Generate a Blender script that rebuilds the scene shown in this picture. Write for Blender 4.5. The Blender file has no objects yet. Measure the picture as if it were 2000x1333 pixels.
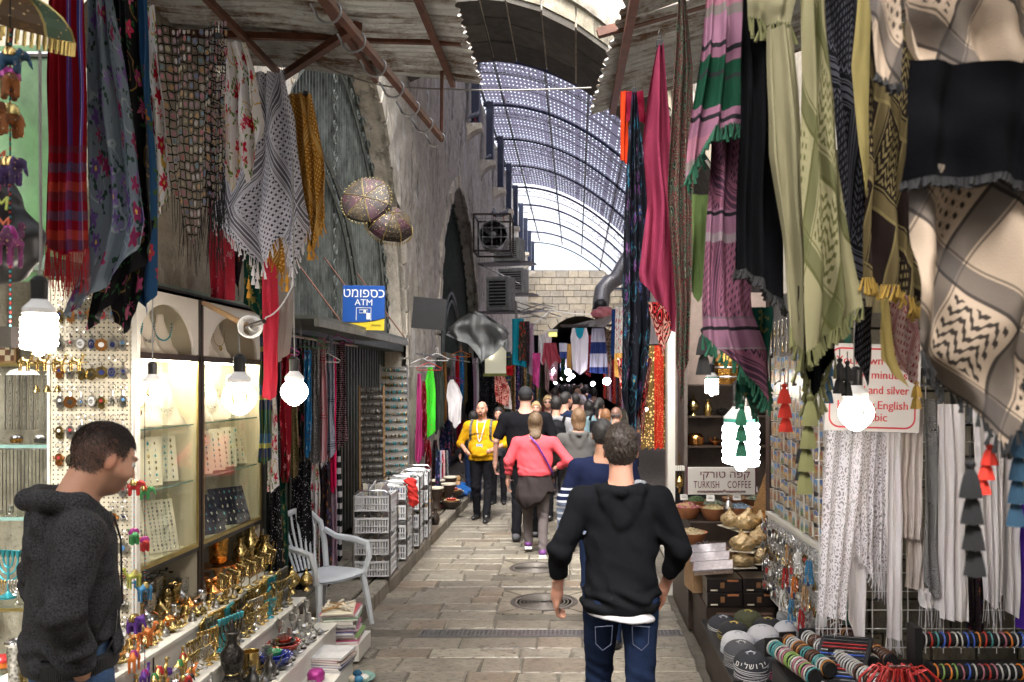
import bpy,math,random
import numpy as np
from mathutils import Vector,Matrix,Euler
PI=math.pi
SC=bpy.context.scene
COL=SC.collection
rnd=random.Random(7)
nr=np.random.RandomState(5)
#camera, sky, sun, exposure
cam=bpy.data.cameras.new('camera')
camo=bpy.data.objects.new('camera',cam)
COL.objects.link(camo)
camo.location=(0,0,2.0)
camo.rotation_euler=(PI/2,0,0)
cam.sensor_width=22.3
cam.lens=18.0
cam.shift_x=-(1125-1000)/2000
cam.shift_y=(747-666.5)/2000
cam.clip_start=.05
cam.clip_end=600
cam.dof.use_dof=True
cam.dof.focus_distance=5.6
cam.dof.aperture_fstop=3.2
SC.camera=camo
W=bpy.data.worlds.new('World')
SC.world=W
W.use_nodes=True
wn=W.node_tree
wn.nodes.clear()
sky=wn.nodes.new('ShaderNodeTexSky')
sky.sky_type='NISHITA'
sky.sun_disc=False
SUN_EL,SUN_ROT=math.radians(56),math.radians(186)
sky.sun_elevation=SUN_EL
sky.sun_rotation=SUN_ROT
sky.air_density=1.0
sky.dust_density=6.0
sky.ozone_density=1.0
hs=wn.nodes.new('ShaderNodeHueSaturation')
hs.inputs['Saturation'].default_value=.45
bg=wn.nodes.new('ShaderNodeBackground')
bg.inputs['Strength'].default_value=.15
wo=wn.nodes.new('ShaderNodeOutputWorld')
wn.links.new(sky.outputs[0],hs.inputs['Color'])
wn.links.new(hs.outputs[0],bg.inputs['Color'])
wn.links.new(bg.outputs[0],wo.inputs['Surface'])
sl=bpy.data.lights.new('sun','SUN')
sl.energy=1.1
sl.angle=math.radians(14)
sl.color=(1,.97,.92)
so=bpy.data.objects.new('sun',sl)
so.rotation_euler=(PI/2-SUN_EL,0,PI-SUN_ROT)
COL.objects.link(so)
SC.view_settings.view_transform='Standard'
SC.view_settings.look='None'
SC.view_settings.gamma=1
SC.view_settings.use_curve_mapping=False
SC.view_settings.exposure=2.15
SC.render.engine='CYCLES'
SC.cycles.use_denoising=True
SC.cycles.max_bounces=8
SC.cycles.diffuse_bounces=4
SC.cycles.glossy_bounces=3
SC.cycles.transmission_bounces=4
SC.cycles.transparent_max_bounces=16
SC.cycles.sample_clamp_indirect=6
SC.cycles.caustics_reflective=False
SC.cycles.caustics_refractive=False
F=1614.0
def U(px,py,Y):
 """photograph pixel at distance Y along the street -> world point"""
 return Vector(((px-1125)*Y/F,Y,2+(747-py)*Y/F))
def UX(px,py,X):
 """photograph pixel on a plane at lateral position X"""
 return U(px,py,X*F/(px-1125))
#node maths
class S:
 def __init__(s,g,k):s.g=g;s.k=k
 def __add__(a,b):return a.g.m('ADD',a,b)
 def __radd__(a,b):return a.g.m('ADD',b,a)
 def __sub__(a,b):return a.g.m('SUBTRACT',a,b)
 def __rsub__(a,b):return a.g.m('SUBTRACT',b,a)
 def __mul__(a,b):return a.g.m('MULTIPLY',a,b)
 def __rmul__(a,b):return a.g.m('MULTIPLY',b,a)
 def __truediv__(a,b):return a.g.m('DIVIDE',a,b)
 def __lt__(a,b):return a.g.m('LESS_THAN',a,b)
 def __gt__(a,b):return a.g.m('GREATER_THAN',a,b)
 def fr(a):return a.g.m('FRACT',a)
 def fl(a):return a.g.m('FLOOR',a)
 def ab(a):return a.g.m('ABSOLUTE',a)
 def sin(a):return a.g.m('SINE',a)
 def tri(a):return((a.fr()-.5).ab())*2
class G:
 def __init__(g,name):
  g.mat=bpy.data.materials.new(name)
  g.mat.use_nodes=True
  g.t=g.mat.node_tree
  g.bsdf=g.t.nodes['Principled BSDF']
  g.out=g.t.nodes['Material Output']
  g._uv=None
 def n(g,typ,**kw):
  nd=g.t.nodes.new('ShaderNode'+typ)
  for k,v in kw.items():setattr(nd,k,v)
  return nd
 def put(g,sock,v):
  if isinstance(v,S):g.t.links.new(v.k,sock)
  elif isinstance(v,(tuple,list))and sock.type=='RGBA':sock.default_value=(*v[:3],1)
  else:sock.default_value=v
 def m(g,op,a,b=None,c=None):
  nd=g.n('Math',operation=op)
  for i,x in enumerate((a,b,c)):
   if x is not None:g.put(nd.inputs[i],x)
  return S(g,nd.outputs[0])
 def mn(g,a,b):return g.m('MINIMUM',a,b)
 def mx(g,a,b):return g.m('MAXIMUM',a,b)
 def uv(g):
  if g._uv is None:
   u=g.n('UVMap');sp=g.n('SeparateXYZ')
   g.t.links.new(u.outputs[0],sp.inputs[0])
   g._uv=(S(g,sp.outputs[0]),S(g,sp.outputs[1]))
  return g._uv
 def xyz(g,which='Object'):
  tc=g.n('TexCoord');sp=g.n('SeparateXYZ')
  g.t.links.new(tc.outputs[which],sp.inputs[0])
  return[S(g,o)for o in sp.outputs[:3]]
 def vec(g,x,y,z=0.0):
  c=g.n('CombineXYZ')
  for i,v in enumerate((x,y,z)):g.put(c.inputs[i],v)
  return S(g,c.outputs[0])
 def co(g,which='Object'):
  return S(g,g.n('TexCoord').outputs[which])
 def rot(g,u,v,deg):
  c,s=math.cos(math.radians(deg)),math.sin(math.radians(deg))
  return u*c-v*s,u*s+v*c
 def noise(g,scale,vec=None,detail=3,rough=.6,out=0,dist=0):
  nd=g.n('TexNoise')
  nd.inputs['Scale'].default_value=scale
  nd.inputs['Detail'].default_value=detail
  nd.inputs['Roughness'].default_value=rough
  nd.inputs['Distortion'].default_value=dist
  g.put(nd.inputs['Vector'],vec if vec is not None else g.co())
  return S(g,nd.outputs[out])
 def voro(g,scale,vec,feature='F1',out='Distance',rand=1.0):
  nd=g.n('TexVoronoi',feature=feature)
  nd.inputs['Scale'].default_value=scale
  nd.inputs['Randomness'].default_value=rand
  g.put(nd.inputs['Vector'],vec)
  return S(g,nd.outputs[out])
 def vnode(g,scale,vec,rand=1.0):
  nd=g.n('TexVoronoi')
  nd.inputs['Scale'].default_value=scale
  nd.inputs['Randomness'].default_value=rand
  g.put(nd.inputs['Vector'],vec)
  sc=g.n('SeparateColor');g.t.links.new(nd.outputs['Color'],sc.inputs[0])
  d=g.n('VectorMath',operation='SUBTRACT')
  g.put(d.inputs[0],vec);g.t.links.new(nd.outputs['Position'],d.inputs[1])
  sp=g.n('SeparateXYZ');g.t.links.new(d.outputs[0],sp.inputs[0])
  return(S(g,nd.outputs['Distance']),[S(g,o)for o in sc.outputs[:3]],S(g,sp.outputs[0]),S(g,sp.outputs[1]))
 def mix(g,f,a,b):
  nd=g.n('Mix',data_type='RGBA')
  g.put(nd.inputs[0],f);g.put(nd.inputs[6],a);g.put(nd.inputs[7],b)
  return S(g,nd.outputs[2])
 def ramp(g,f,stops,interp='LINEAR'):
  nd=g.n('ValToRGB');cr=nd.color_ramp;cr.interpolation=interp
  while len(cr.elements)<len(stops):cr.elements.new(.5)
  for e,(p,c)in zip(cr.elements,stops):
   e.position=p;e.color=(*c[:3],1)
  g.put(nd.inputs[0],f)
  return S(g,nd.outputs[0])
 def attr(g,name):
  nd=g.n('Attribute',attribute_name=name);return S(g,nd.outputs['Color'])
 def bump(g,h,strength=.3,dist=.01):
  nd=g.n('Bump');nd.inputs['Strength'].default_value=strength;nd.inputs['Distance'].default_value=dist
  g.put(nd.inputs['Height'],h);g.t.links.new(nd.outputs[0],g.bsdf.inputs['Normal'])
 def set(g,col=None,rough=None,metal=None,emit=None,estr=None,alpha=None,**kw):
  b=g.bsdf.inputs
  if col is not None:g.put(b['Base Color'],col)
  if rough is not None:g.put(b['Roughness'],rough)
  if metal is not None:g.put(b['Metallic'],metal)
  if emit is not None:g.put(b['Emission Color'],emit)
  if estr is not None:g.put(b['Emission Strength'],estr)
  if alpha is not None:g.put(b['Alpha'],alpha)
  for k,v in kw.items():g.put(b[k.replace('_',' ')],v)
  return g
_mc={}
def pm(name,col,rough=.6,metal=0.0,var=.25,scale=9,bump=0.0,**kw):
 """plain material with mottled colour, cached"""
 key=(name,col,rough,metal)
 if key in _mc:return _mc[key]
 g=G(name)
 n=g.noise(scale,detail=4)
 lo=tuple(c*(1-var)for c in col);hi=tuple(min(1,c*(1+var))for c in col)
 g.set(g.mix(g.m('MULTIPLY_ADD',n,2.2,-.6),lo,hi),rough,metal,**kw)
 if bump:g.bump(g.noise(scale*4,detail=3),bump,.004)
 _mc[key]=g.mat
 return g.mat
def hexc(h):
 h=h.lstrip('#');o=[]
 for i in(0,2,4):
  c=int(h[i:i+2],16)/255
  o.append(c/12.92 if c<=.04045 else((c+.055)/1.055)**2.4)
 return tuple(o)
#mesh builder
class MB:
 def __init__(s):s.v=[];s.f=[];s.m=[];s.uvs=None;s.cur=0
 def add(s,verts,faces,mi=None):
  o=len(s.v);s.v.extend(tuple(p)for p in verts)
  s.f.extend(tuple(i+o for i in f)for f in faces)
  s.m.extend([s.cur if mi is None else mi]*len(faces));return s
 def box(s,x0,y0,z0,x1,y1,z1,mi=None):
  v=[(x0,y0,z0),(x1,y0,z0),(x1,y1,z0),(x0,y1,z0),(x0,y0,z1),(x1,y0,z1),(x1,y1,z1),(x0,y1,z1)]
  return s.add(v,[(0,3,2,1),(4,5,6,7),(0,1,5,4),(1,2,6,5),(2,3,7,6),(3,0,4,7)],mi)
 def obox(s,c,size,M=None,mi=None):
  M=M or Matrix.Identity(3);c=Vector(c);hx,hy,hz=[q/2 for q in size]
  v=[c+M@Vector(p)for p in[(-hx,-hy,-hz),(hx,-hy,-hz),(hx,hy,-hz),(-hx,hy,-hz),(-hx,-hy,hz),(hx,-hy,hz),(hx,hy,hz),(-hx,hy,hz)]]
  return s.add(v,[(0,3,2,1),(4,5,6,7),(0,1,5,4),(1,2,6,5),(2,3,7,6),(3,0,4,7)],mi)
 def bbox(s,x0,y0,z0,x1,y1,z1,b=.004,mi=None):
  """box with bevelled top edges"""
  v=[(x0,y0,z0),(x1,y0,z0),(x1,y1,z0),(x0,y1,z0),(x0,y0,z1-b),(x1,y0,z1-b),(x1,y1,z1-b),(x0,y1,z1-b),(x0+b,y0+b,z1),(x1-b,y0+b,z1),(x1-b,y1-b,z1),(x0+b,y1-b,z1)]
  return s.add(v,[(0,3,2,1),(0,1,5,4),(1,2,6,5),(2,3,7,6),(3,0,4,7),(4,5,9,8),(5,6,10,9),(6,7,11,10),(7,4,8,11),(8,9,10,11)],mi)
 def tube(s,pts,r,n=6,cap=True,mi=None,closed=False):
  pts=[Vector(p)for p in pts];N=len(pts)
  rs=r if isinstance(r,(list,tuple))else[r]*N
  verts=[];up=None
  for i,p in enumerate(pts):
   if closed:t=pts[(i+1)%N]-pts[i-1]
   else:t=(pts[min(i+1,N-1)]-pts[max(i-1,0)])
   if t.length<1e-9:t=Vector((0,0,1))
   t.normalize()
   if up is None:
    a=Vector((0,0,1))if abs(t.z)<.9 else Vector((1,0,0))
    up=t.cross(a).normalized()
   up=(up-t*up.dot(t))
   if up.length<1e-6:up=t.orthogonal()
   up.normalize();w=t.cross(up)
   for k in range(n):
    a=2*PI*k/n
    verts.append(p+(up*math.cos(a)+w*math.sin(a))*rs[i])
  faces=[]
  for i in range(N if closed else N-1):
   j=(i+1)%N
   for k in range(n):
    k2=(k+1)%n
    faces.append((i*n+k,i*n+k2,j*n+k2,j*n+k))
  if cap and not closed:
   faces.append(tuple(range(n-1,-1,-1)));faces.append(tuple((N-1)*n+k for k in range(n)))
  return s.add(verts,faces,mi)
 def lathe(s,prof,n=16,o=(0,0,0),M=None,mi=None,wob=None,sx=1,sy=1):
  """prof [(r,z)] turned round z"""
  o=Vector(o);verts=[];faces=[]
  for(r,z)in prof:
   for k in range(n):
    a=2*PI*k/n;rr=r*(1+(wob(k,z)if wob else 0))
    p=Vector((rr*math.cos(a)*sx,rr*math.sin(a)*sy,z))
    verts.append(o+(M@p if M else p))
  for i in range(len(prof)-1):
   for k in range(n):
    k2=(k+1)%n
    faces.append((i*n+k,i*n+k2,(i+1)*n+k2,(i+1)*n+k))
  if prof[0][0]>1e-5:faces.append(tuple(range(n-1,-1,-1)))
  if prof[-1][0]>1e-5:faces.append(tuple((len(prof)-1)*n+k for k in range(n)))
  return s.add(verts,faces,mi)
 def ball(s,c,r,n=8,mi=None,sc=(1,1,1),M=None):
  m=max(3,n//2+1);pr=[(math.sin(PI*i/m),-math.cos(PI*i/m))for i in range(m+1)]
  c=Vector(c);verts=[];faces=[]
  for(q,z)in pr:
   for k in range(n):
    a=2*PI*k/n;p=Vector((q*math.cos(a)*r*sc[0],q*math.sin(a)*r*sc[1],z*r*sc[2]))
    verts.append(c+(M@p if M else p))
  for i in range(m):
   for k in range(n):
    k2=(k+1)%n;faces.append((i*n+k,i*n+k2,(i+1)*n+k2,(i+1)*n+k))
  return s.add(verts,faces,mi)
 def prism(s,poly,z0,z1,mi=None,M=None,o=(0,0,0)):
  """poly in xy extruded along z"""
  n=len(poly);o=Vector(o)
  v=[Vector((x,y,z0))for x,y in poly]+[Vector((x,y,z1))for x,y in poly]
  v=[o+(M@p if M else p)for p in v]
  return s.add(v,[tuple(range(n-1,-1,-1)),tuple(range(n,2*n))]+[(i,(i+1)%n,n+(i+1)%n,n+i)for i in range(n)],mi)
 def mesh(s,name,mats,smooth=True,ang=38,uv=None):
  me=bpy.data.meshes.new(name)
  me.from_pydata([tuple(p)for p in s.v],[],s.f)
  if not isinstance(mats,(list,tuple)):mats=[mats]
  for q in mats:me.materials.append(q)
  if any(s.m):me.polygons.foreach_set('material_index',s.m)
  if smooth:
   me.shade_smooth()
   if ang<179:me.set_sharp_from_angle(angle=math.radians(ang))
  if uv is not None:
   l=me.uv_layers.new(name='UVMap')
   li=np.zeros(len(me.loops),dtype=np.int32);me.loops.foreach_get('vertex_index',li)
   l.data.foreach_set('uv',np.asarray(uv,dtype=np.float32)[li].ravel())
  me.update()
  return me
 def build(s,name,mats,parent=None,smooth=True,ang=38,uv=None):
  return link(name,s.mesh(name,mats,smooth,ang,uv),parent)
def link(name,me,parent=None):
 o=bpy.data.objects.new(name,me)
 COL.objects.link(o)
 if parent is not None:o.parent=parent
 return o
def tag(o,label=None,cat=None,group=None,kind=None):
 if label:o['label']=label
 if cat:o['category']=cat
 if group:o['group']=group
 if kind:o['kind']=kind
 return o
def thing(name,label,cat,loc=(0,0,0),rz=0,group=None):
 o=bpy.data.objects.new(name,None);o.empty_display_size=.1
 COL.objects.link(o);o.location=loc;o.rotation_euler=(0,0,rz)
 return tag(o,label,cat,group)
def struct(o):o['kind']='structure';return o
KIDS={}
def dup(root,loc=None,rot=None,scale=None,label=None,group=None,mats=None):
 """copy of a thing with copies of its parts and their sub-parts; mesh data shared"""
 r=root.copy();COL.objects.link(r)
 if loc is not None:r.location=loc
 if rot is not None:r.rotation_euler=rot if isinstance(rot,(tuple,list))else(0,0,rot)
 if scale is not None:r.scale=scale if isinstance(scale,(tuple,list))else(scale,)*3
 if label:r['label']=label
 if group:r['group']=group
 for ch in KIDS.get(root.name)or root.children:
  c=ch.copy();COL.objects.link(c);c.parent=r
  for gch in ch.children:
   d=gch.copy();COL.objects.link(d);d.parent=c
 if mats is not None:
  for q in[r]+list(r.children):
   if q.type=='MESH' and q.data.name in mats or True:
    break
 return r
def recol(o,mat,slot=0):
 o.material_slots[slot].link='OBJECT';o.material_slots[slot].material=mat
ORD='first second third fourth fifth sixth seventh eighth ninth tenth eleventh twelfth thirteenth fourteenth fifteenth sixteenth seventeenth eighteenth nineteenth twentieth'.split()
TENS='twenty thirty forty fifty'.split()
def nth(i):
 if i<20:return ORD[i]
 return TENS[(i+1)//10-2]+('-'+ORD[(i+1)%10-1]if(i+1)%10 else 'th')
def rotz(a):return Matrix.Rotation(a,3,'Z')
#signed distance bodies
def sd_cap(P,a,b,r1,r2,fl=None):
 a=np.array(a,dtype=np.float32);b=np.array(b,dtype=np.float32)
 ba=b-a;pa=P-a;h=np.clip((pa@ba)/max(ba@ba,1e-9),0,1)
 q=pa-h[...,None]*ba
 if fl is not None:q=q/np.array(fl,dtype=np.float32)
 return(np.sqrt((q*q).sum(-1))-(r1+(r2-r1)*h))*(min(fl)if fl is not None else 1)
def sd_ell(P,c,r,R=None):
 q=P-np.array(c,dtype=np.float32)
 if R is not None:q=q@np.array(R,dtype=np.float32)
 r=np.array(r,dtype=np.float32)
 k0=np.sqrt(((q/r)**2).sum(-1));k1=np.sqrt(((q/(r*r))**2).sum(-1))+1e-6
 return k0*(k0-1)/k1
def smin(a,b,k):
 h=np.maximum(k-np.abs(a-b),0)/k
 return np.minimum(a,b)-h*h*k*.25
def smax(a,b,k):return-smin(-a,-b,k)
class Field:
 """grid on which primitives are blended one by one"""
 def __init__(s,lo,hi,h):
  s.h=h;s.lo=np.array(lo,dtype=np.float32)
  s.n=np.maximum(((np.array(hi)-s.lo)/h).astype(int)+2,3)
  s.g=np.full(tuple(s.n),.3,dtype=np.float32)
 def _sub(s,lo,hi):
  i0=np.clip(((np.array(lo)-s.lo)/s.h).astype(int)-1,0,s.n);i1=np.clip(((np.array(hi)-s.lo)/s.h).astype(int)+2,0,s.n)
  if(i1<=i0).any():return None,None
  ax=[s.lo[k]+s.h*np.arange(i0[k],i1[k],dtype=np.float32)for k in range(3)]
  P=np.stack(np.meshgrid(*ax,indexing='ij'),-1)
  return tuple(slice(i0[k],i1[k])for k in range(3)),P
 def cap(s,a,b,r1,r2=None,k=.02,fl=None,op='u'):
  r2=r1 if r2 is None else r2;m=max(r1,r2)*(max(fl)if fl else 1)+k+3*s.h
  lo=np.minimum(a,b)-m;hi=np.maximum(a,b)+m
  sl,P=s._sub(lo,hi)
  if sl is None:return s
  d=sd_cap(P,a,b,r1,r2,fl);s._mix(sl,d,k,op);return s
 def ell(s,c,r,k=.02,R=None,op='u'):
  m=max(r)+k+3*s.h
  sl,P=s._sub(np.array(c)-m,np.array(c)+m)
  if sl is None:return s
  d=sd_ell(P,c,r,R);s._mix(sl,d,k,op);return s
 def _mix(s,sl,d,k,op):
  g=s.g[sl];s.g[sl]=smin(g,d,k)if op=='u' else smax(g,-d,k)
 def cut(s,p,nrm,box=None,wave=0.0,k=.006):
  """keep the side the normal points away from"""
  lo,hi=box if box else(s.lo-1,s.lo+s.n*s.h+1)
  sl,P=s._sub(lo,hi)
  nrm=np.array(nrm,dtype=np.float32);nrm/=np.linalg.norm(nrm)
  d=(P-np.array(p,dtype=np.float32))@nrm
  if wave:d=d+wave*np.sin(P[...,0]*31+P[...,1]*23)
  s.g[sl]=smax(s.g[sl],d,k);return s
 def polish(s,f):
  ax=[s.lo[k]+s.h*np.arange(s.n[k],dtype=np.float32)for k in range(3)]
  P=np.stack(np.meshgrid(*ax,indexing='ij'),-1);s.g=f(P,s.g);return s
 def net(s):
  g=s.g.copy();g[0]=g[-1]=.1;g[:,0]=g[:,-1]=.1;g[:,:,0]=g[:,:,-1]=.1
  sg=g<0;nx,ny,nz=g.shape
  cs=np.zeros((nx-1,ny-1,nz-1),dtype=np.int8)
  for dx in(0,1):
   for dy in(0,1):
    for dz in(0,1):cs+=sg[dx:nx-1+dx,dy:ny-1+dy,dz:nz-1+dz]
  act=(cs>0)&(cs<8);idx=np.argwhere(act)
  vid=np.full(act.shape,-1,dtype=np.int64);vid[act]=np.arange(len(idx))
  acc=np.zeros((len(idx),3));cnt=np.zeros(len(idx));I=idx
  for ax in range(3):
   o=[k for k in range(3)if k!=ax]
   for a in(0,1):
    for b in(0,1):
     c0=I.copy();c0[:,o[0]]+=a;c0[:,o[1]]+=b
     c1=c0.copy();c1[:,ax]+=1
     g0=g[c0[:,0],c0[:,1],c0[:,2]];g1=g[c1[:,0],c1[:,1],c1[:,2]]
     mk=(g0<0)!=(g1<0);t=np.where(mk,g0/(g0-g1+1e-12),0)
     p=c0.astype(float);p[:,ax]+=t
     acc+=p*mk[:,None];cnt+=mk
  V=acc/np.maximum(cnt,1)[:,None]*s.h+s.lo
  Fs=[]
  for ax in range(3):
   o1,o2=(ax+1)%3,(ax+2)%3
   sl0=[slice(0,k-1)if q==ax else slice(1,k-1)for q,k in enumerate(g.shape)]
   sl1=[slice(1,k)if q==ax else slice(1,k-1)for q,k in enumerate(g.shape)]
   A=sg[tuple(sl0)];B=sg[tuple(sl1)]
   for flip,mk in((0,A&~B),(1,B&~A)):
    e=np.argwhere(mk)
    if not len(e):continue
    e[:,o1]+=1;e[:,o2]+=1
    q=[]
    for a,b in((0,0),(1,0),(1,1),(0,1)):
     c=e.copy();c[:,o1]-=1-a;c[:,o2]-=1-b
     q.append(vid[c[:,0],c[:,1],c[:,2]])
    q=np.stack(q,1)
    Fs.append(q[:,::-1]if flip else q)
  return V,(np.concatenate(Fs)if Fs else np.zeros((0,4),int))
def netmesh(name,V,Q,mats,smooth=True):
 me=bpy.data.meshes.new(name)
 me.vertices.add(len(V));me.vertices.foreach_set('co',V.astype(np.float32).ravel())
 me.loops.add(Q.size);me.loops.foreach_set('vertex_index',Q.astype(np.int32).ravel())
 me.polygons.add(len(Q));me.polygons.foreach_set('loop_start',np.arange(0,Q.size,4,dtype=np.int32))
 for q in(mats if isinstance(mats,(list,tuple))else[mats]):me.materials.append(q)
 me.update(calc_edges=True);me.validate()
 if smooth:me.shade_smooth()
 return me
def crease(P,f,seed=0,st=3.0):
 w=wrinkle(P,f,seed,(0,0,1),st);return.6-1.6*np.abs(w)
def wrinkle(P,f,seed=0,dirv=(0,0,1),st=3.0):
 """cheap fold noise, stretched across dirv"""
 q=P*f;d=np.array(dirv);a=q@d
 x=q[...,0];y=q[...,1];z=q[...,2]
 s1=np.sin(x*1.7+y*1.3+z*st+seed+1.3*np.sin(z*1.1+x*2.1+seed))
 s2=np.sin(x*3.1-y*2.3+z*st*1.9+2*seed+1.1*np.sin(y*2.7+z))
 s3=np.sin(-x*2.2+y*3.9+z*st*.7+5*seed+np.sin(x*2.9+z*1.9))
 return(s1+.6*s2+.6*s3)/2.2
#hanging cloth
def lerp_tab(tab,x):
 xs=[t[0]for t in tab];return np.interp(x,xs,[t[1]for t in tab])
FR={}
def drape(name,Y,rows,hem,mat,label=None,cat='scarf',group=None,folds=5,amp=.03,cw=.9,yaw=0.0,top=None,nu=None,nv=None,fringe=None,parent=None,seed=None,depth=0.0,solid=.0,vs=1.0,sway=0.0):
 """cloth at distance Y; rows [(y px, left px, right px)], hem [(s, y px)], top [(s, y px)]"""
 rg=np.random.RandomState(seed if seed is not None else(hash_s(name+str(rows[0]))))
 ys=[r[0]for r in rows]
 top=top or[(0,ys[0]),(1,ys[0])]
 wpx=max(r[2]-r[1]for r in rows);hpx=max(h[1]for h in hem)-ys[0]
 nu=nu or int(min(70,max(16,folds*9)));nv=nv or int(min(70,max(10,hpx*Y/F*26)))
 s=np.linspace(0,1,nu)[None,:];t=np.linspace(0,1,nv)[:,None]
 yt=lerp_tab(top,s);yh=lerp_tab(hem,s)
 y=yt+(yh-yt)*t
 xl=np.interp(y,ys,[r[1]for r in rows]);xr=np.interp(y,ys,[r[2]for r in rows])
 ph=rg.rand(4)*6.28
 sw=s+.035*np.sin(2*PI*s*1.0+ph[0])+.02*np.sin(2*PI*s*2.3+ph[1]+t*1.5)
 sw=(sw-sw[:,:1])/(sw[:,-1:]-sw[:,:1])
 x=xl+(xr-xl)*sw
 X=(x-1125)*Y/F;Z=2+(747-y)*Y/F
 fold=np.sin(2*PI*folds*s+ph[2]+1.2*np.sin(2.6*t+ph[3]))+.45*np.sin(2*PI*folds*1.73*s+ph[0]*3+t*2.2)+.3*np.sin(2*PI*folds*.47*s+ph[1]+t*1.1)
 grow=.45+.55*np.minimum(1,t*2.2)
 D=amp*fold*grow+.3*amp*np.sin(11*s-9*t+ph[2])*np.sin(7*t+ph[0])+.22*amp*np.abs(np.sin(5*s+8*t+ph[3]))+depth*np.sin(PI*t)*.5+.35*amp*np.sin(9*t+ph[1]+s*3)
 wl=(rows[0][1]+rows[0][2])/2;Xc=(wl-1125)*Y/F
 dx=X-Xc;cz,sz=math.cos(yaw),math.sin(yaw)
 Yc=Y+D*cz+dx*sz/max(cz,.2)if yaw else Y+D
 X2=X*(Yc/Y)-D*sz*0
 Z2=2+(Z-2)*(Yc/Y)
 X2=X2 if yaw else X;Z2=Z2 if yaw else Z
 if sway:X2=X2+sway*np.sin(3*t)
 V=np.stack([X2+0*s+0*t,Yc+0*s+0*t,Z2+0*s+0*t],-1).reshape(-1,3)
 Uu=(s*cw+0*t).ravel();Vv=(-(y-ys[0])*Y/F*vs).ravel()
 idx=np.arange(nu*nv).reshape(nv,nu)
 Q=np.stack([idx[:-1,:-1],idx[1:,:-1],idx[1:,1:],idx[:-1,1:]],-1).reshape(-1,4)
 me=bpy.data.meshes.new(name)
 me.vertices.add(len(V));me.vertices.foreach_set('co',V.astype(np.float32).ravel())
 me.loops.add(Q.size);me.loops.foreach_set('vertex_index',Q.astype(np.int32).ravel())
 me.polygons.add(len(Q));me.polygons.foreach_set('loop_start',np.arange(0,Q.size,4,dtype=np.int32))
 me.materials.append(mat);me.update(calc_edges=True);me.shade_smooth()
 l=me.uv_layers.new(name='UVMap');l.data.foreach_set('uv',np.stack([Uu,Vv],-1)[Q.ravel()].astype(np.float32).ravel())
 o=link(name,me,parent)
 if label:tag(o,label,cat,group)
 if fringe:
  fm,fl,fw,style=fringe
  H=V.reshape(nv,nu,3)[-1]
  mb=MB();L=np.cumsum(np.r_[0,np.linalg.norm(np.diff(H,axis=0),axis=1)])
  k=max(4,int(L[-1]/fw))
  for j in range(k+1):
   q=(j+.4*(rg.rand()-.5))/k*L[-1];p=Vector([np.interp(q,L,H[:,c])for c in range(3)])
   ln=fl*(.75+.5*rg.rand())
   if style=='thread':
    d=Vector(((rg.rand()-.5)*.25,(rg.rand()-.5)*.25,-1))
    mb.tube([p+Vector((0,0,.004)),p+d*ln*.5,p+d*ln+Vector(((rg.rand()-.5)*.012,0,0))],[.0018,.0016,.0012],3)
   elif style=='tuft':
    a=rg.rand()*.9-.45
    e=p+Vector((math.sin(a)*ln,(rg.rand()-.5)*.01,-math.cos(a)*ln))
    mb.tube([p+Vector((0,0,.004)),(p+e)/2,e],[.002,.0032,.0048],4)
  f=mb.build('fringe',fm,o)
 return o
def hash_s(s):
 h=7
 for ch in s:h=(h*131+ord(ch))%1000003
 return h
def tassel_mb(mb,p,ln,r,n=8,mi=None):
 p=Vector(p);rg=random.Random(int(p.x*1e4)^int(p.z*1e4))
 mb.tube([p+Vector((0,0,ln*.45)),p],.0016,3,mi=mi)
 mb.lathe([(r*.25,0),(r*.5,-ln*.07),(r*.45,-ln*.16),(r*.3,-ln*.22),(r*.62,-ln*.4),(r*.9,-ln*.8),(r,-ln),(r*.4,-ln*.96)],n,p,mi=mi,wob=lambda k,z:(.16 if k%2 else-.1)*(1 if z<-ln*.3 else.2))
#materials of the place
def stone_mat(name,a,b,c,rough=.75,bscale=14,bstr=.5,streak=True,rand=.25):
 g=G(name)
 co=g.co('Object');x,y,z=g.xyz('Object')
 big=g.noise(1.3,co,5,.65);mid=g.noise(6,co,6,.7);fine=g.noise(45,co,3,.7)
 col=g.ramp(g.m('MULTIPLY_ADD',mid,1.5,-.25)*.6+big*.4,[(.15,a),(.45,b),(.75,c)])
 if streak:
  st=g.noise(1,g.vec(x*5.5,y*5.5,z*.55),5,.7)
  col=g.mix(g.m('MULTIPLY',g.m('GREATER_THAN',st,.53),g.m('MULTIPLY_ADD',st,5,-2.6)),col,tuple(q*.22 for q in a))
  st2=g.noise(1,g.vec(x*3+7,y*3,z*.9+3),5,.75)
  col=g.mix(g.mn(g.mx(g.m('MULTIPLY_ADD',st2,7,-3.9),0.0),.8),col,tuple(min(.85,q*1.45)for q in c))
 pit=g.mn(g.mx(g.m('MULTIPLY_ADD',fine,6,-3.6),0.0),.7)
 col=g.mix(pit,col,tuple(q*.35 for q in a))
 oi=g.n('ObjectInfo')
 rv=S(g,oi.outputs['Random'])
 hv=g.n('HueSaturation');g.put(hv.inputs['Value'],rv*rand*2+(1-rand));g.put(hv.inputs['Color'],col)
 g.put(hv.inputs['Saturation'],rv*.3+.85)
 g.set(S(g,hv.outputs[0]),rough)
 g.bump(mid*.5+fine*.5+big*.4,bstr,.02)
 return g.mat
M_wall=stone_mat('weathered_limestone',(.26,.235,.19),(.56,.51,.42),(.80,.745,.65),.85)
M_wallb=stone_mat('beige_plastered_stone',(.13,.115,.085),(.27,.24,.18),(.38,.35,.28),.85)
M_darkstone=stone_mat('dark_stone',(.045,.04,.035),(.08,.072,.062),(.15,.14,.12),.9,streak=False)  # darker stone for the arch underside, passage end and passage roof
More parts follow.
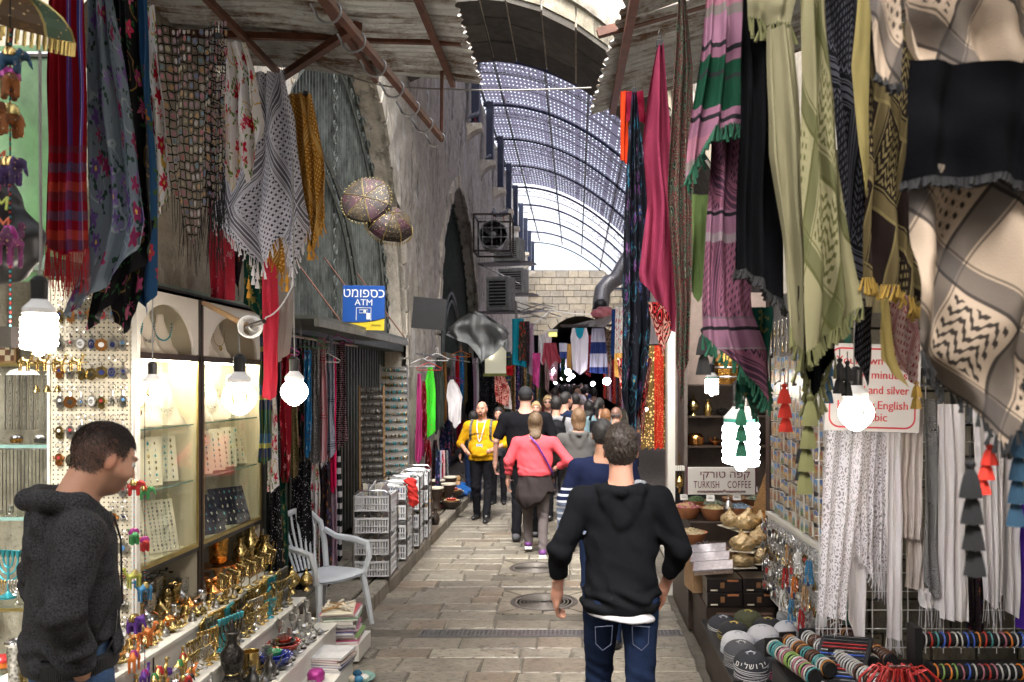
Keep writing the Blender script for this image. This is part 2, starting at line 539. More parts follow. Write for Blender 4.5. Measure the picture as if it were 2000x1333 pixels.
M_far=stone_mat('pale_block_stone',(.26,.22,.17),(.42,.37,.29),(.56,.50,.41),.85,streak=False,rand=.15)
def paving_mat():
 g=G('worn_paving_stone')
 x,y,z=g.xyz('Object')
 oi=g.n('ObjectInfo');rv=S(g,oi.outputs['Random'])
 ox=rv*37
 v=g.vec(x+ox,y+ox,z)
 chis=g.noise(1,g.vec((x+ox)*17,(y+ox)*38,0.0),4,.75)
 big=g.noise(3.2,v,5,.7);mid=g.noise(14,v,4,.7)
 col=g.ramp(big*.55+mid*.45,[(.25,(.12,.108,.086)),(.5,(.25,.222,.172)),(.72,(.39,.355,.29))])
 col=g.mix(g.m('GREATER_THAN',(rv*7.0).fr(),.78)*.5,col,(.20,.13,.085));col=g.mix(g.m('GREATER_THAN',(rv*13.0).fr(),.75)*.45,col,(.40,.37,.30));col=g.mix(rv*.75,col,g.ramp(big,[(.3,(.10,.092,.08)),(.7,(.20,.18,.15))]))
 dash=g.mn(g.mx(g.m('MULTIPLY_ADD',chis,9,-4.75),0.0),.8)
 col=g.mix(dash,col,(.055,.043,.03))
 wx=g.xyz('Object')
 geo=g.n('NewGeometry');sp=g.n('SeparateXYZ');g.t.links.new(geo.outputs['Position'],sp.inputs[0])
 gx=S(g,sp.outputs[0]);gy=S(g,sp.outputs[1])
 tread=g.mx(1.0-((gx+.55).ab())*1.1,0.0)
 wet=g.noise(1.1,g.vec(gx,gy,0.0),4,.6)
 g.set(col,g.mx(.62-tread*.22-(g.mx(wet-.5,0.0))*1.2,.22),0)
 g.bump(chis*.7+mid*.3+dash*-.4,.75,.012)
 return g.mat
M_pave=paving_mat()
M_mortar=pm('dirty_mortar',(.10,.088,.07),.9,var=.4,scale=12,bump=.6)
M_flag=stone_mat('smooth_flagstone',(.22,.20,.16),(.33,.31,.26),(.42,.40,.35),.5,streak=False,bstr=.15)
M_iron=pm('cast_iron',(.045,.04,.038),.45,.6,.5,20,.5)
M_irongreen=pm('dull_green_iron',(.045,.06,.052),.5,.3,.5,6,.4)
M_gatebar=pm('worn_pale_green_iron',(.20,.22,.20),.42,.5,.7,5,.3);M_gatelight=pm('grey_green_gate_sheet',(.17,.19,.175),.5,.3,.45,3,.3)
M_navy=pm('navy_paint',(.012,.02,.055),.4,0,.3,8)
M_brown=pm('rust_brown_paint',(.12,.042,.022),.5,.1,.45,12,.3)
M_darkwood=pm('dark_wood',(.03,.018,.012),.5,0,.5,8)
M_white=pm('white_laminate',(.68,.66,.60),.4,0,.06,3)
M_cream=pm('cream_panel',(.62,.56,.42),.55,0,.05,3)
M_black=pm('black_plastic',(.012,.012,.013),.4,0,.2)
M_chrome=pm('chromed_steel',(.55,.55,.56),.22,1,.1)
M_steel=pm('dull_steel',(.3,.3,.31),.4,.8,.25,20)
M_wire=pm('grey_cable',(.25,.24,.22),.6)
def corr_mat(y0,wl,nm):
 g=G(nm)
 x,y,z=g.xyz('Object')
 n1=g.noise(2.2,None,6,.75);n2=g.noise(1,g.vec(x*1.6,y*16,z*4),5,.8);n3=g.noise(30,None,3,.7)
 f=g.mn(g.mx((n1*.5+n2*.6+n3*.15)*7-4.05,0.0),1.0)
 rust_and_troughs=g.ramp(n3,[(.3,(.05,.03,.018)),(.6,(.16,.09,.045))])
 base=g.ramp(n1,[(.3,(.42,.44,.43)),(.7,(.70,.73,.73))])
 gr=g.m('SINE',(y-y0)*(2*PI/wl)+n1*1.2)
 f=g.mn(g.mx(f,g.mn(g.mx(gr*2.2+n2*3.2-2.0,0.0),.85)),1.0)  # dark of the corrugation troughs put into the colour, besides the rust patches
 g.set(g.mix(f,base,rust_and_troughs),g.m('MULTIPLY_ADD',f,.35,.42),g.m('MULTIPLY_ADD',f,-.35,.35))
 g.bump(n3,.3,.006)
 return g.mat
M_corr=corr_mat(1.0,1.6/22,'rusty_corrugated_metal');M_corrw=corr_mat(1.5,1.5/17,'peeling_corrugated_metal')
#ground and paving
ground=struct(MB().add([(-90,-60,-.03),(90,-60,-.03),(90,260,-.03),(-90,260,-.03)],[(0,1,2,3)]).build('ground',M_mortar))
street=struct(MB().add([(-1.95,-6,-.012),(1.02,-6,-.012),(1.02,90,-.012),(-1.95,90,-.012)],[(0,1,2,3)]).build('street',M_mortar))
M_plate=pm('worn_cover_plate',(.06,.052,.045),.6,0,.4,30,.4);M_ring=pm('polished_ring_iron',(.20,.18,.16),.5,.3)
HOLES=[(-.29,7.54,.30),(-.44,8.92,.27)]
GR=(-1.24,.84,6.52,6.68)
def paving():
 y=5.0;far=MB();R=random.Random(3)
 while y<60:
  near=y<11.2
  h=R.uniform(.18,.31)if y<12 else R.uniform(.22,.34)
  if y<GR[2]<y+h+.06:h=GR[2]-y-.02
  if abs(y-GR[2]+.02)<.005:y=GR[3]+.03;continue
  x=-1.86
  while x<.84:
   w=R.uniform(.28,.68)
   if x+w>.62:w=.86-x
   segs=[(x,x+w)]
   for(cx,cy,r)in HOLES:
    q=r+.10;new=[]
    for a,b in segs:
     if y+h>cy-q and y<cy+q and b>cx-q and a<cx+q:
      if cx-q-a>.08:new.append((a,cx-q))
      if b-(cx+q)>.08:new.append((cx+q,b))
     else:new.append((a,b))
    segs=new
   for a,b in segs:
    gp=R.uniform(.005,.013);dz=R.uniform(-.008,.006)
    j=lambda:R.uniform(-.012,.012)
    x0,x1,y0,y1,zt=a+gp/2,b-gp/2,y+gp/2,y+h-gp/2,dz
    mb=far if not near else MB()
    cx,cy=(x0+x1)/2,(y0+y1)/2
    off=(0,0)if not near else(cx,cy)
    pts=[(x0+j(),y0+j()),(x1+j(),y0+j()),(x1+j(),y1+j()),(x0+j(),y1+j())]
    bev=.012
    v=[(px-off[0],py-off[1],-.045)for px,py in pts]+[(px-off[0],py-off[1],zt-.012)for px,py in pts]+[(px-off[0]+(bev if px<cx else-bev),py-off[1]+(bev if py<cy else-bev),zt+j()*.3)for px,py in pts]
    mb.add(v,[(0,1,5,4),(1,2,6,5),(2,3,7,6),(3,0,4,7),(4,5,9,8),(5,6,10,9),(6,7,11,10),(7,4,8,11),(8,9,10,11)])
    if near:
     o=mb.build('paving_stone',M_pave,street,ang=20);o.location=(cx,cy,0)
   x+=w
  y+=h
 o=far.build('far_paving',M_pave,street,ang=20);o['kind']='stuff'
paving()
for(cx,cy,r)in HOLES:
 q=r+.095
 for k in range(8):
  a0,a1=2*PI*k/8+.03,2*PI*(k+1)/8-.03
  sq=lambda a:min(q/max(abs(math.cos(a)),1e-3),q/max(abs(math.sin(a)),1e-3))
  am=(a0+a1)/2;corner=round(am/(PI/4)-.5)
  ins=[((r+.012)*math.cos(a),(r+.012)*math.sin(a))for a in np.linspace(a0,a1,5)]
  outs=[(sq(a)*math.cos(a),sq(a)*math.sin(a))for a in np.linspace(a1,a0,5)]
  o=MB().prism(ins+outs,-.04,-.002+(k%3)*.002).build('paving_stone',M_pave,street,ang=20);o.location=(cx,cy,0)
 t=thing('manhole_cover','round cast iron manhole cover '+('nearer the drain grate' if cy<8 else 'second from the drain grate, by the woman in pink'),'manhole cover',(cx,cy,0),group='manhole covers in the paving')
 MB().lathe([(0,-.03),(r+.008,-.03),(r+.008,.002),(r-.012,.002),(r-.014,-.004),(0,-.004)],48).build('cover_plate',M_plate,t)
 for i in range(7):
  rr=r*(.16+.115*i)
  MB().lathe([(rr-.006,-.004),(rr-.004,.001),(rr+.004,.001),(rr+.006,-.004)],40).build('raised_ring',M_ring,t)
 MB().box(-.03,-.012,-.003,.03,.012,.002).build('lifting_slot',M_black,t)
t=thing('drain_grate','long cast iron drain grate set across the stone street','drain grate',(0,GR[2],0))
mb=MB();w=GR[3]-GR[2]
mb.box(GR[0],0,-.028,GR[1],.012,.001);mb.box(GR[0],w-.012,-.028,GR[1],w,.001)
mb.build('grate_frame',M_steel,t)
MB().box(GR[0],.012,-.029,GR[1],w-.012,-.026).build('channel',M_black,t)
mb=MB();n=62
for i in range(n+1):
 x=GR[0]+(GR[1]-GR[0])*i/n;mb.box(x-.005,.012,-.02,x+.005,w-.012,-.001)
for k in(1,2,3):
 y=w*k/4;mb.box(GR[0],y-.004,-.022,GR[1],y+.004,-.003)
mb.build('grate_bars',M_steel,t)
plat=struct(MB().box(-2.75,5.2,-.03,-1.93,46,.125).build('pavement',M_mortar))
R=random.Random(11);y=5.9
while y<46:
 l=R.uniform(.45,.8)
 if y<16:
  o=MB().bbox(-1.92+R.uniform(-.01,.01),y+.008,-.03,-1.76+R.uniform(-.015,.01),y+l-.008,.14+R.uniform(-.006,.006),.016).build('kerb_stone',M_pave,plat)
 y+=l
kb=MB();kb.bbox(-1.92,y*0+16,-.03,-1.77,46,.14,.016);kb.build('far_kerb',M_pave,plat)['kind']='stuff'
y=6.0
while y<14:
 l=R.uniform(.4,.7)
 for x0,x1 in((-2.35,-1.93),(-2.74,-2.36)):
  MB().bbox(x0+.006,y+.006,.08,x1-.006,y+l-.006,.138+R.uniform(-.004,.004),.008).build('paving_slab',M_pave,plat)
 y+=l
rp=struct(MB().box(1.0,3.0,-.03,2.8,46,.02).build('pavement',M_mortar))
MB().add([(.86,4,-.004),(1.0,4,-.004),(1.0,30,-.004),(.86,30,-.004)],[(0,1,2,3)]).build('gutter_strip',M_mortar,rp)
y=4.6
while y<14:
 l=R.uniform(.6,.95)
 MB().bbox(1.0+.004,y+.004,0,1.42,y+l-.004,.045,.01).build('paving_slab',M_flag,rp)
 y+=l
struct(MB().box(-4.2,1.0,-.03,-2.0,4.9,.16).build('shop_floor',M_flag))
#old stone buildings
def arch_half(yc,ys,za,zs,n=14,p=1.9):
 """points of one side of a pointed arch from springing (ys,zs) up to the apex (yc,za)"""
 out=[]
 for i in range(n+1):
  t=i/n
  y=ys+(yc-ys)*(1-math.cos(t*PI/2*.98))**.86/((1-math.cos(PI/2*.98))**.86)
  z=zs+(za-zs)*(math.sin(t*PI/2*.92)/math.sin(PI/2*.92))
  out.append((y,z))
 return out
class Arch:
 def __init__(s,y0,y1,yc,za,zs):
  s.l=arch_half(yc,y0,za,zs);s.r=arch_half(yc,y1,za,zs);s.y0,s.y1,s.yc,s.za,s.zs=y0,y1,yc,za,zs
 def inside(s,y,z):
  if y<s.y0 or y>s.y1 or z>s.za:return False
  if z<s.zs:return True
  side=s.l if y<s.yc else s.r
  yy=np.interp(z,[p[1]for p in side],[p[0]for p in side])
  return y>yy if y<s.yc else y<yy
 def line(s,off=0.0):
  pts=[(s.y0-off,0.16)]+[(p[0],p[1])for p in s.l]+[(p[0],p[1])for p in s.r[-2::-1]]+[(s.y1+off,.16)]
  if off:
   out=[];c=(s.yc,s.zs)
   for i,p in enumerate(pts):
    a=pts[max(i-1,0)];b=pts[min(i+1,len(pts)-1)]
    ty,tz=b[0]-a[0],b[1]-a[1];L=math.hypot(ty,tz)
    out.append((p[0]-tz/L*off*(1 if i not in(0,len(pts)-1)else 0),p[1]+ty/L*off*(1 if i not in(0,len(pts)-1)else 0)))
   return out
  return pts
A1=Arch(6.7,12.5,9.6,6.1,2.7)
A2=Arch(15.5,21.8,18.3,6.3,2.9)
def wall_field(name,X,y0,y1,z0,z1,h,mat,parent,arches=(),sgn=1,amp=.05,seed=0,course=.36):
 ny=int((y1-y0)/h);nz=int((z1-z0)/h)
 yy=np.linspace(y0,y1,ny);zz=np.linspace(z0,z1,nz);Y,Z=np.meshgrid(yy,zz,indexing='ij')
 row=np.floor(Z/course);off=(np.sin(row*12.99+seed)*43758.5)%1
 bl=.42+.22*((np.sin(row*7.7+seed)*1331.1)%1);bx=(Y/bl+off*3)
 fy=np.abs((bx%1)-.5)*2;fz=np.abs(((Z/course)%1)-.5)*2
 joint=np.maximum(np.clip((fy-.93)/.07,0,1),np.clip((fz-.90)/.10,0,1))
 rb=(np.sin(np.floor(bx)*91.7+row*37.3)*4375.5)%1
 n=np.sin(Y*1.3+1.7*np.sin(Z*.9))+.6*np.sin(Z*2.9+Y*2.2+seed)+.35*np.sin(Y*7.1+2*np.sin(Z*5))+.3*np.sin(Z*9.3-Y*6)+.22*np.sin(Y*17+3*np.sin(Z*13.)+Z*11)+.18*np.sin(Z*29+2*np.sin(Y*23))
 fade=np.clip(.75+.5*np.sin(Y*.8+Z*.6+seed),.15,1)
 D=amp*n*.5-joint*.03*fade+rb*.022*fade+.012*nr.rand(ny,nz)
 V=np.stack([X+sgn*D,Y,Z],-1).reshape(-1,3);idx=np.arange(ny*nz).reshape(ny,nz)
 Q=np.stack([idx[:-1,:-1],idx[1:,:-1],idx[1:,1:],idx[:-1,1:]],-1)
 cy=(yy[:-1]+yy[1:])/2;cz=(zz[:-1]+zz[1:])/2
 keep=np.ones(Q.shape[:2],bool)
 for A in arches:
  for i,a in enumerate(cy):
   if A.y0-.1<a<A.y1+.1:
    for k,b in enumerate(cz):
     if b<A.za+.1 and A.inside(a,b):keep[i,k]=False
 Q=Q[keep].reshape(-1,4)
 if sgn<0:Q=Q[:,::-1]
 return link(name,netmesh(name,V,Q,mat),parent)
bl=thing('stone_building','old weathered limestone building with pointed arches and iron gates beside the stalls','building',(0,0,0))
wall_field('wall',-2.6,4.75,46,0,9.75,.075,M_wall,bl,(A1,A2),1)
MB().box(-7,4.75,-.03,-3.6,46,9.7).build('rear_block',M_wall,bl)
MB().box(-3.6,4.75,9.4,-2.62,46,9.7).build('wall_top',M_wall,bl)
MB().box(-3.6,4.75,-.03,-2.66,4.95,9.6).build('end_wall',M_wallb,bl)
for A in(A1,A2):
 ln=A.line();mb=MB()
 v=[]
 for y,z in ln:v+=[(-2.57,y,z),(-3.0,y,z)]
 mb.add(v,[(2*i,2*i+2,2*i+3,2*i+1)for i in range(len(ln)-1)])
 mb.build('arch_reveal',M_wall,bl,ang=60)
 outl=A.line(.24);R=random.Random(5)
 def seg(a0,a1,b0,b1,pr):
  v=[]
  for X in(-2.64,-2.55+pr):
   v+=[(X,a0[0],a0[1]),(X,a1[0],a1[1]),(X,b1[0],b1[1]),(X,b0[0],b0[1])]
  MB().add(v,[(0,3,2,1),(4,5,6,7),(0,1,5,4),(1,2,6,5),(2,3,7,6),(3,0,4,7)]).build('arch_stone',M_wall,bl,ang=20)
 for i in range(1,len(ln)-2):
  a0,a1,b0,b1=ln[i],ln[i+1],outl[i],outl[i+1]
  e=.012;L=lambda p,q,t:(p[0]+(q[0]-p[0])*t,p[1]+(q[1]-p[1])*t)
  k=R.uniform(-.06,.05)
  seg(L(a0,a1,.04),L(a1,a0,.04),L(b0,a0,k),L(b1,a1,k),R.uniform(-.02,.03))
 for ys,sg in((A.y0,-1),(A.y1,1)):
  z=.16
  while z<A.zs-.05:
   hh=min(R.uniform(.28,.42),A.zs-z);w=R.uniform(.2,.42)
   seg((ys,z+.008),(ys,z+hh-.008),(ys+sg*w,z+.008),(ys+sg*w,z+hh-.008),R.uniform(-.02,.025));z+=hh
 first=A is A1
 gt=thing('iron_gate',('tall dark green iron gate with curled scrolls filling the arch behind the ATM sign' if first else 'tall dark iron gate with vertical bars filling the pointed arch beside the caged fan'),'gate',(0,0,0),group='iron gates in the pointed arches')
 bars=MB();y=A.y0+.1;zlo=2.62;k=0
 while y<A.y1-.05:
  zt=A.za-.05
  while zt>zlo and not A.inside(y,zt):zt-=.04
  if zt>zlo+.1:
   b=MB();b.box(-2.86,y-.012,zlo,-2.835,y+.012,zt)
   b.build('bar',M_gatebar if first else M_irongreen,gt)
  y+=.105 if first else.16;k+=1
 pan=MB()
 pts=[p for p in A.line()if p[1]>=zlo];pts=[(A.y0,zlo)]+pts+[(A.y1,zlo)]
 pan.add([(-2.98,y,z)for y,z in pts],[tuple(range(len(pts)))]);pan.build('backing_sheet',M_irongreen,gt)
 fr=MB();ip=A.line(-.07);ip=[(y,max(z,zlo))for y,z in ip]
 fr.tube([(-2.84,y,z)for y,z in ip],.028,4);fr.build('gate_frame',M_irongreen,gt)
 def scroll_line(pts,side,step,r0,name='scrollwork'):
  L=[0]
  for a,b in zip(pts,pts[1:]):L.append(L[-1]+math.hypot(b[0]-a[0],b[1]-a[1]))
  s=step*.6
  while s<L[-1]:
   y=np.interp(s,L,[p[0]for p in pts]);z=np.interp(s,L,[p[1]for p in pts])
   mb=MB()
   for sg in(1,-1):
    cur=[]
    for q in range(11):
     a=q/10*2.1*PI*sg;rr=r0*(1-q/10*.8)
     cur.append((-2.80,y+side*(r0*1.05)+rr*math.cos(a+PI*(side>0)),z+sg*r0*.95+rr*math.sin(a)))
    mb.tube(cur,.011,4)
   mb.build(name,M_gatelight if first else M_irongreen,gt);s+=step
 if first:
  inner=[(y,z)for y,z in A.line(-.36)if z>zlo]
  fr=MB();fr.tube([(-2.80,y,z)for y,z in inner],.018,4);fr.build('inner_rib',M_gatelight,gt)
  scroll_line([(y,z)for y,z in A.line(-.15)if z>zlo],0,.34,.085)
  A3=Arch(6.9,10.7,8.9,4.55,2.62)
  for off,m,r in((0,M_gatelight,.03),(-.2,M_gatelight,.02)):
   q=[(y,max(z,zlo))for y,z in A3.line(off)]
   fr=MB();fr.tube([(-2.78,y,z)for y,z in q],r,4);fr.build('inner_arch',m,gt)
  scroll_line([(y,z)for y,z in A3.line(-.1)if z>zlo],0,.26,.055)
  scroll_line([(9.6,2.7),(9.6,5.9)],0,.36,.085)
  for k in range(6):MB().tube([(-2.9,6.75+k*.24,2.65),(-2.9,6.75+k*.24,5.4)],.11,6).build('pleated_sheet',M_gatelight,gt)
  scroll_line([(8.1,2.7),(8.1,4.2)],0,.36,.06)
 else:
  A4=Arch(17.1,20.0,18.5,4.0,2.62)
  for off in(0,-.18):
   q=[(y,max(z,zlo))for y,z in A4.line(off)]
   fr=MB();fr.tube([(-2.78,y,z)for y,z in q],.03,4);fr.build('inner_arch',M_gatelight,gt)
  scroll_line([(y,z)for y,z in A.line(-.12)if z>zlo],0,.5,.08)
sf=thing('metal_shutter','dark metal shop front with vertical slats under the ledge behind the scarves','shutter',(0,0,0))
MB().box(-3.0,6.7,.14,-2.9,12.5,2.5).build('back_panel',M_black,sf)
y=6.75
while y<12.4:
 MB().box(-2.9,y,.14,-2.87,y+.07,2.48).build('slat',M_irongreen,sf);y+=.14
MB().box(-2.95,6.72,2.46,-2.6,12.48,2.62).build('lintel_beam',M_irongreen,sf)
lg=thing('metal_ledge','flat grey metal ledge sticking out of the wall under the ATM sign','ledge',(0,0,0))
MB().box(-2.7,6.5,2.50,-2.03,9.95,2.53).build('ledge_sheet',M_gatelight,lg)
MB().box(-2.06,6.5,2.44,-2.02,9.95,2.50).build('ledge_edge',pm('worn_edge',(.25,.26,.24),.5,.3),lg)
for y in(7.2,8.6,9.9):MB().tube([(-2.62,y,3.3),(-2.05,y,2.53)],.008,5).build('stay_rod',M_brown,lg)
sf2=thing('metal_shutter','green shutter and doorway of the clothes shop below the second pointed arch','shutter',(0,0,0))
MB().box(-3.0,15.5,.14,-2.9,21.8,2.62).build('back_panel',M_black,sf2)
MB().box(-2.85,15.55,2.3,-2.6,21.75,2.6).build('lintel_beam',M_irongreen,sf2)
br=thing('stone_building','stone building along the other side of the street, hidden behind hanging scarves','building',(0,0,0))
wall_field('wall',2.75,-6,46,0,8.2,.16,M_wall,br,(),-1)
MB().box(3.0,-6,-.03,7,46,8.1).build('rear_block',M_wall,br)
mb=MB().box(1.52,5.12,0,2.8,5.3,3.4);sbw=mb.build('cross_wall',M_mortar,br)
R=random.Random(8);z=0.05
while z<3.3:
 h=R.uniform(.17,.27);x=1.52
 while x<2.75:
  w=min(R.uniform(.25,.5),2.78-x)
  MB().obox((x+w/2,5.10+R.uniform(-.008,.008),z+h/2),(w-.016,.06,h-.016)).build('wall_stone',M_wallb,sbw,ang=20)
  x+=w
 z+=h
MB().box(-4.2,-7.5,-.03,3.2,-7.2,8.6).build('cross_wall',M_wall,br)  # unseen wall added behind the camera to block sun and sky light
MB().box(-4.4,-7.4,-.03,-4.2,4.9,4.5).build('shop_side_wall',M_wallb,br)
fw=thing('end_building','pale stone block wall closing the street above a dark vaulted passage','building',(0,0,0))
YF=45.0
def pass_top(x):return 2.6+3.5*math.sqrt(max(0,1-((x-.2)/2.3)**2))*.86 if abs(x-.2)<2.3 else 0
mb=MB();xs=np.linspace(-2.6,2.7,54)
for a,b in zip(xs,xs[1:]):
 za,zb=pass_top(a),pass_top(b)
 mb.add([(a,YF,za),(b,YF,zb),(b,YF,8.1),(a,YF,8.1)],[(0,1,2,3)])
 mb.add([(a,YF,8.1),(b,YF,8.1),(b,YF+1.2,8.1),(a,YF+1.2,8.1)],[(0,1,2,3)])
 if za>0 and zb>0:mb.add([(a,YF,za),(a,YF+40,za),(b,YF+40,zb),(b,YF,zb)],[(0,1,2,3)])
wo_=mb.build('wall',M_mortar,fw,smooth=False)
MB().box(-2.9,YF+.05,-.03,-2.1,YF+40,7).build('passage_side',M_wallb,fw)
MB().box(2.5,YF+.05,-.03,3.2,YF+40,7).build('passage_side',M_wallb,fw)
MB().box(-3,YF+40,-.03,3.2,YF+40.5,8).build('passage_end',M_darkstone,fw)
MB().box(-2.6,YF+1.2,6.6,2.7,YF+40,8.0).build('passage_roof',M_darkstone,fw)
R=random.Random(21);z=2.6
while z<8.0:
 h=min(R.uniform(.32,.42),8.12-z);x=-2.6-R.uniform(0,.4)
 while x<2.7:
  w=R.uniform(.5,.95);x0,x1=max(x,-2.6),min(x+w,2.7)
  if x1-x0>.1 and z+.05>max(pass_top(x0),pass_top(x1),pass_top((x0+x1)/2)):
   MB().obox(((x0+x1)/2,YF-.03+R.uniform(-.02,.02),z+h/2),(x1-x0-.03,.12,h-.03)).build('wall_stone',M_far,wo_,ang=20)
  x+=w
 z+=h
for k in range(15):
 a0,a1=PI*k/15+.01,PI*(k+1)/15-.01
 P=lambda a,r:(.2+2.3*r*math.cos(a),YF-.1,2.6+3.01*r*math.sin(a))
 v=[P(a0,1),P(a1,1),P(a1,1.13),P(a0,1.13)];v2=[(x,YF+.02,z)for x,y,z in v]
 MB().add(v+v2,[(0,1,2,3),(7,6,5,4),(0,4,5,1),(1,5,6,2),(2,6,7,3),(3,7,4,0)]).build('arch_stone',M_far,wo_,ang=20)
wall_field('plaster_patch',-2.54,4.3,6.62,2.52,4.4,.04,M_wallb,bl,(),1,.04,3)
#bridge arch across the street
bz=lambda x:7.07-.235*(x+1.3)**2 if x>-1.3 else 7.07-.2*(x+1.3)**2
bg_=thing('bridge_arch','dark stone arch crossing over the street between the two rusty awnings','arch',(0,0,0))
mb=MB();xs=np.linspace(-2.62,2.78,40);YB0,YB1=11.0,13.0
for a,b in zip(xs,xs[1:]):
 for Y,fl in((YB0,0),(YB1,1)):
  q=[(a,Y,bz(a)+.05),(b,Y,bz(b)+.05),(b,Y,9.9),(a,Y,9.9)]
  mb.add(q,[(0,1,2,3)if not fl else(3,2,1,0)])
 mb.add([(a,YB0,bz(a)+.03),(a,YB1,bz(a)+.03),(b,YB1,bz(b)+.03),(b,YB0,bz(b)+.03)],[(0,1,2,3)])
 mb.add([(a,YB0,9.9),(b,YB0,9.9),(b,YB1,9.9),(a,YB1,9.9)],[(0,1,2,3)])
core=mb.build('arch_core',M_wall,bg_,ang=40)
R=random.Random(2)
xs=[-2.62]
while xs[-1]<2.75:xs.append(xs[-1]+R.uniform(.34,.5))
for i in range(len(xs)-1):
 ys=[YB0-.04,YB0+R.uniform(.45,.7),YB0+R.uniform(1.1,1.4),YB1+.03]
 for k in range(3):
  a,b=xs[i]+.012,xs[i+1]-.012;y0,y1=ys[k]+.012,ys[k+1]-.012;dz=R.uniform(-.025,.015)
  P=lambda x,y,u:(x,y,bz(x)+u+dz)
  v=[P(a,y0,0),P(b,y0,0),P(b,y1,0),P(a,y1,0),P(a,y0,.09),P(b,y0,.09),P(b,y1,.09),P(a,y1,.09)]
  MB().add(v,[(0,3,2,1),(4,5,6,7),(0,1,5,4),(1,2,6,5),(2,3,7,6),(3,0,4,7)]).build('arch_stone',M_darkstone,bg_,ang=20)
 a,b=xs[i]+.012,xs[i+1]-.012
 P=lambda x,y,u:(x,y,bz(x)+u)
 hh=R.uniform(.28,.36)
 v=[P(a,YB0-.05,.09),P(b,YB0-.05,.09),P(b,YB0+.02,.09),P(a,YB0+.02,.09),P(a,YB0-.05,hh),P(b,YB0-.05,hh),P(b,YB0+.02,hh),P(a,YB0+.02,hh)]
 MB().add(v,[(0,3,2,1),(4,5,6,7),(0,1,5,4),(1,2,6,5),(2,3,7,6),(3,0,4,7)]).build('face_stone',M_wallb,bg_,ang=20)
V,Q=None,None
n1,n2=60,34
xx=np.linspace(-2.6,2.75,n1);tt=np.linspace(0,1,n2)
X,T=np.meshgrid(xx,tt,indexing='ij');zb=np.array([bz(x)+.33 for x in xx])[:,None]
Zg=zb+(9.85-zb)*T;Yg=YB0-.07-.05*np.sin(X*3+2*np.sin(Zg*2))*.6-.03*np.sin(Zg*9+X*5)-.02*nr.rand(n1,n2)
idx=np.arange(n1*n2).reshape(n1,n2)
Q=np.stack([idx[:-1,:-1],idx[1:,:-1],idx[1:,1:],idx[:-1,1:]],-1).reshape(-1,4)
link('plaster_face',netmesh('plaster_face',np.stack([X,Yg,Zg],-1).reshape(-1,3),Q,M_wall),bg_)
#vaulted perforated roof
rz_=lambda x:9.72-.122*(x+2.2)**2 if x>-2.2 else 9.72-.06*(x+2.2)**2
roof=thing('vaulted_roof','curved perforated metal roof on navy ribs over the far street','roof',(0,0,0))
def roof_mat(clear):
 g=G('clear_roof_sheet' if clear else 'perforated_roof_sheet')
 u,v=g.uv()
 du=(u/.105).fr()-.5;dv=(v/.27).fr()-.5
 d=du*du*1.0+dv*dv*1.2
 hole=g.m('LESS_THAN',d,.034 if not clear else.12)
 grp=g.m('GREATER_THAN',(u/.95).fr(),.07)*g.m('GREATER_THAN',(v/1.35).fr(),.05)
 hole=hole*grp
 tr=g.n('BsdfTransparent');tl=g.n('BsdfTranslucent');df=g.n('BsdfDiffuse');a=g.n('MixShader');b=g.n('MixShader')
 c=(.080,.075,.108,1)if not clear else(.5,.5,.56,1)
 tl.inputs[0].default_value=c;df.inputs[0].default_value=c
 a.inputs[0].default_value=.45
 g.t.links.new(tl.outputs[0],a.inputs[1]);g.t.links.new(df.outputs[0],a.inputs[2])
 g.put(b.inputs[0],hole);g.t.links.new(a.outputs[0],b.inputs[1]);g.t.links.new(tr.outputs[0],b.inputs[2])
 g.t.links.new(b.outputs[0],g.out.inputs[0]);g.t.nodes.remove(g.bsdf)
 return g.mat
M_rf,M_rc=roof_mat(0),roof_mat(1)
Ys=[13.1]+[16.3+3.2*i for i in range(10)]
for i in range(len(Ys)-1):
 for a,b in((-2.6,-1.98),(-1.98,-.75),(-.75,.3),(.3,1.3),(1.3,2.6)):
  xs=np.linspace(a+.01,b-.01,5);mb=MB();uv=[]
  for x in xs:
   for y in(Ys[i]+.01,Ys[i+1]-.01):mb.v.append((x,y,rz_(x)+.04));uv.append((x,y))
  mb.add([],[]);mb.f=[(2*k,2*k+1,2*k+3,2*k+2)for k in range(4)];mb.m=[0]*4
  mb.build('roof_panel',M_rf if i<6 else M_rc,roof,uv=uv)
M_beam=pm('grey_green_steel',(.36,.38,.40),.5,.2,.2)
for x in(-2.5,-1.98,-.75,.3,1.3,2.45):
 MB().box(x-.03,13.1,rz_(x)-.03,x+.03,45,rz_(x)+.03).build('purlin',M_beam,roof)
for Y in Ys[1:]:
 rb=MB();xs=np.linspace(-2.55,2.5,26)
 rb.tube([(x,Y,rz_(x)-.10)for x in xs],.042,6);rb=rb.build('rib',M_navy,roof)
 if Y<36:
  sc=MB()
  for k in range(17):
   x=-2.2+k*.29
   cur=[]
   for q in range(8):
    a=q/7*1.7*PI;r=.11*(1-.09*q)
    cur.append((x+r*math.cos(a),Y,rz_(x)-.30+r*math.sin(a)))
   sc.tube(cur,.012,4)
  sc.tube([(x,Y,rz_(x)-.42)for x in xs],.014,4)
  sc.build('scrollwork',M_beam,rb)
for i in range(len(Ys)-1):
 for f in(.33,.66):
  Y=Ys[i]+(Ys[i+1]-Ys[i])*f
  MB().tube([(x,Y,rz_(x)+.0)for x in np.linspace(-2.55,2.5,20)],.012,4).build('cross_member',M_beam,roof)
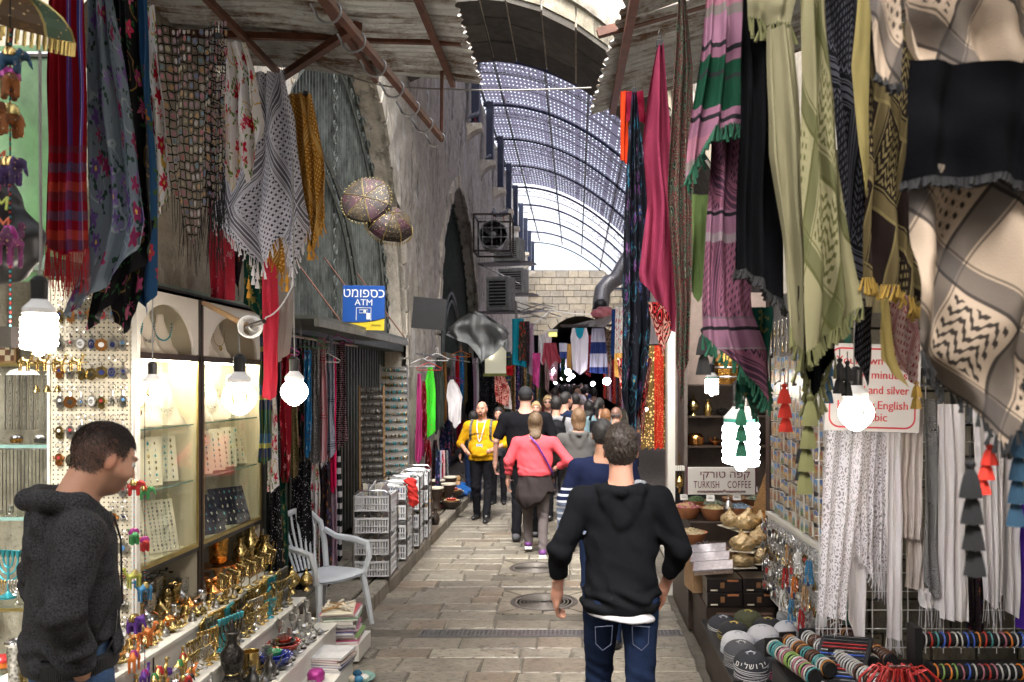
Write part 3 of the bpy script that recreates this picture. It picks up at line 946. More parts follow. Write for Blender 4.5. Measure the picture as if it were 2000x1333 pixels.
for k,Y in enumerate([19.5+3.2*i for i in range(9)]):
 t=thing('roof_post',f'navy steel roof post on a stone corbel, {nth(k)} along the wall from the bridge arch','post',(-2.36,Y,0),group='roof posts on stone corbels')
 MB().box(-.09,-.16,8.1,.09,.16,rz_(-2.4)-.05).build('post_shaft',M_navy,t)
 MB().box(-.11,-.20,8.06,.11,.20,8.10).build('foot_plate',M_navy,t)
 pr=[(-.28,8.06),(.16,8.06),(.16,7.93)]+[(.16-.40*math.sin(a),7.93-.42*(1-math.cos(a)))for a in np.linspace(.2,1.5,6)]+[(-.28,7.45)]
 Mx=Matrix(((1,0,0),(0,0,1),(0,1,0)))
 MB().prism([(x,z)for x,z in pr],-.2,.2,M=Mx).build('corbel',M_wall,t,ang=30)
for k,Y in enumerate([31.0+3.3*i for i in range(5)]):
 t=thing('roof_bracket',f'short navy roof bracket on the far side wall, {nth(k)} towards the end','bracket',(2.3,Y,rz_(2.3)-.25),group='navy roof brackets')
 MB().box(-.45,-.07,-.05,.45,.07,.05).build('bracket_beam',M_navy,t)
 MB().box(.15,-.05,-.5,.25,.05,-.05).build('bracket_strut',M_navy,t)
#corrugated awnings
def corr_sheet(corners,wl,amp,parent,name='metal_sheet',along=1,m=None):
 """corners: near-wall, near-edge, far-edge, far-wall; ridges run from wall to edge"""
 a,b,c,d=[Vector(p)for p in corners]
 L=(d-a).length;n=int(L/wl*8);m_=8;V=[]
 for i in range(n+1):
  t=i/n;p0=a.lerp(d,t);p1=b.lerp(c,t)
  for k in range(m_+1):
   p=p0.lerp(p1,k/m_);j=.012*math.sin(k*1.7+i*.02)
   V.append((p.x+(.012*math.sin(i*1.3)if k==m_ else 0),p.y,p.z+amp*math.sin(2*PI*L*t/wl)+j))
 idx=np.arange((n+1)*(m_+1)).reshape(n+1,m_+1)
 Q=np.stack([idx[:-1,:-1],idx[1:,:-1],idx[1:,1:],idx[:-1,1:]],-1).reshape(-1,4)
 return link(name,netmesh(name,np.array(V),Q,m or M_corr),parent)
aw=thing('corrugated_awning','rusty corrugated metal awning on brown beams above the jewellery cabinets','awning',(0,0,0),group='rusty awnings over the stalls')
for i,(y0,y1)in enumerate(((-3.8,-2.2),(-2.2,-.6),(-.6,1.0),(1.0,2.6),(2.6,4.2),(4.2,5.8))):
 dz=.02*(i-3)
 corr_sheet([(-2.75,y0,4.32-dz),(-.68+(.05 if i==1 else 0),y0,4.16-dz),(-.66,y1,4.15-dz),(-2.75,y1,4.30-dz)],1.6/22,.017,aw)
def bar(p,q,w,h,name,par,m=None):
 p,q=Vector(p),Vector(q);d=(q-p);L=d.length;d.normalize()
 s=d.cross(Vector((0,0,1))).normalized();u=s.cross(d)
 M=Matrix((s,d,u)).transposed()
 return MB().obox((p+q)/2,(w,L,h),M).build(name,m or M_brown,par)
bar((-2.05,1.0,4.13),(-2.05,5.72,4.13),.035,.04,'beam',aw)
bar((-1.39,1.0,4.10),(-1.39,5.75,4.10),.035,.04,'beam',aw)
bar((-.86,1.0,4.08),(-.86,5.78,4.08),.035,.04,'beam',aw)
bar((-2.7,5.15,4.18),(-.72,5.15,4.12),.035,.04,'beam',aw)
bar((-2.7,3.6,4.18),(-.72,3.6,4.12),.035,.04,'beam',aw)
bar((-2.02,5.6,4.05),(-1.25,4.75,4.05),.045,.045,'brace',aw)
bar((-1.09,3.15,3.63),(-.895,5.55,3.63),.035,.035,'hook_bar',aw)
MB().tube([(-.892,5.5,4.07),(-.895,5.5,3.62)],.012,6).build('hanger_rod',M_brown,aw)
MB().tube([(-1.08,3.2,4.07),(-1.08,3.2,3.62)],.012,6).build('hanger_rod',M_brown,aw)
for k in range(8):
 y=3.25+k*.31;x=-1.09+(y-3.15)*.081
 MB().tube([(x+.028,y,3.63)]+[(x+.055*math.cos(a)-.01,y,3.60+.055*math.sin(a))for a in np.linspace(.3,-3.0,9)]+[(x-.085,y,3.63)],.006,5).build('hook',M_steel,aw)
aw2=thing('corrugated_awning','tilted peeling white corrugated awning above the checked scarves','awning',(0,0,0),group='rusty awnings over the stalls')
xl=lambda y:.10+(6-y)*.085
for i,(y0,y1)in enumerate(((-3.0,-1.5),(-1.5,0),(0,1.5),(1.5,3.0),(3.0,4.5),(4.5,6.0))):
 d=.015*(i-3)
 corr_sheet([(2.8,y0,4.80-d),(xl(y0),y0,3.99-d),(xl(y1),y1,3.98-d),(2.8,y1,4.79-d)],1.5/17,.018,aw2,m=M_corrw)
bar((.34,1.2,3.86),(.26,5.9,3.93),.045,.045,'beam',aw2)
bar((.95,1.2,4.05),(.95,5.9,4.1),.045,.045,'beam',aw2)
bar((.12,4.6,3.94),(2.7,4.6,4.68),.045,.045,'beam',aw2)
bar((.2,2.9,3.94),(2.7,2.9,4.68),.045,.045,'beam',aw2)
aw3=thing('shop_canopy','green tarpaulin lining stretched behind the hanging bags and red scarf','canopy',(0,0,0))
drape('tarpaulin',4.35,[(90,-140,128),(560,-140,128)],[(0,552),(1,548)],pm('green_tarpaulin',(.045,.10,.04),.55,0,.6,4),folds=2,amp=.02,parent=aw3,nv=20)
MB().tube([(-3.4,4.34,3.72),(-2.55,4.34,3.72)],.015,6).build('canopy_rail',M_steel,aw3)
#cables
def cable(name,pts,r,label,m=None,sag=.0,cat='cable'):
 pts=[Vector(p)for p in pts];out=[]
 for a,b in zip(pts,pts[1:]):
  for i in range(8):
   t=i/8;out.append(a.lerp(b,t)-Vector((0,0,sag*4*t*(1-t))))
 out.append(pts[-1])
 return tag(MB().tube(out,r,5).build(name,m or M_wire),label,cat)
cable('cable',[U(425,20,5.5),U(610,120,5.5),U(760,170,5.6),U(1155,172,5.6)],.006,'grey cable strung across the street between the two awnings',sag=.02)
#fabrics
def fabric(name,fn,rough=.85,alpha=None,shine=0.0,bump=.25,trans=0.0):
 g=G(name);u,v=g.uv()
 c=fn(g,u,v)
 g.set(c,rough)
 g.bsdf.inputs['Specular IOR Level'].default_value=.08
 if alpha:g.set(alpha=alpha(g,u,v))
 vec=g.vec(u*260,v*260,0.0)
 g.bump(g.noise(1,vec,1)+g.noise(1,g.vec(u*9,v*5,0.0),3)*3.0,bump,.004)
 if trans:
  tl=g.n('BsdfTranslucent');mx=g.n('MixShader');mx.inputs[0].default_value=trans
  g.put(tl.inputs[0],c)
  g.t.links.new(g.bsdf.outputs[0],mx.inputs[1]);g.t.links.new(tl.outputs[0],mx.inputs[2]);g.t.links.new(mx.outputs[0],g.out.inputs[0])
 return g.mat
def atan2(g,a,b):return g.m('ARCTAN2',a,b)
def P_floral(bg,cols,scale=11,dens=.55,leaf=(.03,.09,.03),seed=0,curls=None,big=.48):
 def fn(g,u,v):
  n=g.noise(7,g.vec(u,v,seed),2,out=0)
  uu=u+n*.03+seed*1.3;vv=v+n*.03
  d,(r,q,b),dx,dy=g.vnode(scale,g.vec(uu,vv,0.0))
  an=atan2(g,dy,dx)
  R=g.m('COSINE',an*5.0+r*6.0)*(.2*big)+big*.75
  on=g.m('LESS_THAN',d,R)*(r<dens)
  c=bg if isinstance(bg,tuple)else bg
  if curls:
   w=g.voro(scale*.42,g.vec(u+n*.1+3,v+n*.1,seed),out='Distance')
   ln=g.m('LESS_THAN',((w*5.5+n*1.2).fr()-.5).ab(),.085)*(g.m('LESS_THAN',w,.46))
   c=g.mix(ln,c,curls)
  if leaf:
   d2,(r2,q2,b2),x2,y2=g.vnode(scale*1.7,g.vec(uu+.37,vv+.11,0.0))
   a2=atan2(g,y2,x2)
   L=g.m('COSINE',a2*2.0+r2*9.0)*.2+.3
   near=g.m('LESS_THAN',d,.75)*(r<dens+.1)
   c=g.mix(g.m('LESS_THAN',d2,L)*near,c,leaf)
  st=[(i/len(cols),k)for i,k in enumerate(cols)]
  fc=g.ramp(q,st,'CONSTANT')
  dark=g.m('LESS_THAN',g.m('COSINE',an*5.0+r*6.0+3.14),-.8)
  fc=g.mix((1.0-d/R)*.75,fc,tuple(x*.35 for x in cols[0]))
  fc=g.mix(g.m('LESS_THAN',d,R*.28),fc,(.75,.5,.12))
  return g.mix(on,c,fc)
 return fn
def P_keff(bg,fg,rot=45,cell=.022,period=.5,band=None,phase=.1,chev=.66,fill=0):
 band=band or fg
 def fn(g,u,v):
  n=g.noise(3,g.vec(u,v,1.0),2)*.03
  U0,V0=g.rot(u+phase,v+phase*1.7,rot)
  U0=U0+n;V0=V0+n
  tu,tv=(U0/period).tri(),(V0/period).tri()
  t=g.mx(tu,tv)
  iu=(U0/cell).fl();fx=(U0/cell).fr()-.5
  fy=(V0/(cell*1.25)+g.m('MODULO',iu.ab(),2.0)*.5).fr()-.5
  tick=g.m('LESS_THAN',(fx+fy*.35).ab()*1.15+(fy-fx*.3).ab()*.95,.33)
  link_=g.m('LESS_THAN',(fx-fy*.8).ab(),.07)
  net=g.mx(tick,link_*.65)
  cp=cell*1.15
  zz=((V0+(U0/(cp*1.6)).tri()*cp*.8)/cp).fr()
  ch=g.m('LESS_THAN',zz,.45)*g.m('GREATER_THAN',(U0/(cp*1.6)).tri(),.12)
  pat=g.mix(g.m('GREATER_THAN',t,chev),g.vec(net,net,net),g.vec(ch,ch,ch))
  pc=g.n('SeparateColor');g.put(pc.inputs[0],pat);pf=S(g,pc.outputs[0])
  b=g.m('GREATER_THAN',t,.78)
  lines=g.mx(g.m('LESS_THAN',(t-.955).ab(),.03),g.mx(g.m('LESS_THAN',(t-.85).ab(),.011),g.m('LESS_THAN',(t-.885).ab(),.008)))
  pf=g.m('MULTIPLY',pf,1.0-b)
  c=g.mix(pf*.95,bg,fg)
  if fill:c=g.mix(b*fill*(1.0-.35*tick),c,band)
  return g.mix(lines*b*.8,c,fg)
 return fn
def P_block(bg,fg,band,rot,P=.26,cell=.03,phase=.1,bw=.2,bf=.8):
 def fn(g,u,v):
  n=g.noise(3,g.vec(u,v,1.0),2)*.03
  U0,V0=g.rot(u+phase,v+phase*1.7,rot);U0=U0+n;V0=V0+n
  a,b=(U0/P),(V0/P);k=g.m('MODULO',(a.fl()+b.fl()*2.0).ab(),3.0);fa,fb_=a.fr(),b.fr()
  inn=g.m('GREATER_THAN',g.mn(fa,fb_),bw+.07)*g.m('LESS_THAN',g.mx(fa,fb_),.93)
  wv=g.m('SINE',U0*(2*PI/(cell*2.2)))*cell*.55+g.m('SINE',U0*(2*PI/(cell*.5)))*cell*.10
  ch=g.m('LESS_THAN',((V0+wv)/(cell*1.1)).fr(),.40)
  ix=(U0/cell).fl();fx=(U0/cell).fr()-.5;fy=(V0/cell+g.m('MODULO',ix.ab(),2.0)*.5).fr()-.5
  tk=g.m('LESS_THAN',(fx+fy*.4).ab()+(fy-fx*.3).ab(),.34)
  ln=g.m('LESS_THAN',(fx-fy*.8).ab(),.06)*.5
  pat=g.mx(ch*g.m('LESS_THAN',(k-1.0).ab(),.5),g.mx(tk,ln)*g.m('GREATER_THAN',k,1.5))*inn
  c=g.mix(pat*.93,bg,fg)
  for f_ in(fa,fb_):
   c=g.mix(g.m('LESS_THAN',f_,bw)*bf,c,band)
   c=g.mix(g.mx(g.m('LESS_THAN',(f_-bw-.03).ab(),.010),g.m('LESS_THAN',(f_-.02).ab(),.02))*.7,c,fg)
  return c
 return fn
def P_stripes(period,stops,axis=0,plaid=None):
 def fn(g,u,v):
  q=(u if axis==0 else v)
  c=g.ramp((q/period).fr(),stops,'CONSTANT')
  if plaid:
   pp,st,f=plaid
   c2=g.ramp(((v if axis==0 else u)/pp).fr(),st,'CONSTANT')
   c=g.mix(f,c,c2)
  n=g.noise(30,g.vec(u*8,v,0.0),2)
  return g.mix(n*.5,c,g.mix(.5,c,(.02,.02,.02)))
 return fn
def P_plain(c,var=.3):
 def fn(g,u,v):
  n=g.noise(6,g.vec(u,v,0.0),3)
  return g.mix(n,tuple(q*(1-var)for q in c),tuple(min(1,q*(1+var))for q in c))
 return fn
def P_dots(bg,fg,cell=.03,r=.25,jit=.6):
 def fn(g,u,v):
  d,(r1,q,b),dx,dy=g.vnode(1/cell,g.vec(u,v,0.0),jit)
  return g.mix(g.m('LESS_THAN',d,r),bg,fg)
 return fn
def P_paisley(bg,l1,l2,scale=9,seed=0):
 def fn(g,u,v):
  n=g.noise(9,g.vec(u+seed,v,0.0),2)
  d,(r,q,b),dx,dy=g.vnode(scale,g.vec(u+n*.05+seed,v+n*.05,0.0),.8)
  a=atan2(g,dy,dx)
  e=d*(1.0+.35*g.m('SINE',a+r*6.0))
  ring=g.m('LESS_THAN',((e*7.0).fr()-.5).ab(),.17)
  pet=g.m('LESS_THAN',g.m('SINE',a*9.0+e*14.0),-.1)
  c=g.mix(ring,bg,l1)
  c=g.mix(g.m('GREATER_THAN',e,.42)*pet*.8,c,l2)
  return g.mix(g.m('LESS_THAN',e,.12),c,l2)
 return fn
RED,CRIM,PINK,HOT=hexc('#8e1420'),hexc('#7c0f1c'),hexc('#b5405c'),hexc('#d8205c')
BLK,NAVY,WHT,CREAM=(.012,.012,.014),(.012,.016,.05),(.72,.72,.76),(.55,.5,.38)
FLW=[hexc('#c02848'),hexc('#d86a90'),hexc('#7a3a8c'),hexc('#b01828')]
fb={}
fb['greyfloral']=fabric('grey_blue_floral_print',P_floral((.17,.215,.265),[hexc('#6e5496'),hexc('#9a2c58'),hexc('#8a74b0')],11,.72,(.025,.06,.045),1,curls=(.30,.36,.40)),.6)
fb['blackfloral']=fabric('black_floral_print',P_floral(BLK,[hexc('#d25a90'),hexc('#c8385c'),hexc('#e07898')],12,.5,(.03,.10,.04),2,curls=(.22,.14,.05)),.6)
fb['bluefloral']=fabric('blue_floral_print',P_floral((.02,.075,.17),[hexc('#c08030'),hexc('#c03050')],12,.25,(.05,.10,.03),3),.5)
fb['whitefloral']=fabric('white_rose_print',P_floral((.68,.66,.66),[hexc('#c4203c'),hexc('#d84868'),hexc('#c02848')],11,.62,(.12,.2,.03),4,curls=(.55,.36,.08)),.7)
def redscarf(g,u,v):
 c=g.ramp(u/.6,[(0,CRIM),(.52,CRIM),(.54,hexc('#5a3a80')),(.60,(.35,.3,.35)),(.62,hexc('#4a2860')),(.72,CRIM),(.78,hexc('#39407c')),(.84,(.4,.35,.4)),(.86,hexc('#5a3a80')),(.93,CRIM)],'CONSTANT')
 k=g.m('LESS_THAN',v,-.62)
 b=g.ramp((v/.17).fr(),[(0,CRIM),(.2,hexc('#5e2c34')),(.4,hexc('#a4402c')),(.6,CRIM),(.8,hexc('#46485e'))],'CONSTANT')
 return g.mix(k*.6,c,b)
fb['redscarf']=fabric('crimson_striped_weave',redscarf,.85)
fb['keff']=fabric('white_black_check_cloth',P_keff((.56,.56,.63),(.015,.015,.025),45,.030,.62,phase=.22,chev=.74),.85,trans=.15)
fb['mustard']=fabric('mustard_check_cloth',P_keff(hexc('#a06a18'),hexc('#d8b878'),45,.028,.42,phase=.1),.85)
fb['starfish']=fabric('pink_starfish_print',P_floral(hexc('#c0384c'),[hexc('#e09aa6'),hexc('#d88a98')],13,.6,None,5,big=.4),.7,trans=.2)
fb['pinksheer']=fabric('sheer_coral_cloth',P_plain(hexc('#d8445c'),.2),.7,trans=.35)
fb['whitesheer']=fabric('sheer_pale_cloth',P_plain((.5,.45,.42),.1),.7,alpha=lambda g,u,v:.62,trans=.35)
fb['greenleaf']=fabric('dark_green_leaf_print',P_floral((.006,.05,.035),[hexc('#8a8040'),hexc('#6a7a50')],15,.5,(.10,.10,.04),6),.7)
fb['orange']=fabric('orange_cloth',P_stripes(.05,[(0,hexc('#b83010')),(.5,hexc('#c84010'))]),.7)
fb['maroon']=fabric('maroon_cloth',P_plain(hexc('#6e0c26')),.7)
fb['peacock']=fabric('black_peacock_print',P_floral((.008,.009,.014),[hexc('#2a6a84'),hexc('#38406e'),hexc('#5a2c60')],13,.5,(.05,.05,.07),7,curls=(.03,.10,.13)),.75)
fb['pink']=fabric('dusty_pink_cloth',P_plain(hexc('#8e3650'),.12),.8,trans=.2)
fb['paisley']=fabric('green_black_paisley',P_paisley((.012,.014,.012),(.16,.20,.14),hexc('#6e2830'),15),.8)
fb['pinkkeff']=fabric('pink_grey_check_cloth',lambda g,u,v:g.mix(g.m('GREATER_THAN',((v/.30)).tri(),.70),P_keff(hexc('#7e5062'),(.02,.015,.03),15,.020,.45,phase=.3)(g,u,v),P_stripes(.16,[(0,hexc('#866074')),(.3,BLK),(.36,hexc('#866074')),(.5,(.14,.11,.12)),(.8,(.25,.2,.22))],1)(g,u,v)),.85)
fb['pinkstripe']=fabric('pink_green_striped_cloth',P_stripes(.42,[(0,hexc('#80586c')),(.10,BLK),(.13,hexc('#80586c')),(.18,hexc('#0c3a28')),(.38,(.02,.02,.022)),(.41,hexc('#0c3a28')),(.50,hexc('#7a5466')),(.56,BLK),(.59,hexc('#866074')),(.78,(.15,.13,.12)),(.84,hexc('#906070'))],1),.85)
fb['black']=fabric('black_cloth',P_plain((.0028,.003,.004),.3),1.0)
fb['olive']=fabric('cream_olive_check_cloth',P_block((.25,.23,.13),(.07,.07,.022),(.08,.085,.035),32,.30,.030,.12),.85,trans=.15)
fb['cream']=fabric('cream_cloth',P_plain((.25,.23,.14),.12),.85,trans=.2)
fb['yellow']=fabric('butter_yellow_cloth',P_plain((.46,.38,.15),.12),.85,trans=.25)
fb['blacksilver']=fabric('black_silver_check_cloth',P_keff((.008,.008,.010),(.10,.10,.12),20,.018,.4),.8)
fb['brownkeff']=fabric('brown_gold_check_cloth',P_block((.016,.010,.008),(.20,.16,.07),(.13,.10,.045),25,.22,.022,.05),.85)
fb['bigkeff']=fabric('off_white_black_check_cloth',P_block((.42,.33,.25),(.015,.013,.013),(.085,.075,.07),38,.175,.021,.11,.26),.85,trans=.15)
fb['redkeff']=fabric('red_pink_check_cloth',P_keff(hexc('#b49c98'),hexc('#7c1428'),40,.022,.16,hexc('#6a1024')),.85)
fb['vmotif']=fabric('brown_coral_beaded_motif',P_paisley(hexc('#2c1010'),hexc('#c23438'),hexc('#d8b0a0'),9,3),.85)
def lace_alpha(g,u,v):
 d,(r,q,b),dx,dy=g.vnode(17,g.vec(u,v,0.0),.75)
 a=atan2(g,dy,dx)
 sp=g.m('SINE',d*26.0+a*1.0+r*6.0)
 w=g.voro(38,g.vec(u,v,0.0),feature='DISTANCE_TO_EDGE')
 return g.mx(g.mx(g.m('GREATER_THAN',sp,.1),g.m('LESS_THAN',w,.09)),.35)
fb['lace']=fabric('white_flower_lace',P_plain((.82,.79,.82),.05),.8,alpha=lace_alpha,trans=.08)
fb['white']=fabric('white_gauze',P_plain((.82,.79,.80),.06),.8,trans=.08)
fb['ivory']=fabric('ivory_crinkle_cloth',P_stripes(.03,[(0,(.80,.73,.69)),(.5,(.68,.61,.58))]),.8,trans=.08)
fb['bandana']=fabric('black_white_paisley_cloth',P_paisley((.015,.015,.017),(.45,.45,.45),(.3,.3,.3),22),.85)
fb['netalpha']=None
def net_c(g,u,v):
 d,(r,q,b),dx,dy=g.vnode(30,g.vec(u,v*.85,0.0),.35)
 c=g.ramp(r,[(0,(.30,.12,.14)),(.14,hexc('#b0607a')),(.28,(.35,.32,.2)),(.4,hexc('#2c6c80')),(.5,(.45,.42,.42)),(.62,hexc('#8a6a80')),(.74,hexc('#b0803c')),(.84,hexc('#a03848')),(.92,hexc('#3a5a90'))],'CONSTANT')
 n=g.noise(200,g.vec(u,v,0.0),1)
 return g.mix(g.m('LESS_THAN',d,.34),(.012,.01,.01),g.mix(n*.6,c,(.5,.45,.4)))
def net_a(g,u,v):
 d,(r,q,b),dx,dy=g.vnode(30,g.vec(u,v*.85,0.0),.35)
 e=g.voro(30,g.vec(u,v*.85,0.0),feature='DISTANCE_TO_EDGE',rand=.35)
 return g.mx(g.m('LESS_THAN',d,.33),g.m('LESS_THAN',e,.075))
fb['net']=fabric('crochet_net',net_c,.8,alpha=net_a)
fb['lilacfloral']=fabric('navy_lilac_floral',P_floral(NAVY,[hexc('#8a78b8'),hexc('#c84868')],15,.5,(.02,.10,.05),8),.8)
fb['folk']=fabric('green_blue_folk_print',P_stripes(.34,[(0,hexc('#1c4a28')),(.3,hexc('#141c50')),(.5,(.5,.46,.1)),(.6,hexc('#2a5a80')),(.8,hexc('#14401c'))],1,(.05,[(0,(.4,.36,.1)),(.3,hexc('#16301c')),(.7,hexc('#3a60a0'))],.35)),.85)
fb['olivepaisley']=fabric('olive_paisley_print',P_paisley(hexc('#6a5a38'),hexc('#a89870'),hexc('#3a3a20'),16),.8)
fb['redfloral']=fabric('red_rose_print',P_floral(hexc('#7a1020'),[hexc('#d04860'),hexc('#e0a0a0')],14,.55,(.03,.08,.03),9),.8)
fb['greyspeck']=fabric('grey_speckled_print',P_dots((.16,.15,.15),(.5,.47,.45),.016,.3),.8)
fb['blueprint']=fabric('sky_blue_print',P_floral(hexc('#2c7ab0'),[hexc('#b8d0e0'),hexc('#1c3c78')],20,.5,None,10),.8)
fb['pinkcheck']=fabric('pink_white_check_cloth',P_keff(hexc('#c8b0b4'),hexc('#b82c48'),0,.016,.5),.8)
fb['navycheck']=fabric('navy_white_check_cloth',P_keff(hexc('#b0b4c4'),NAVY,0,.016,.4),.8)
fb['hot']=fabric('hot_pink_cloth',P_plain(HOT,.15),.75)
fb['sequin']=fabric('black_sequin_net',P_dots(BLK,(.6,.35,.4),.020,.33,.3),.4)
fb['blackdots']=fabric('black_white_speck_print',P_dots(BLK,(.5,.5,.52),.022,.22,1),.8)
fb['bwstripe']=fabric('black_white_broad_stripe',P_stripes(.11,[(0,(.6,.58,.6)),(.5,BLK)],1),.8)
fb['ribbon']=fabric('lilac_ribbon_stripe',P_stripes(.03,[(0,(.55,.5,.58)),(.35,hexc('#7c4c80')),(.6,(.6,.58,.6)),(.8,hexc('#c03a6c'))]),.7)
fb['charcoal']=fabric('charcoal_cloth',P_plain((.05,.05,.055),.2),.85)
fb['greyolive']=fabric('dark_sage_cloth',P_plain((.05,.06,.05),.15),.85)
fb['lime']=fabric('lime_green_satin',P_floral((.08,.72,.05),[hexc('#a0a840'),hexc('#60c040')],26,.25,None,11),.55)
fb['magenta']=fabric('magenta_cloth',P_plain(hexc('#b04078'),.15),.8)
fb['turq']=fabric('turquoise_satin',P_plain(hexc('#1890a4'),.1),.5)
fb['blueplain']=fabric('blue_cloth',P_plain(hexc('#223c70'),.2),.8)
fb['purple']=fabric('violet_cloth',P_plain(hexc('#4c2a90'),.1),.8)
fb['redplain']=fabric('scarlet_cloth',P_plain(hexc('#a81c20'),.15),.8)
fb['tan']=fabric('tan_cloth',P_plain(hexc('#8a6238'),.2),.8)
fb['spot']=fabric('beige_leopard_print',P_dots(hexc('#8c7860'),(.02,.015,.01),.075,.42,.6),.8)
fb['bluebands']=fabric('white_blue_banded_cloth',lambda g,u,v:g.mix(g.m('LESS_THAN',((v/.52)+.02).fr(),.46),(.62,.62,.68),g.mix(g.m('LESS_THAN',g.noise(40,g.vec(u*3,v*.6,0.0),2),.5),hexc('#4a5c94'),hexc('#1c2c60'))),.8,trans=.2)
fb['pinkwhite']=fabric('pink_white_shawl_cloth',lambda g,u,v:g.mix(g.m('LESS_THAN',v+((u-.45).ab())*1.1,-.42),hexc('#b4505c'),g.mix(g.m('LESS_THAN',((v+((u-.45).ab()))/.11).fr(),.35),(.62,.56,.6),hexc('#b85a68'))),.8,trans=.2)
fb['poppy']=fabric('black_poppy_print',P_floral((.03,.025,.02),[hexc('#c41818'),hexc('#d02c20')],8,.85,(.2,.18,.1),12,big=.4),.7)
fb['gold']=fabric('gold_trinket_strip',P_dots((.10,.06,.02),(.75,.5,.2),.03,.35),.35)
fb['redgold']=fabric('red_beaded_strip',P_dots((.32,.02,.01),(.6,.35,.12),.02,.25),.6)
fb['brownmulti']=fabric('dark_patterned_cloth',P_floral((.03,.02,.025),[hexc('#8a2c48'),hexc('#3a4c80'),hexc('#906040')],18,.6,(.05,.06,.04),13),.8)
M_thr_w=pm('white_thread',(.62,.60,.62),.9);M_thr_b=pm('black_thread',(.012,.012,.013),.9);M_thr_m=pm('mustard_thread',hexc('#c08a2c'),.9)
M_thr_g=pm('green_thread',hexc('#0e4a34'),.9);M_thr_o=pm('olive_thread',(.12,.12,.045),.9);M_thr_r=pm('red_thread',hexc('#a01c24'),.9)
M_thr_c=pm('coral_thread',hexc('#d83a2c'),.9);M_thr_y=pm('yellow_thread',hexc('#9a7c34'),.9);M_thr_k=pm('blue_thread',hexc('#2c4c64'),.9);M_thr_p=pm('pink_thread',hexc('#c0506c'),.9)
D=drape
def clip(px,py,Y,lab):
 p=U(px,py,Y);t=thing('trouser_clip',lab,'clip',p,group='metal clips holding scarves')
 MB().box(-.014,-.006,-.014,.014,.006,.010).build('jaw',M_black,t)
 MB().tube([(-.004,0,.01),(-.005,0,.04),(0,0,.055),(.005,0,.04),(.004,0,.01)],.002,4).build('wire_spring',M_chrome,t)
#cloths hanging above the cabinets
D('scarf',2.9,[(-60,96,166),(300,90,168),(560,86,172)],[(0,478),(.45,500),(1,488)],fb['redscarf'],'crimson fringed scarf with purple stripes hanging beside the hanging bags',folds=4,amp=.012,cw=.6,group='scarves above the cabinets',fringe=(M_thr_r,.13,.004,'thread'))
D('scarf',3.0,[(-60,165,212),(250,170,252),(430,172,278),(500,162,262),(560,146,236),(620,128,168)],[(0,622),(.35,600),(.7,540),(1,468)],fb['greyfloral'],'grey-blue floral headscarf with purple flowers and a pale lower corner',folds=3,amp=.022,cw=.75,group='scarves above the cabinets')
D('scarf',3.12,[(-60,205,262),(250,225,285),(450,230,300),(540,190,298),(645,168,225)],[(0,646),(.3,620),(.65,545),(1,470)],fb['blackfloral'],'black headscarf with pink roses between the grey and the blue floral ones',folds=3,amp=.025,cw=.7,group='scarves above the cabinets')
D('scarf',3.2,[(430,215,300),(560,215,282),(650,226,262)],[(0,630),(.5,655),(1,610)],fb['blackfloral'],'lower black corner of a rose headscarf hanging over the keychain board',folds=2,amp=.015,cw=.3,group='scarves above the cabinets')
D('scarf',3.26,[(-60,238,286),(300,258,302),(560,250,302),(620,270,300)],[(0,560),(.6,618),(1,575)],fb['bluefloral'],'deep blue headscarf with a gold flower corner beside the black rose one',folds=2,amp=.018,cw=.4,group='scarves above the cabinets')
D('scarf',3.34,[(10,268,302),(200,284,322),(410,292,334)],[(0,440),(.5,418),(1,382)],fb['whitefloral'],'narrow white rose scarf hanging beside the crochet net shawl',folds=2,amp=.014,cw=.35,group='scarves above the cabinets')
D('shawl',3.6,[(48,292,442),(250,300,436),(400,322,428),(480,345,410)],[(0,320),(.2,400),(.42,478),(.6,440),(.8,400),(1,330)],fb['net'],'black crochet net shawl dotted with coloured beads','shawl',folds=3,amp=.02,cw=.62,nu=60,fringe=(M_thr_b,.14,.022,'thread'),top=[(0,40),(.45,62),(1,36)])
D('shawl',3.68,[(60,405,442),(250,400,440),(420,402,440)],[(0,330),(.5,400),(1,340)],fb['net'],'bunched side of the crochet shawl with long black fringe','shawl',folds=4,amp=.02,cw=.5,nu=40,fringe=(M_thr_b,.30,.010,'thread'))
D('scarf',4.5,[(82,432,478),(140,436,498),(250,440,512),(380,440,505)],[(0,352),(.25,378),(.5,300),(.62,362),(1,268)],fb['whitefloral'],'white headscarf with red roses hanging next to the black and white check',folds=3,amp=.03,cw=.8,group='scarves above the cabinets')
D('checked_scarf',4.95,[(140,482,556),(230,462,575),(350,425,590),(430,404,602),(520,440,592)],[(0,415),(.1,440),(.3,500),(.45,530),(.58,500),(.72,455),(.82,500),(.9,535),(1,440)],fb['keff'],'white and black checked scarf with tasselled edge hanging above the cabinets',folds=3,amp=.045,cw=1.15,group='scarves above the cabinets',fringe=(M_thr_w,.055,.02,'tuft'))
D('checked_scarf',5.1,[(380,455,560),(470,470,556),(560,520,556)],[(0,420),(.5,500),(.85,560),(1,520)],fb['mustard'],'mustard checked corner showing under the white and black check',folds=2,amp=.02,cw=.4,fringe=(M_thr_m,.05,.02,'tuft'))
D('checked_scarf',5.05,[(182,562,606),(300,568,628),(420,580,634),(480,594,622)],[(0,440),(.35,470),(.6,498),(1,430)],fb['mustard'],'mustard yellow checked scarf with tassels hanging against the iron gate',folds=3,amp=.03,cw=.7,fringe=(M_thr_m,.05,.02,'tuft'))
D('scarf',5.45,[(398,408,456),(588,408,458)],[(0,580),(1,588)],fb['starfish'],'coral pink starfish print scarf hanging above the second cabinet',folds=3,amp=.02,cw=.4)
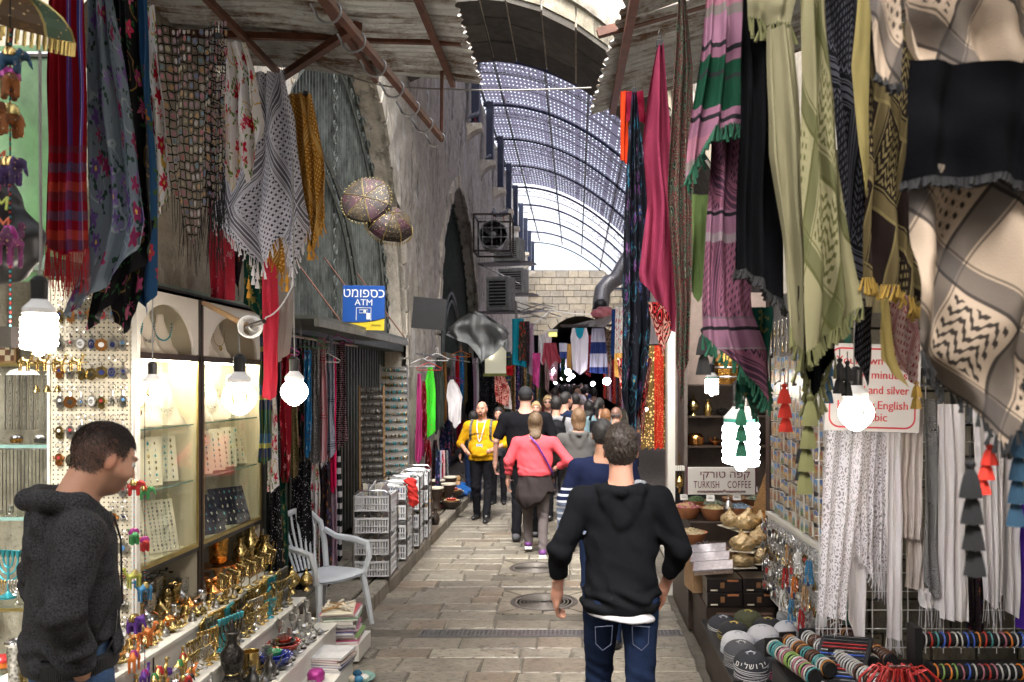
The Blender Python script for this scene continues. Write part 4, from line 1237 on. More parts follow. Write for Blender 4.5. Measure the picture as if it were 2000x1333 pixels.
D('scarf',5.6,[(440,452,486),(590,456,470)],[(0,520),(.5,585),(1,470)],fb['brownmulti'],'dark patterned scarf sliver behind the starfish scarf',folds=2,amp=.02,cw=.3)
D('scarf',5.5,[(470,476,520),(640,478,522)],[(0,590),(1,640)],fb['greenleaf'],'dark green leaf print scarf between the starfish and coral ones',folds=3,amp=.02,cw=.4)
D('scarf',5.2,[(474,512,542),(620,514,545),(740,518,542),(782,514,538)],[(0,775),(.5,784),(1,770)],fb['pinksheer'],'long coral pink sheer scarf hanging beside the second cabinet',folds=2,amp=.02,cw=.3)
D('scarf',5.3,[(478,534,572),(620,542,572),(712,538,560)],[(0,716),(1,690)],fb['whitesheer'],'pale see-through scarf hanging beside the coral pink one',folds=2,amp=.02,cw=.3)
for i,(x,y,Y,m,c)in enumerate(((495,545,4.9,M_thr_w,'white'),(503,552,4.92,M_thr_w,'second white'),(573,548,4.9,M_thr_w,'third white'),(486,572,5.05,M_thr_m,'mustard'),(561,560,5.05,M_thr_m,'second mustard'),(604,498,5.0,M_thr_m,'third mustard'))):
 mb=MB();p=U(x,y-26,Y)
 for k in range(2):tassel_mb(mb,p-Vector((0,0,k*.055)),.06,.013)
 tag(mb.build('tassel',m),f'{c} tassel dangling from the checked scarves above the cabinets','tassel','tassels below the checked scarves')
for a in((425,70,3.6,'metal clip at the top of the crochet shawl'),(552,142,4.95,'metal clip at the top of the white check scarf'),(597,182,5.05,'metal clip at the top of the mustard scarf'),
(1289,84,3.3,'metal clip at the top of the dusty pink scarf'),(1239,176,4.2,'metal clip at the top of the black peacock scarf')):clip(*a)
#big cloths hanging at the other side
D('scarf',4.35,[(178,1212,1228),(320,1212,1226)],[(0,312),(1,322)],fb['orange'],'narrow orange scarf edge beside the maroon cloth',folds=1,amp=.01,cw=.15)
D('scarf',4.3,[(178,1222,1256),(242,1224,1262)],[(0,236),(1,242)],fb['maroon'],'short maroon cloth folded behind the black peacock scarf',folds=2,amp=.015,cw=.3)
D('scarf',4.2,[(182,1234,1244),(300,1226,1258),(430,1220,1270),(640,1216,1272),(760,1214,1262),(870,1222,1250)],[(0,780),(.3,830),(.6,870),(1,720)],fb['peacock'],'long black scarf with blue peacock print hanging from a clip',folds=3,amp=.04,cw=.6)
D('scarf',4.5,[(700,1205,1275),(800,1218,1262),(860,1235,1258)],[(0,760),(.5,800),(1,860)],fb['vmotif'],'lower tattered corner of the dark scarf with coral patches',folds=3,amp=.03,cw=.5)
D('scarf',3.3,[(90,1284,1295),(180,1266,1304),(280,1254,1312),(400,1264,1320),(545,1246,1322),(640,1290,1318)],[(0,552),(.35,590),(.8,640),(1,650)],fb['pink'],'plain dusty pink scarf hanging from a metal clip',folds=2,amp=.035,cw=.5)
D('scarf',3.2,[(-30,1326,1336),(130,1316,1352),(380,1302,1352),(600,1318,1348),(790,1318,1342)],[(0,690),(.5,790),(1,700)],fb['paisley'],'dark green paisley scarf hanging between the pink and the striped ones',folds=3,amp=.02,cw=.5)
D('scarf',3.6,[(590,1266,1318),(700,1282,1310)],[(0,610),(.5,702),(1,640)],fb['vmotif'],'brown scarf corner with a coral V-shaped bead border',folds=1,amp=.01,cw=.3)
D('scarf',2.45,[(380,1352,1384),(585,1350,1378)],[(0,560),(.5,592),(1,560)],fabric('light_green_cloth',P_plain((.10,.15,.05)),.8),'light green scarf corner behind the pink striped one',folds=1,amp=.01,cw=.2)
D('checked_scarf',2.3,[(230,1392,1470),(420,1380,1472),(600,1374,1466),(680,1376,1500),(780,1440,1508)],[(0,655),(.3,690),(.65,740),(.85,790),(1,740)],fb['pinkkeff'],'pink and black houndstooth scarf with green edging, lower half',folds=3,amp=.018,cw=.55,fringe=(M_thr_g,.035,.010,'tuft'))
D('checked_scarf',2.22,[(-40,1384,1446),(110,1370,1462),(220,1352,1468),(335,1341,1440)],[(0,350),(.2,320),(.5,250),(1,240)],fb['pinkstripe'],'pink scarf with broad green and black stripes and green tufts',folds=3,amp=.02,cw=.5,fringe=(M_thr_g,.035,.009,'tuft'))
D('checked_scarf',2.4,[(600,1452,1510),(760,1440,1500),(800,1450,1490)],[(0,760),(.6,800),(1,740)],fb['greenleaf'],'dark green scarf corner with tufts hanging over the coffee shop shelf',folds=2,amp=.015,cw=.25,fringe=(M_thr_g,.04,.012,'tuft'))
D('scarf',2.1,[(-40,1448,1502),(150,1444,1524),(400,1438,1530),(600,1440,1534)],[(0,525),(.4,535),(1,600)],fb['black'],'plain black frayed scarf hanging between the pink and the cream ones',folds=3,amp=.025,cw=.6,fringe=(M_thr_b,.02,.006,'tuft'))
D('checked_scarf',2.05,[(-40,1460,1560),(48,1462,1545)],[(0,32),(.5,44),(1,48)],fb['cream'],'short cream scarf end with green tufts near the awning',folds=2,amp=.01,cw=.3,fringe=(M_thr_o,.045,.008,'tuft'))
D('scarf',2.0,[(50,1500,1545),(300,1505,1572),(500,1535,1575),(640,1540,1580)],[(0,640),(.6,690),(1,690)],fb['cream'],'plain cream scarf with olive tufted edge beside the olive checked one',folds=2,amp=.02,cw=.4,fringe=(M_thr_o,.04,.010,'tuft'))
D('checked_scarf',1.9,[(-40,1562,1612),(150,1568,1628),(300,1566,1640),(480,1568,1668),(590,1566,1690),(690,1572,1660)],[(0,690),(.3,668),(.7,630),(1,600)],fb['olive'],'large cream and olive checked scarf with olive tufts',folds=2,amp=.022,cw=.5,fringe=(M_thr_o,.035,.009,'tuft'))
D('scarf',2.0,[(560,1555,1640),(700,1560,1630),(900,1590,1610)],[(0,700),(.4,790),(1,700)],fb['black'],'black tail of a scarf below the olive checked one',folds=2,amp=.015,cw=.3,fringe=(M_thr_o,.05,.010,'tuft'))
D('checked_scarf',2.12,[(-40,1605,1712),(300,1640,1712),(560,1652,1712)],[(0,530),(1,580)],fb['blacksilver'],'black and silver checked scarf behind the olive one',folds=3,amp=.02,cw=.6)
D('scarf',1.98,[(-40,1678,1718),(130,1664,1712),(300,1682,1712),(400,1694,1708)],[(0,395),(1,400)],fb['yellow'],'narrow butter yellow scarf hanging in front of the black and silver one',folds=1,amp=.01,cw=.15)
D('checked_scarf',1.9,[(40,1700,1800),(400,1690,1800),(590,1690,1796)],[(0,545),(.5,565),(1,600)],fb['brownkeff'],'dark brown and gold checked scarf hanging above the red lettered sign',folds=3,amp=.02,cw=.55,fringe=(M_thr_y,.03,.009,'tuft'))
D('scarf',2.4,[(545,1686,1730),(620,1690,1726)],[(0,608),(1,612)],fb['cream'],'pale cream scarf end beside the yellow bordered scarf',folds=1,amp=.01,cw=.2)
D('checked_scarf',2.3,[(555,1722,1790),(700,1724,1792),(760,1760,1790)],[(0,690),(.4,720),(1,758)],fb['redkeff'],'yellow and dark red checked scarf corner in front of the lettered sign',folds=2,amp=.015,cw=.35)
D('scarf',2.2,[(560,1718,1732),(700,1720,1745),(758,1740,1775)],[(0,700),(1,758)],fb['yellow'],'yellow scarf edge in front of the lettered sign',folds=1,amp=.006,cw=.1)
D('scarf',2.3,[(600,1676,1704),(700,1668,1700),(756,1690,1697)],[(0,690),(.6,756),(1,740)],fb['blacksilver'],'slate grey and black scarf tip in front of the lettered sign',folds=1,amp=.01,cw=.2)
D('scarf',1.3,[(-60,1700,1760),(60,1702,1765),(165,1712,1752)],[(0,150),(1,170)],fb['bigkeff'],'white and black checked scarf end high by the awning',folds=1,amp=.01,cw=.15,fringe=(M_thr_b,.012,.006,'tuft'))
D('checked_scarf',1.42,[(-80,1740,2100),(180,1790,2100)],[(0,140),(.5,190),(1,210)],fb['bigkeff'],'white and black checked scarf bunched over the black one',folds=3,amp=.025,cw=.5)
D('scarf',1.32,[(120,1774,2100),(350,1774,2100)],[(0,352),(.5,345),(1,380)],fb['black'],'black scarf folded over the large white and black checked one',folds=3,amp=.014,cw=.4,fringe=(M_thr_b,.012,.004,'tuft'))
D('checked_scarf',1.36,[(330,1772,2100),(600,1774,2100),(700,1782,2100),(780,1850,2100),(870,1905,2060)],[(0,690),(.12,720),(.3,800),(.42,875),(.55,830),(.8,720),(1,680)],fb['bigkeff'],'large out-of-focus white and black checked scarf with black tassels',folds=2,amp=.03,cw=.42,nu=60,nv=60,fringe=(M_thr_b,.022,.012,'tuft'))
def tchain(px,py,Y,n,ln,r,m,lab,dx=0.0):
 t=thing('tassel_string',lab,'tassel',U(px,py,Y),group='tassels hanging from the big scarves')
 for k in range(n):
  mb=MB();tassel_mb(mb,(dx*k,.004*k,-k*ln*.72),ln,r,10);mb.build('tassel',m,t)
for a in((1895,900,1.3,4,.058,.016,M_thr_b,'string of four big black tassels below the large checked scarf',.004),(1932,868,1.4,3,.035,.013,M_thr_c,'coral red tassels beside the big black tassel string',-.004),
(1990,830,1.4,4,.055,.014,M_thr_k,'blue tassel string at the picture edge'),
(1582,770,1.95,4,.075,.018,M_thr_o,'olive green tassel string in front of the magnet board',-.003),
(1565,860,2.1,2,.06,.014,M_thr_b,'dark brown tassels beside the olive tassel string'),
(1532,750,2.3,3,.055,.018,M_thr_c,'coral tassel string in front of the gold trinkets',.003),
(1640,700,2.4,2,.06,.017,M_thr_b,'black tassels in front of the lettered sign'),
(1655,705,2.42,2,.06,.015,M_thr_b,'second pair of black tassels in front of the lettered sign'),
(1620,700,2.45,3,.055,.013,M_thr_k,'slate blue tassel string in front of the lettered sign'),
(1448,790,2.3,3,.06,.016,M_thr_g,'dark green tassel hanging in front of the big spiral bulb',.001),
(1375,640,3.0,2,.10,.026,M_thr_b,'black tassel pair below the dark paisley scarf'),
(1790,745,2.3,2,.045,.014,M_thr_y,'yellow tassels beside the lettered sign')):tchain(*a)
#metals and small-goods materials
def ornate(name,col,rough=.25,metal=1.0,sc=70,st=.6,dark=.25):
 g=G(name);v=g.voro(sc,g.co(),rand=.9);n=g.noise(sc*.5,g.co(),3)
 g.set(g.mix(g.m('MULTIPLY_ADD',v,1.6,-.1),tuple(c*dark for c in col),col),rough,metal)
 g.bump(v+n*.4,st,.004);return g.mat
M_gold=pm('polished_gold',(.62,.44,.17),.27,1,.25,30);M_brass=ornate('engraved_brass',(.50,.38,.16));M_silver=ornate('engraved_silver',(.62,.61,.58),.3)
M_silv=pm('polished_silver',(.68,.67,.66),.18,1,.1);M_copper=pm('orange_copper',(.80,.36,.12),.22,1,.15,30);M_goldo=ornate('engraved_orange_gold',(.80,.42,.10),.25)
M_blackm=ornate('black_engraved_metal',(.06,.055,.05),.35,.8);M_turqm=pm('turquoise_enamel',(.04,.30,.36),.3,.4);M_pewter=pm('dark_pewter',(.20,.2,.2),.3,1)
M_redg=pm('red_glaze',(.38,.035,.02),.2);M_greeng=pm('green_glaze',(.04,.24,.10),.2);M_blueg=pm('cobalt_glaze',(.02,.035,.24),.18);M_leather=pm('cream_leatherette',(.66,.60,.50),.55,0,.05)
M_card=pm('ivory_card',(.72,.66,.53),.6,0,.05);M_navyv=pm('navy_velvet',(.012,.014,.04),.9);M_paper=pm('white_paper',(.72,.71,.68),.7,0,.08,20);M_terra=pm('terracotta',(.42,.17,.075),.7)
M_wood=pm('light_wood',(.36,.21,.09),.5,0,.25,20);M_goldtrim=pm('gold_trim',(.5,.4,.16),.35,1);M_plastic=pm('white_garden_plastic',(.60,.64,.68),.4,0,.10,5);M_clearp=pm('grey_basket_plastic',(.66,.67,.68),.4,0,.1)
M_orange=pm('painted_orange',(.62,.17,.03),.3,.2);M_redp=pm('painted_red',(.45,.03,.03),.3,.2);M_greenp=pm('painted_green',(.05,.25,.08),.3,.2);M_yel=pm('painted_yellow_green',(.40,.42,.08),.3,.2)
M_bluep=pm('painted_blue',(.05,.22,.42),.3,.2);M_purp=pm('painted_purple',(.10,.03,.24),.3,.3);M_magp=pm('painted_magenta',(.35,.03,.22),.3,.3)
def glass_mat(name,tint,refl=.08):
 g=G(name);tr=g.n('BsdfTransparent');gl=g.n('BsdfGlossy');mx=g.n('MixShader');lw=g.n('LayerWeight')
 tr.inputs[0].default_value=(*tint,1);gl.inputs['Roughness'].default_value=.02;lw.inputs['Blend'].default_value=.25
 g.put(mx.inputs[0],S(g,lw.outputs['Fresnel'])*.16+refl*.12)
 g.t.links.new(tr.outputs[0],mx.inputs[1]);g.t.links.new(gl.outputs[0],mx.inputs[2]);g.t.links.new(mx.outputs[0],g.out.inputs[0]);g.t.nodes.remove(g.bsdf)
 return g.mat
M_glass=glass_mat('clear_glass',(.95,.97,.95));M_gedge=pm('green_glass_edge',(.20,.34,.30),.15);M_cello=glass_mat('cellophane',(.9,.9,.88),.5)
def emit_mat(name,col,st):
 g=G(name);g.set((.8,.8,.8),.4,emit=col,estr=st);return g.mat
M_bulb=emit_mat('lit_bulb_glass',(1,.87,.74),13);M_bulbc=emit_mat('lit_cool_bulb_glass',(.88,.92,1),8);M_strip=emit_mat('lit_strip_lamp',(1,.88,.70),22);M_farl=emit_mat('lit_violet_white_lamp',(.84,.76,1),45)
M_base=pm('white_lamp_base',(.72,.72,.70),.4,0,.03)
#lamps
def bulb(kind,px,py,Y,size,label,cord=None,m=None,socket=True):
 """py is the middle of the lit glass"""
 p=U(px,py,Y);t=thing('light_bulb',label,'light bulb',p,group='bare energy saving bulbs');m=m or M_bulb;s=size
 if kind=='spiral':
  r=s*.36;pts=[]
  for i in range(5*12+1):
   a=2*PI*i/12;pts.append((r*math.cos(a),r*math.sin(a),s*(.45-.9*i/60)))
  MB().tube(pts,s*.105,6).build('glass_tube',m,t);MB().ball((0,0,-s*.5),s*.16,8).build('glass_tip',m,t)
  b=s*.5
 else:
  for k in range(6):
   a=PI*k/3;pts=[]
   for q in range(9):
    u=q/8;rr=s*(.10+.42*math.sin(PI*min(1,u*1.02))**.8);pts.append((rr*math.cos(a),rr*math.sin(a),s*(.5-u*1.05)))
   MB().tube(pts,s*.105,6).build('glass_tube',m,t)
  MB().ball((0,0,-s*.5),s*.17,8).build('glass_tip',m,t);b=s*.5
 MB().lathe([(s*.30,b-s*.02),(s*.42,b+s*.02),(s*.42,b+s*.16),(s*.24,b+s*.36),(s*.2,b+s*.42)],16).build('lamp_base',M_base,t)
 if kind=='spiral' and size>.1 and px>1000:MB().lathe([(s*.422,b+s*.05),(s*.422,b+s*.12)],16).build('green_band',pm('green_print',(.05,.4,.3),.5),t)
 if socket:MB().lathe([(s*.21,b+s*.42),(s*.22,b+s*.95),(s*.12,b+s*1.05),(.004,b+s*1.08)],14).build('socket',M_black,t)
 if cord:
  pts=[Vector((0,0,b+s*1.05))]+[U(x,y,yy)-p for x,y,yy in cord]
  MB().tube(pts,.0035,5).build('cord',M_wire,t)
 return t
bulb('spiral',77,650,1.95,.085,'big lit spiral bulb hanging before the jewellery shelf at the picture edge',[(80,500,1.95),(78,100,1.98)])
bulb('lotus',298,766,4.05,.095,'small lit bulb glowing in front of the first glass cabinet',[(298,700,4.1),(298,600,4.2),(300,545,4.3)])
bulb('lotus',468,776,3.75,.125,'lit bulb hanging from the bracket arm at the second glass cabinet',[(468,690,3.75),(466,650,3.75)])
bulb('lotus',575,765,4.3,.115,'lit bulb on a long cord in front of the hanging scarves',[(575,690,4.3),(574,540,4.35),(572,300,4.6)])
bulb('lotus',1672,805,3.0,.105,'lit bulb hanging in front of the red lettered sign',[(1668,760,3.0),(1668,690,3.0),(1670,500,3.0)],emit_mat('lit_warm_bulb_glass',(1,.86,.72),42))
bulb('spiral',1447,868,3.3,.165,'very large lit spiral bulb hanging over the dates and sweets',[(1445,770,3.3),(1443,600,3.4)],M_bulbc)
bulb('spiral',1390,755,6.4,.115,'lit bulb by the pots on the coffee shop shelf',[(1392,715,6.4),(1400,600,6.4)])
bulb('spiral',2015,700,2.3,.1,'lit bulb behind the large checked scarf, out at the edge',None)
bulb('spiral',240,1010,4.0,.03,'tiny lit lamp between keychains',None)if False else None
t=thing('bracket_arm','wooden bracket arm with a coil of white cable at the cabinets','bracket',(0,0,0))
bar(U(398,592,5.0),U(486,638,4.0),.022,.022,'arm',t,M_wood);MB().tube([U(480,640,4.0),U(516,628,3.9)],.012,6).build('iron_tip',M_darkwood,t)
MB().tube([U(484,638,3.98)+Vector((.05*math.cos(a),.004*a,.05*math.sin(a)))for a in np.linspace(0,16,50)],.006,5).build('cable_coil',M_base,t)
cable('cable',[U(486,640,3.95),U(520,620,4.2),U(575,550,4.5)],.004,'thin white wire looping from the bracket arm to the scarves',M_base,sag=.04)
#jewellery cabinets
def M_of(ax):return ax
def bust_mb():
 mb=MB();pr=[]
 for i in range(9):
  u=i/8;pr.append((.052*(1-u)**.9+.018+(.012 if u<.15 else 0),.17*u))
 mb.lathe([(.0,0)]+pr+[(.018,.175),(.016,.2),(0,.205)],14,sx=.45,sy=1.15);return mb
busts=[]
def necklace_mb(kind,R):
 mb=MB();n=22
 for i in range(n):
  a=PI*(i/(n-1));y=.036*math.cos(a)*(1.3 if kind==0 else 1);z=.155-.085*math.sin(a)**.8*(1.15 if kind==1 else 1)
  x=.022+.018*(1-(z-.03)/.13)
  mb.ball((x,y,z),.0032 if kind else.005,5)
 if kind==1:
  for i in range(9):mb.ball((.045,(i-4)*.005,.06-abs(i-4)*-.002-.008*(i%2)),.0045,5)
 if kind==2:mb.ball((.046,0,.055),.011,6,sc=(.5,1,1.3))
 return mb
bust_me=bust_mb().mesh('bust',M_leather,ang=80)
neck_me=[necklace_mb(k,0).mesh('necklace',m,ang=80)for k,m in((0,M_turqm),(1,M_silver),(2,M_gold))]
def put_bust(x,y,z,s,k,rz,label):
 t=thing('necklace_bust',label,'necklace stand',(x,y,z),rz,'necklace stands in the glass cabinets');t.scale=(s,s,s)
 link('bust',bust_me,t);link('necklace',neck_me[k],t);return t
def ring_board(w,h,rows,cols,mcard,mbits,R,tall=1.0):
 """slanted card carrying rows of small earrings or rings; built in its own xz plane"""
 a=MB().bbox(-w/2,-.004,0,w/2,.004,h,.002);b=MB()
 for i in range(rows):
  for k in range(cols):
   x=(k+.5)/cols*w*.86-w*.43;z=(i+.55)/rows*h*.94+h*.02
   b.ball((x,-.008,z),R.uniform(.005,.0075),5,sc=(1,.5,1.0+tall*R.uniform(.2,1.0)),mi=R.choice([0,0,1,2]))
   b.tube([(x,-.006,z+.008),(x,-.007,z+.017)],.0012,3,mi=0)
 return a.mesh('card',mcard),b.mesh('earrings',mbits,ang=80)
R=random.Random(77)
boards=[ring_board(.17,.27,7,4,M_card,[M_silv,M_turqm,M_gold],R)for _ in range(3)]
bracelets=ring_board(.17,.31,13,6,M_card,[M_silver,M_pewter,M_silv],R,.6)
navies=[ring_board(.26,.27,5,6,M_navyv,[M_silv,M_turqm,M_silver],R)for _ in range(2)]
def put_board(me,x,y,z,tilt,rz,label,name='earring_card',cat='earring display'):
 t=thing(name,label,cat,(x,y,z),0,'jewellery cards on the glass shelves');t.rotation_euler=Euler((tilt,0,rz))
 link('card',me[0],t);link('earrings',me[1],t);return t
CX=-2.30
def cabinet(y0,y1,which):
 t=thing('display_cabinet',f'{which} white glass-fronted jewellery cabinet with an arched top opening','cabinet',(0,0,0),group='jewellery cabinets')
 B=lambda n,m,*a:MB().bbox(*a,.002).build(n,m,t)
 B('back_panel',M_cream,CX-.34,y0,.62,CX-.32,y1,2.50);B('side_panel',M_cream,CX-.32,y0,.62,CX,y0+.02,2.50);B('side_panel',M_cream,CX-.32,y1-.02,.62,CX,y1,2.50)
 B('top_panel',M_cream,CX-.32,y0+.02,2.48,CX,y1-.02,2.50);B('header_floor',M_cream,CX-.32,y0+.02,2.14,CX-.004,y1-.02,2.16)
 B('bottom_panel',M_cream,CX-.32,y0+.02,.985,CX,y1-.02,1.005)
 hy,hr=(y0+y1)/2,(y1-y0)*.40;mb=MB();n=20;Zb=2.165;H=.315
 arc=[(hy+hr*math.cos(PI*i/n),Zb+min(H*.86,hr)*math.sin(PI*i/n))for i in range(n+1)]
 top=[(y1-(y1-y0)*i/n,2.50)for i in range(n+1)]
 for i in range(n):
  a,b,c,d=arc[i],arc[i+1],top[i+1],top[i]
  if i==0:mb.add([(CX+.004,y1,Zb),(CX+.004,*a),(CX+.004,*d)],[(0,1,2)])
  if i==n-1:mb.add([(CX+.004,y0,Zb),(CX+.004,*c),(CX+.004,*b)],[(0,1,2)])
  mb.add([(CX+.004,*a),(CX+.004,*b),(CX+.004,*c),(CX+.004,*d)],[(0,1,2,3)])
  mb.add([(CX+.004,*a),(CX+.004,*b),(CX-.012,*b),(CX-.012,*a)],[(3,2,1,0)])
 mb.build('arched_header',M_white,t,smooth=False)
 for z in(1.40,1.74):
  g=MB().box(CX-.318,y0+.022,z,CX-.03,y1-.022,z+.006).build('glass_shelf',M_glass,t)
  MB().box(CX-.03,y0+.022,z-.001,CX-.026,y1-.022,z+.008).build('shelf_edge',M_gedge,g)
 ym=(y0+y1)/2
 for a,b,o in((y0+.02,ym+.02,0),(ym-.02,y1-.02,.008)):MB().box(CX-.006-o,a,1.012,CX-.003-o,b,2.13).build('sliding_pane',M_glass,t)
 MB().box(CX-.02,y0,1.0,CX+.006,y1,1.022).build('lower_trim',M_goldtrim,t);MB().box(CX-.02,y0,.975,CX+.004,y1,1.0).build('lower_rail',M_black,t)
 MB().box(CX-.02,y0,2.125,CX+.008,y1,2.16).build('upper_trim',M_darkwood,t)
 for y in(y0,y1-.02):MB().box(CX-.004,y-.004,.64,CX+.008,y+.018,2.5).build('edge_trim',M_darkwood,t);
 for y in(y0+.022,y1-.034):MB().box(CX-.004,y,1.02,CX+.007,y+.012,2.125).build('door_trim',M_goldtrim,t)
 MB().box(CX-.06,y0+.05,2.118,CX-.03,y1-.05,2.136).build('strip_lamp',M_strip,t)
 MB().box(CX-.3,y0,2.50,CX+.02,y1,2.515).build('top_trim',M_darkwood,t)
 return t
cabinet(4.24,5.05,'nearer');cabinet(5.07,6.05,'further')
for c,(y0,y1)in enumerate(((4.24,5.05),(5.07,6.05))):
 nm=('nearer','further')[c];W_=y1-y0
 for k in range(3):
  y=y0+W_*(.2+.3*k)
  put_bust(CX-.15-.03*(k%2),y,1.748,1.5,(2,2,1)[k]if not c else(0,1,2)[k],-.75,f'white necklace bust, {ORD[k]} along the top shelf of the {nm} cabinet')
 for k in range(3 if not c else 2):
  y=y0+W_*(.3+.2*k)
  put_bust(CX-.12,y,2.162,1.15,(0,1,0)[k]if not c else 2,-.6,f'small bust in the arched top of the {nm} cabinet, {ORD[k]} from the pegboard')
 for k in range(4 if c else 3):
  y=y0+W_*((.2+.24*k)if c else(.24+.28*k))
  put_board(boards[(k+c)%3],CX-.10-.02*k,y,1.412,-.22,.8,f'ivory earring card leaning on the middle shelf of the {nm} cabinet, {ORD[k]} from the pegboard')
 for k in range(2):
  y=y0+W_*(.3+.42*k)
  if c:put_board(navies[k],CX-.09,y,1.01,-.42,.95,f'navy velvet tray of pendants in the further cabinet, {("one nearer the pegboard", "one beside the scarves")[k]}','pendant_tray','jewellery tray')
  else:put_board(bracelets,CX-.10,y,1.01,-.32,.9,f'white card of silver bracelets at the cabinet bottom, {("nearer the pegboard", "further from the pegboard")[k]}','bracelet_card','bracelet display')
t=thing('wall_cladding','green painted beam running along the wall above the cabinets','beam',(0,0,0))
MB().box(-2.62,3.9,2.53,-2.5,6.6,2.60).build('beam_body',pm('pale_green_paint',(.16,.22,.17),.5),t);MB().box(-2.5,3.9,2.50,-2.28,6.6,2.53).build('black_shelf_board',M_black,t)
#tiered counter
t=thing('tiered_counter','white tiered display counter loaded with metal souvenirs below the cabinets','display counter',(0,0,0))
TY0,TY1=3.0,5.85
SX=[(-2.62,-2.10,.66),(-2.10,-1.92,.48),(-1.92,-1.70,.30)]
for x0,x1,z in SX:
 MB().bbox(x0,TY0,z-.02,x1+.012,TY1,z,.002).build('tread',M_white,t);MB().box(x1-.01,TY0,max(z-.18,.12),x1,TY1,z-.02).build('riser',M_white,t)
MB().box(-2.6,TY1-.02,.12,-1.72,TY1-.002,.28).build('end_panel',M_white,t);MB().box(-2.6,TY1-.02,.28,-1.95,TY1-.002,.46).build('end_panel',M_white,t)
MB().box(-1.9,TY0,.02,-1.5,TY1-.3,.14).build('low_shelf',M_white,t)
for y in(4.1,4.75,5.3):MB().box(-2.101,y,.48,-2.094,y+.006,.64).build('panel_joint',M_black,t)
def proto(name,parts):
 """parts [(part name, MB, material)]; returns list of (name, mesh)"""
 return name,[(n,mb.mesh(n,m,ang=50))for n,mb,m in parts]
CNT={}
def put(pr,loc,label,cat,group,s=1.0,rz=0.0,mats=None,rx=0.0):
 nm,parts=pr
 if len(parts)==1:
  o=link(nm,parts[0][1]);o.location=loc;o.rotation_euler=(rx,0,rz);o.scale=(s,s,s);tag(o,label,cat,group)
  if mats:recol(o,mats[0])
  return o
 t=thing(nm,label,cat,loc,rz,group);t.scale=(s,s,s)
 if rx:t.rotation_euler=(rx,0,rz)
 for i,(n,me)in enumerate(parts):
  o=link(n,me,t)
  if mats and i<len(mats)and mats[i]:recol(o,mats[i])
 return t
L=lambda pr,n=14,**k:MB().lathe(pr,n,**k)
P_goblet=proto('goblet',[('cup',L([(.012,.055),(.03,.065),(.036,.09),(.036,.15),(.04,.165),(.037,.163),(.032,.09),(0,.075)]),M_silver),('stem',L([(.03,0),(.032,.006),(.012,.02),(.008,.035),(.014,.042),(.008,.05),(.012,.056)]),M_silv)])
P_tumbler=proto('tall_cup',[('cup',L([(.028,0),(.026,.02),(.03,.14),(.038,.16),(.034,.16),(.025,.02),(0,.02)]),M_silver),('rim',L([(.036,.155),(.041,.162),(.038,.168),(.034,.16)]),M_silv)])
P_grail=proto('grail_on_saucer',[('cup',L([(.02,.07),(.03,.08),(.034,.16),(.036,.17),(.03,.16),(0,.085)]),M_goldo),('saucer',L([(.02,.055),(.055,.06),(.06,.068),(.03,.066),(0,.066)]),M_copper),('foot',L([(.03,0),(.03,.01),(.012,.02),(.016,.045),(.02,.056)]),M_copper)])
P_jug=proto('coffee_jug',[('belly',L([(.03,0),(.034,.01),(.045,.05),(.035,.09),(.016,.12),(.02,.15),(.024,.155),(0,.15)]),M_brass),('spout',MB().tube([(.03,0,.06),(.06,0,.09),(.075,0,.13)],[.008,.006,.004],6),M_brass),('handle',MB().tube([(-.02,0,.14),(-.055,0,.12),(-.06,0,.08),(-.04,0,.05)],.004,6),M_gold)])
P_bell=proto('hand_bell',[('bell',L([(.03,0),(.028,.008),(.02,.03),(.016,.045),(0,.052)]),M_gold),('grip',L([(.004,.05),(.007,.06),(.004,.075),(.007,.085),(0,.095)],8),M_brass)])
P_mill=proto('pepper_mill',[('barrel',L([(.026,0),(.026,.10),(.022,.104),(.026,.108),(.026,.13),(.018,.15),(0,.155)]),M_brass),('crank',MB().tube([(0,0,.15),(0,0,.165),(.05,0,.168)],.003,5).ball((.05,0,.178),.008,6),M_black)])
P_lamp=proto('oil_lamp',[('bowl',L([(.02,0),(.022,.006),(.012,.014),(.04,.03),(.045,.045),(.02,.06),(.01,.075),(0,.09)],sx=1.25),M_gold),('spout',MB().tube([(.04,0,.04),(.08,0,.045),(.11,0,.065)],[.014,.009,.006],6),M_gold),('handle',MB().tube([(-.045,0,.045),(-.08,0,.06),(-.075,0,.08),(-.045,0,.06)],.004,5),M_gold)])
def menorah_parts(h=.14,w=.055):
 mb=MB();mb.lathe([(.026,0),(.026,.006),(.008,.014),(.004,.02)],12);mb.tube([(0,0,.015),(0,0,h)],.0035,6)
 for k in(1,2,3):
  r=w*k/3;pts=[(r*math.cos(a),0,h*.9+(-(r+.012))*math.sin(a)*1.1)for a in np.linspace(0,PI,13)]
  mb.tube(pts,.003,5)
 cups=MB()
 for k in range(-3,4):
  x=w*k/3;cups.lathe([(.003,h*.89),(.0055,h*.92),(.0075,h*1.05),(.005,h*1.03),(0,h*1.0)],7,(x,0,0))
 return mb,cups
a,b=menorah_parts();P_men=proto('menorah',[('branches',a,M_brass),('candle_cups',b,M_gold)])
P_stick=proto('candlestick',[('stem',L([(.028,0),(.028,.006),(.010,.02),(.016,.04),(.006,.06),(.008,.10),(.014,.115)]),M_silv),('cup',L([(.012,.113),(.017,.13),(.014,.155),(.016,.16),(.012,.16),(0,.13)]),M_silver)])
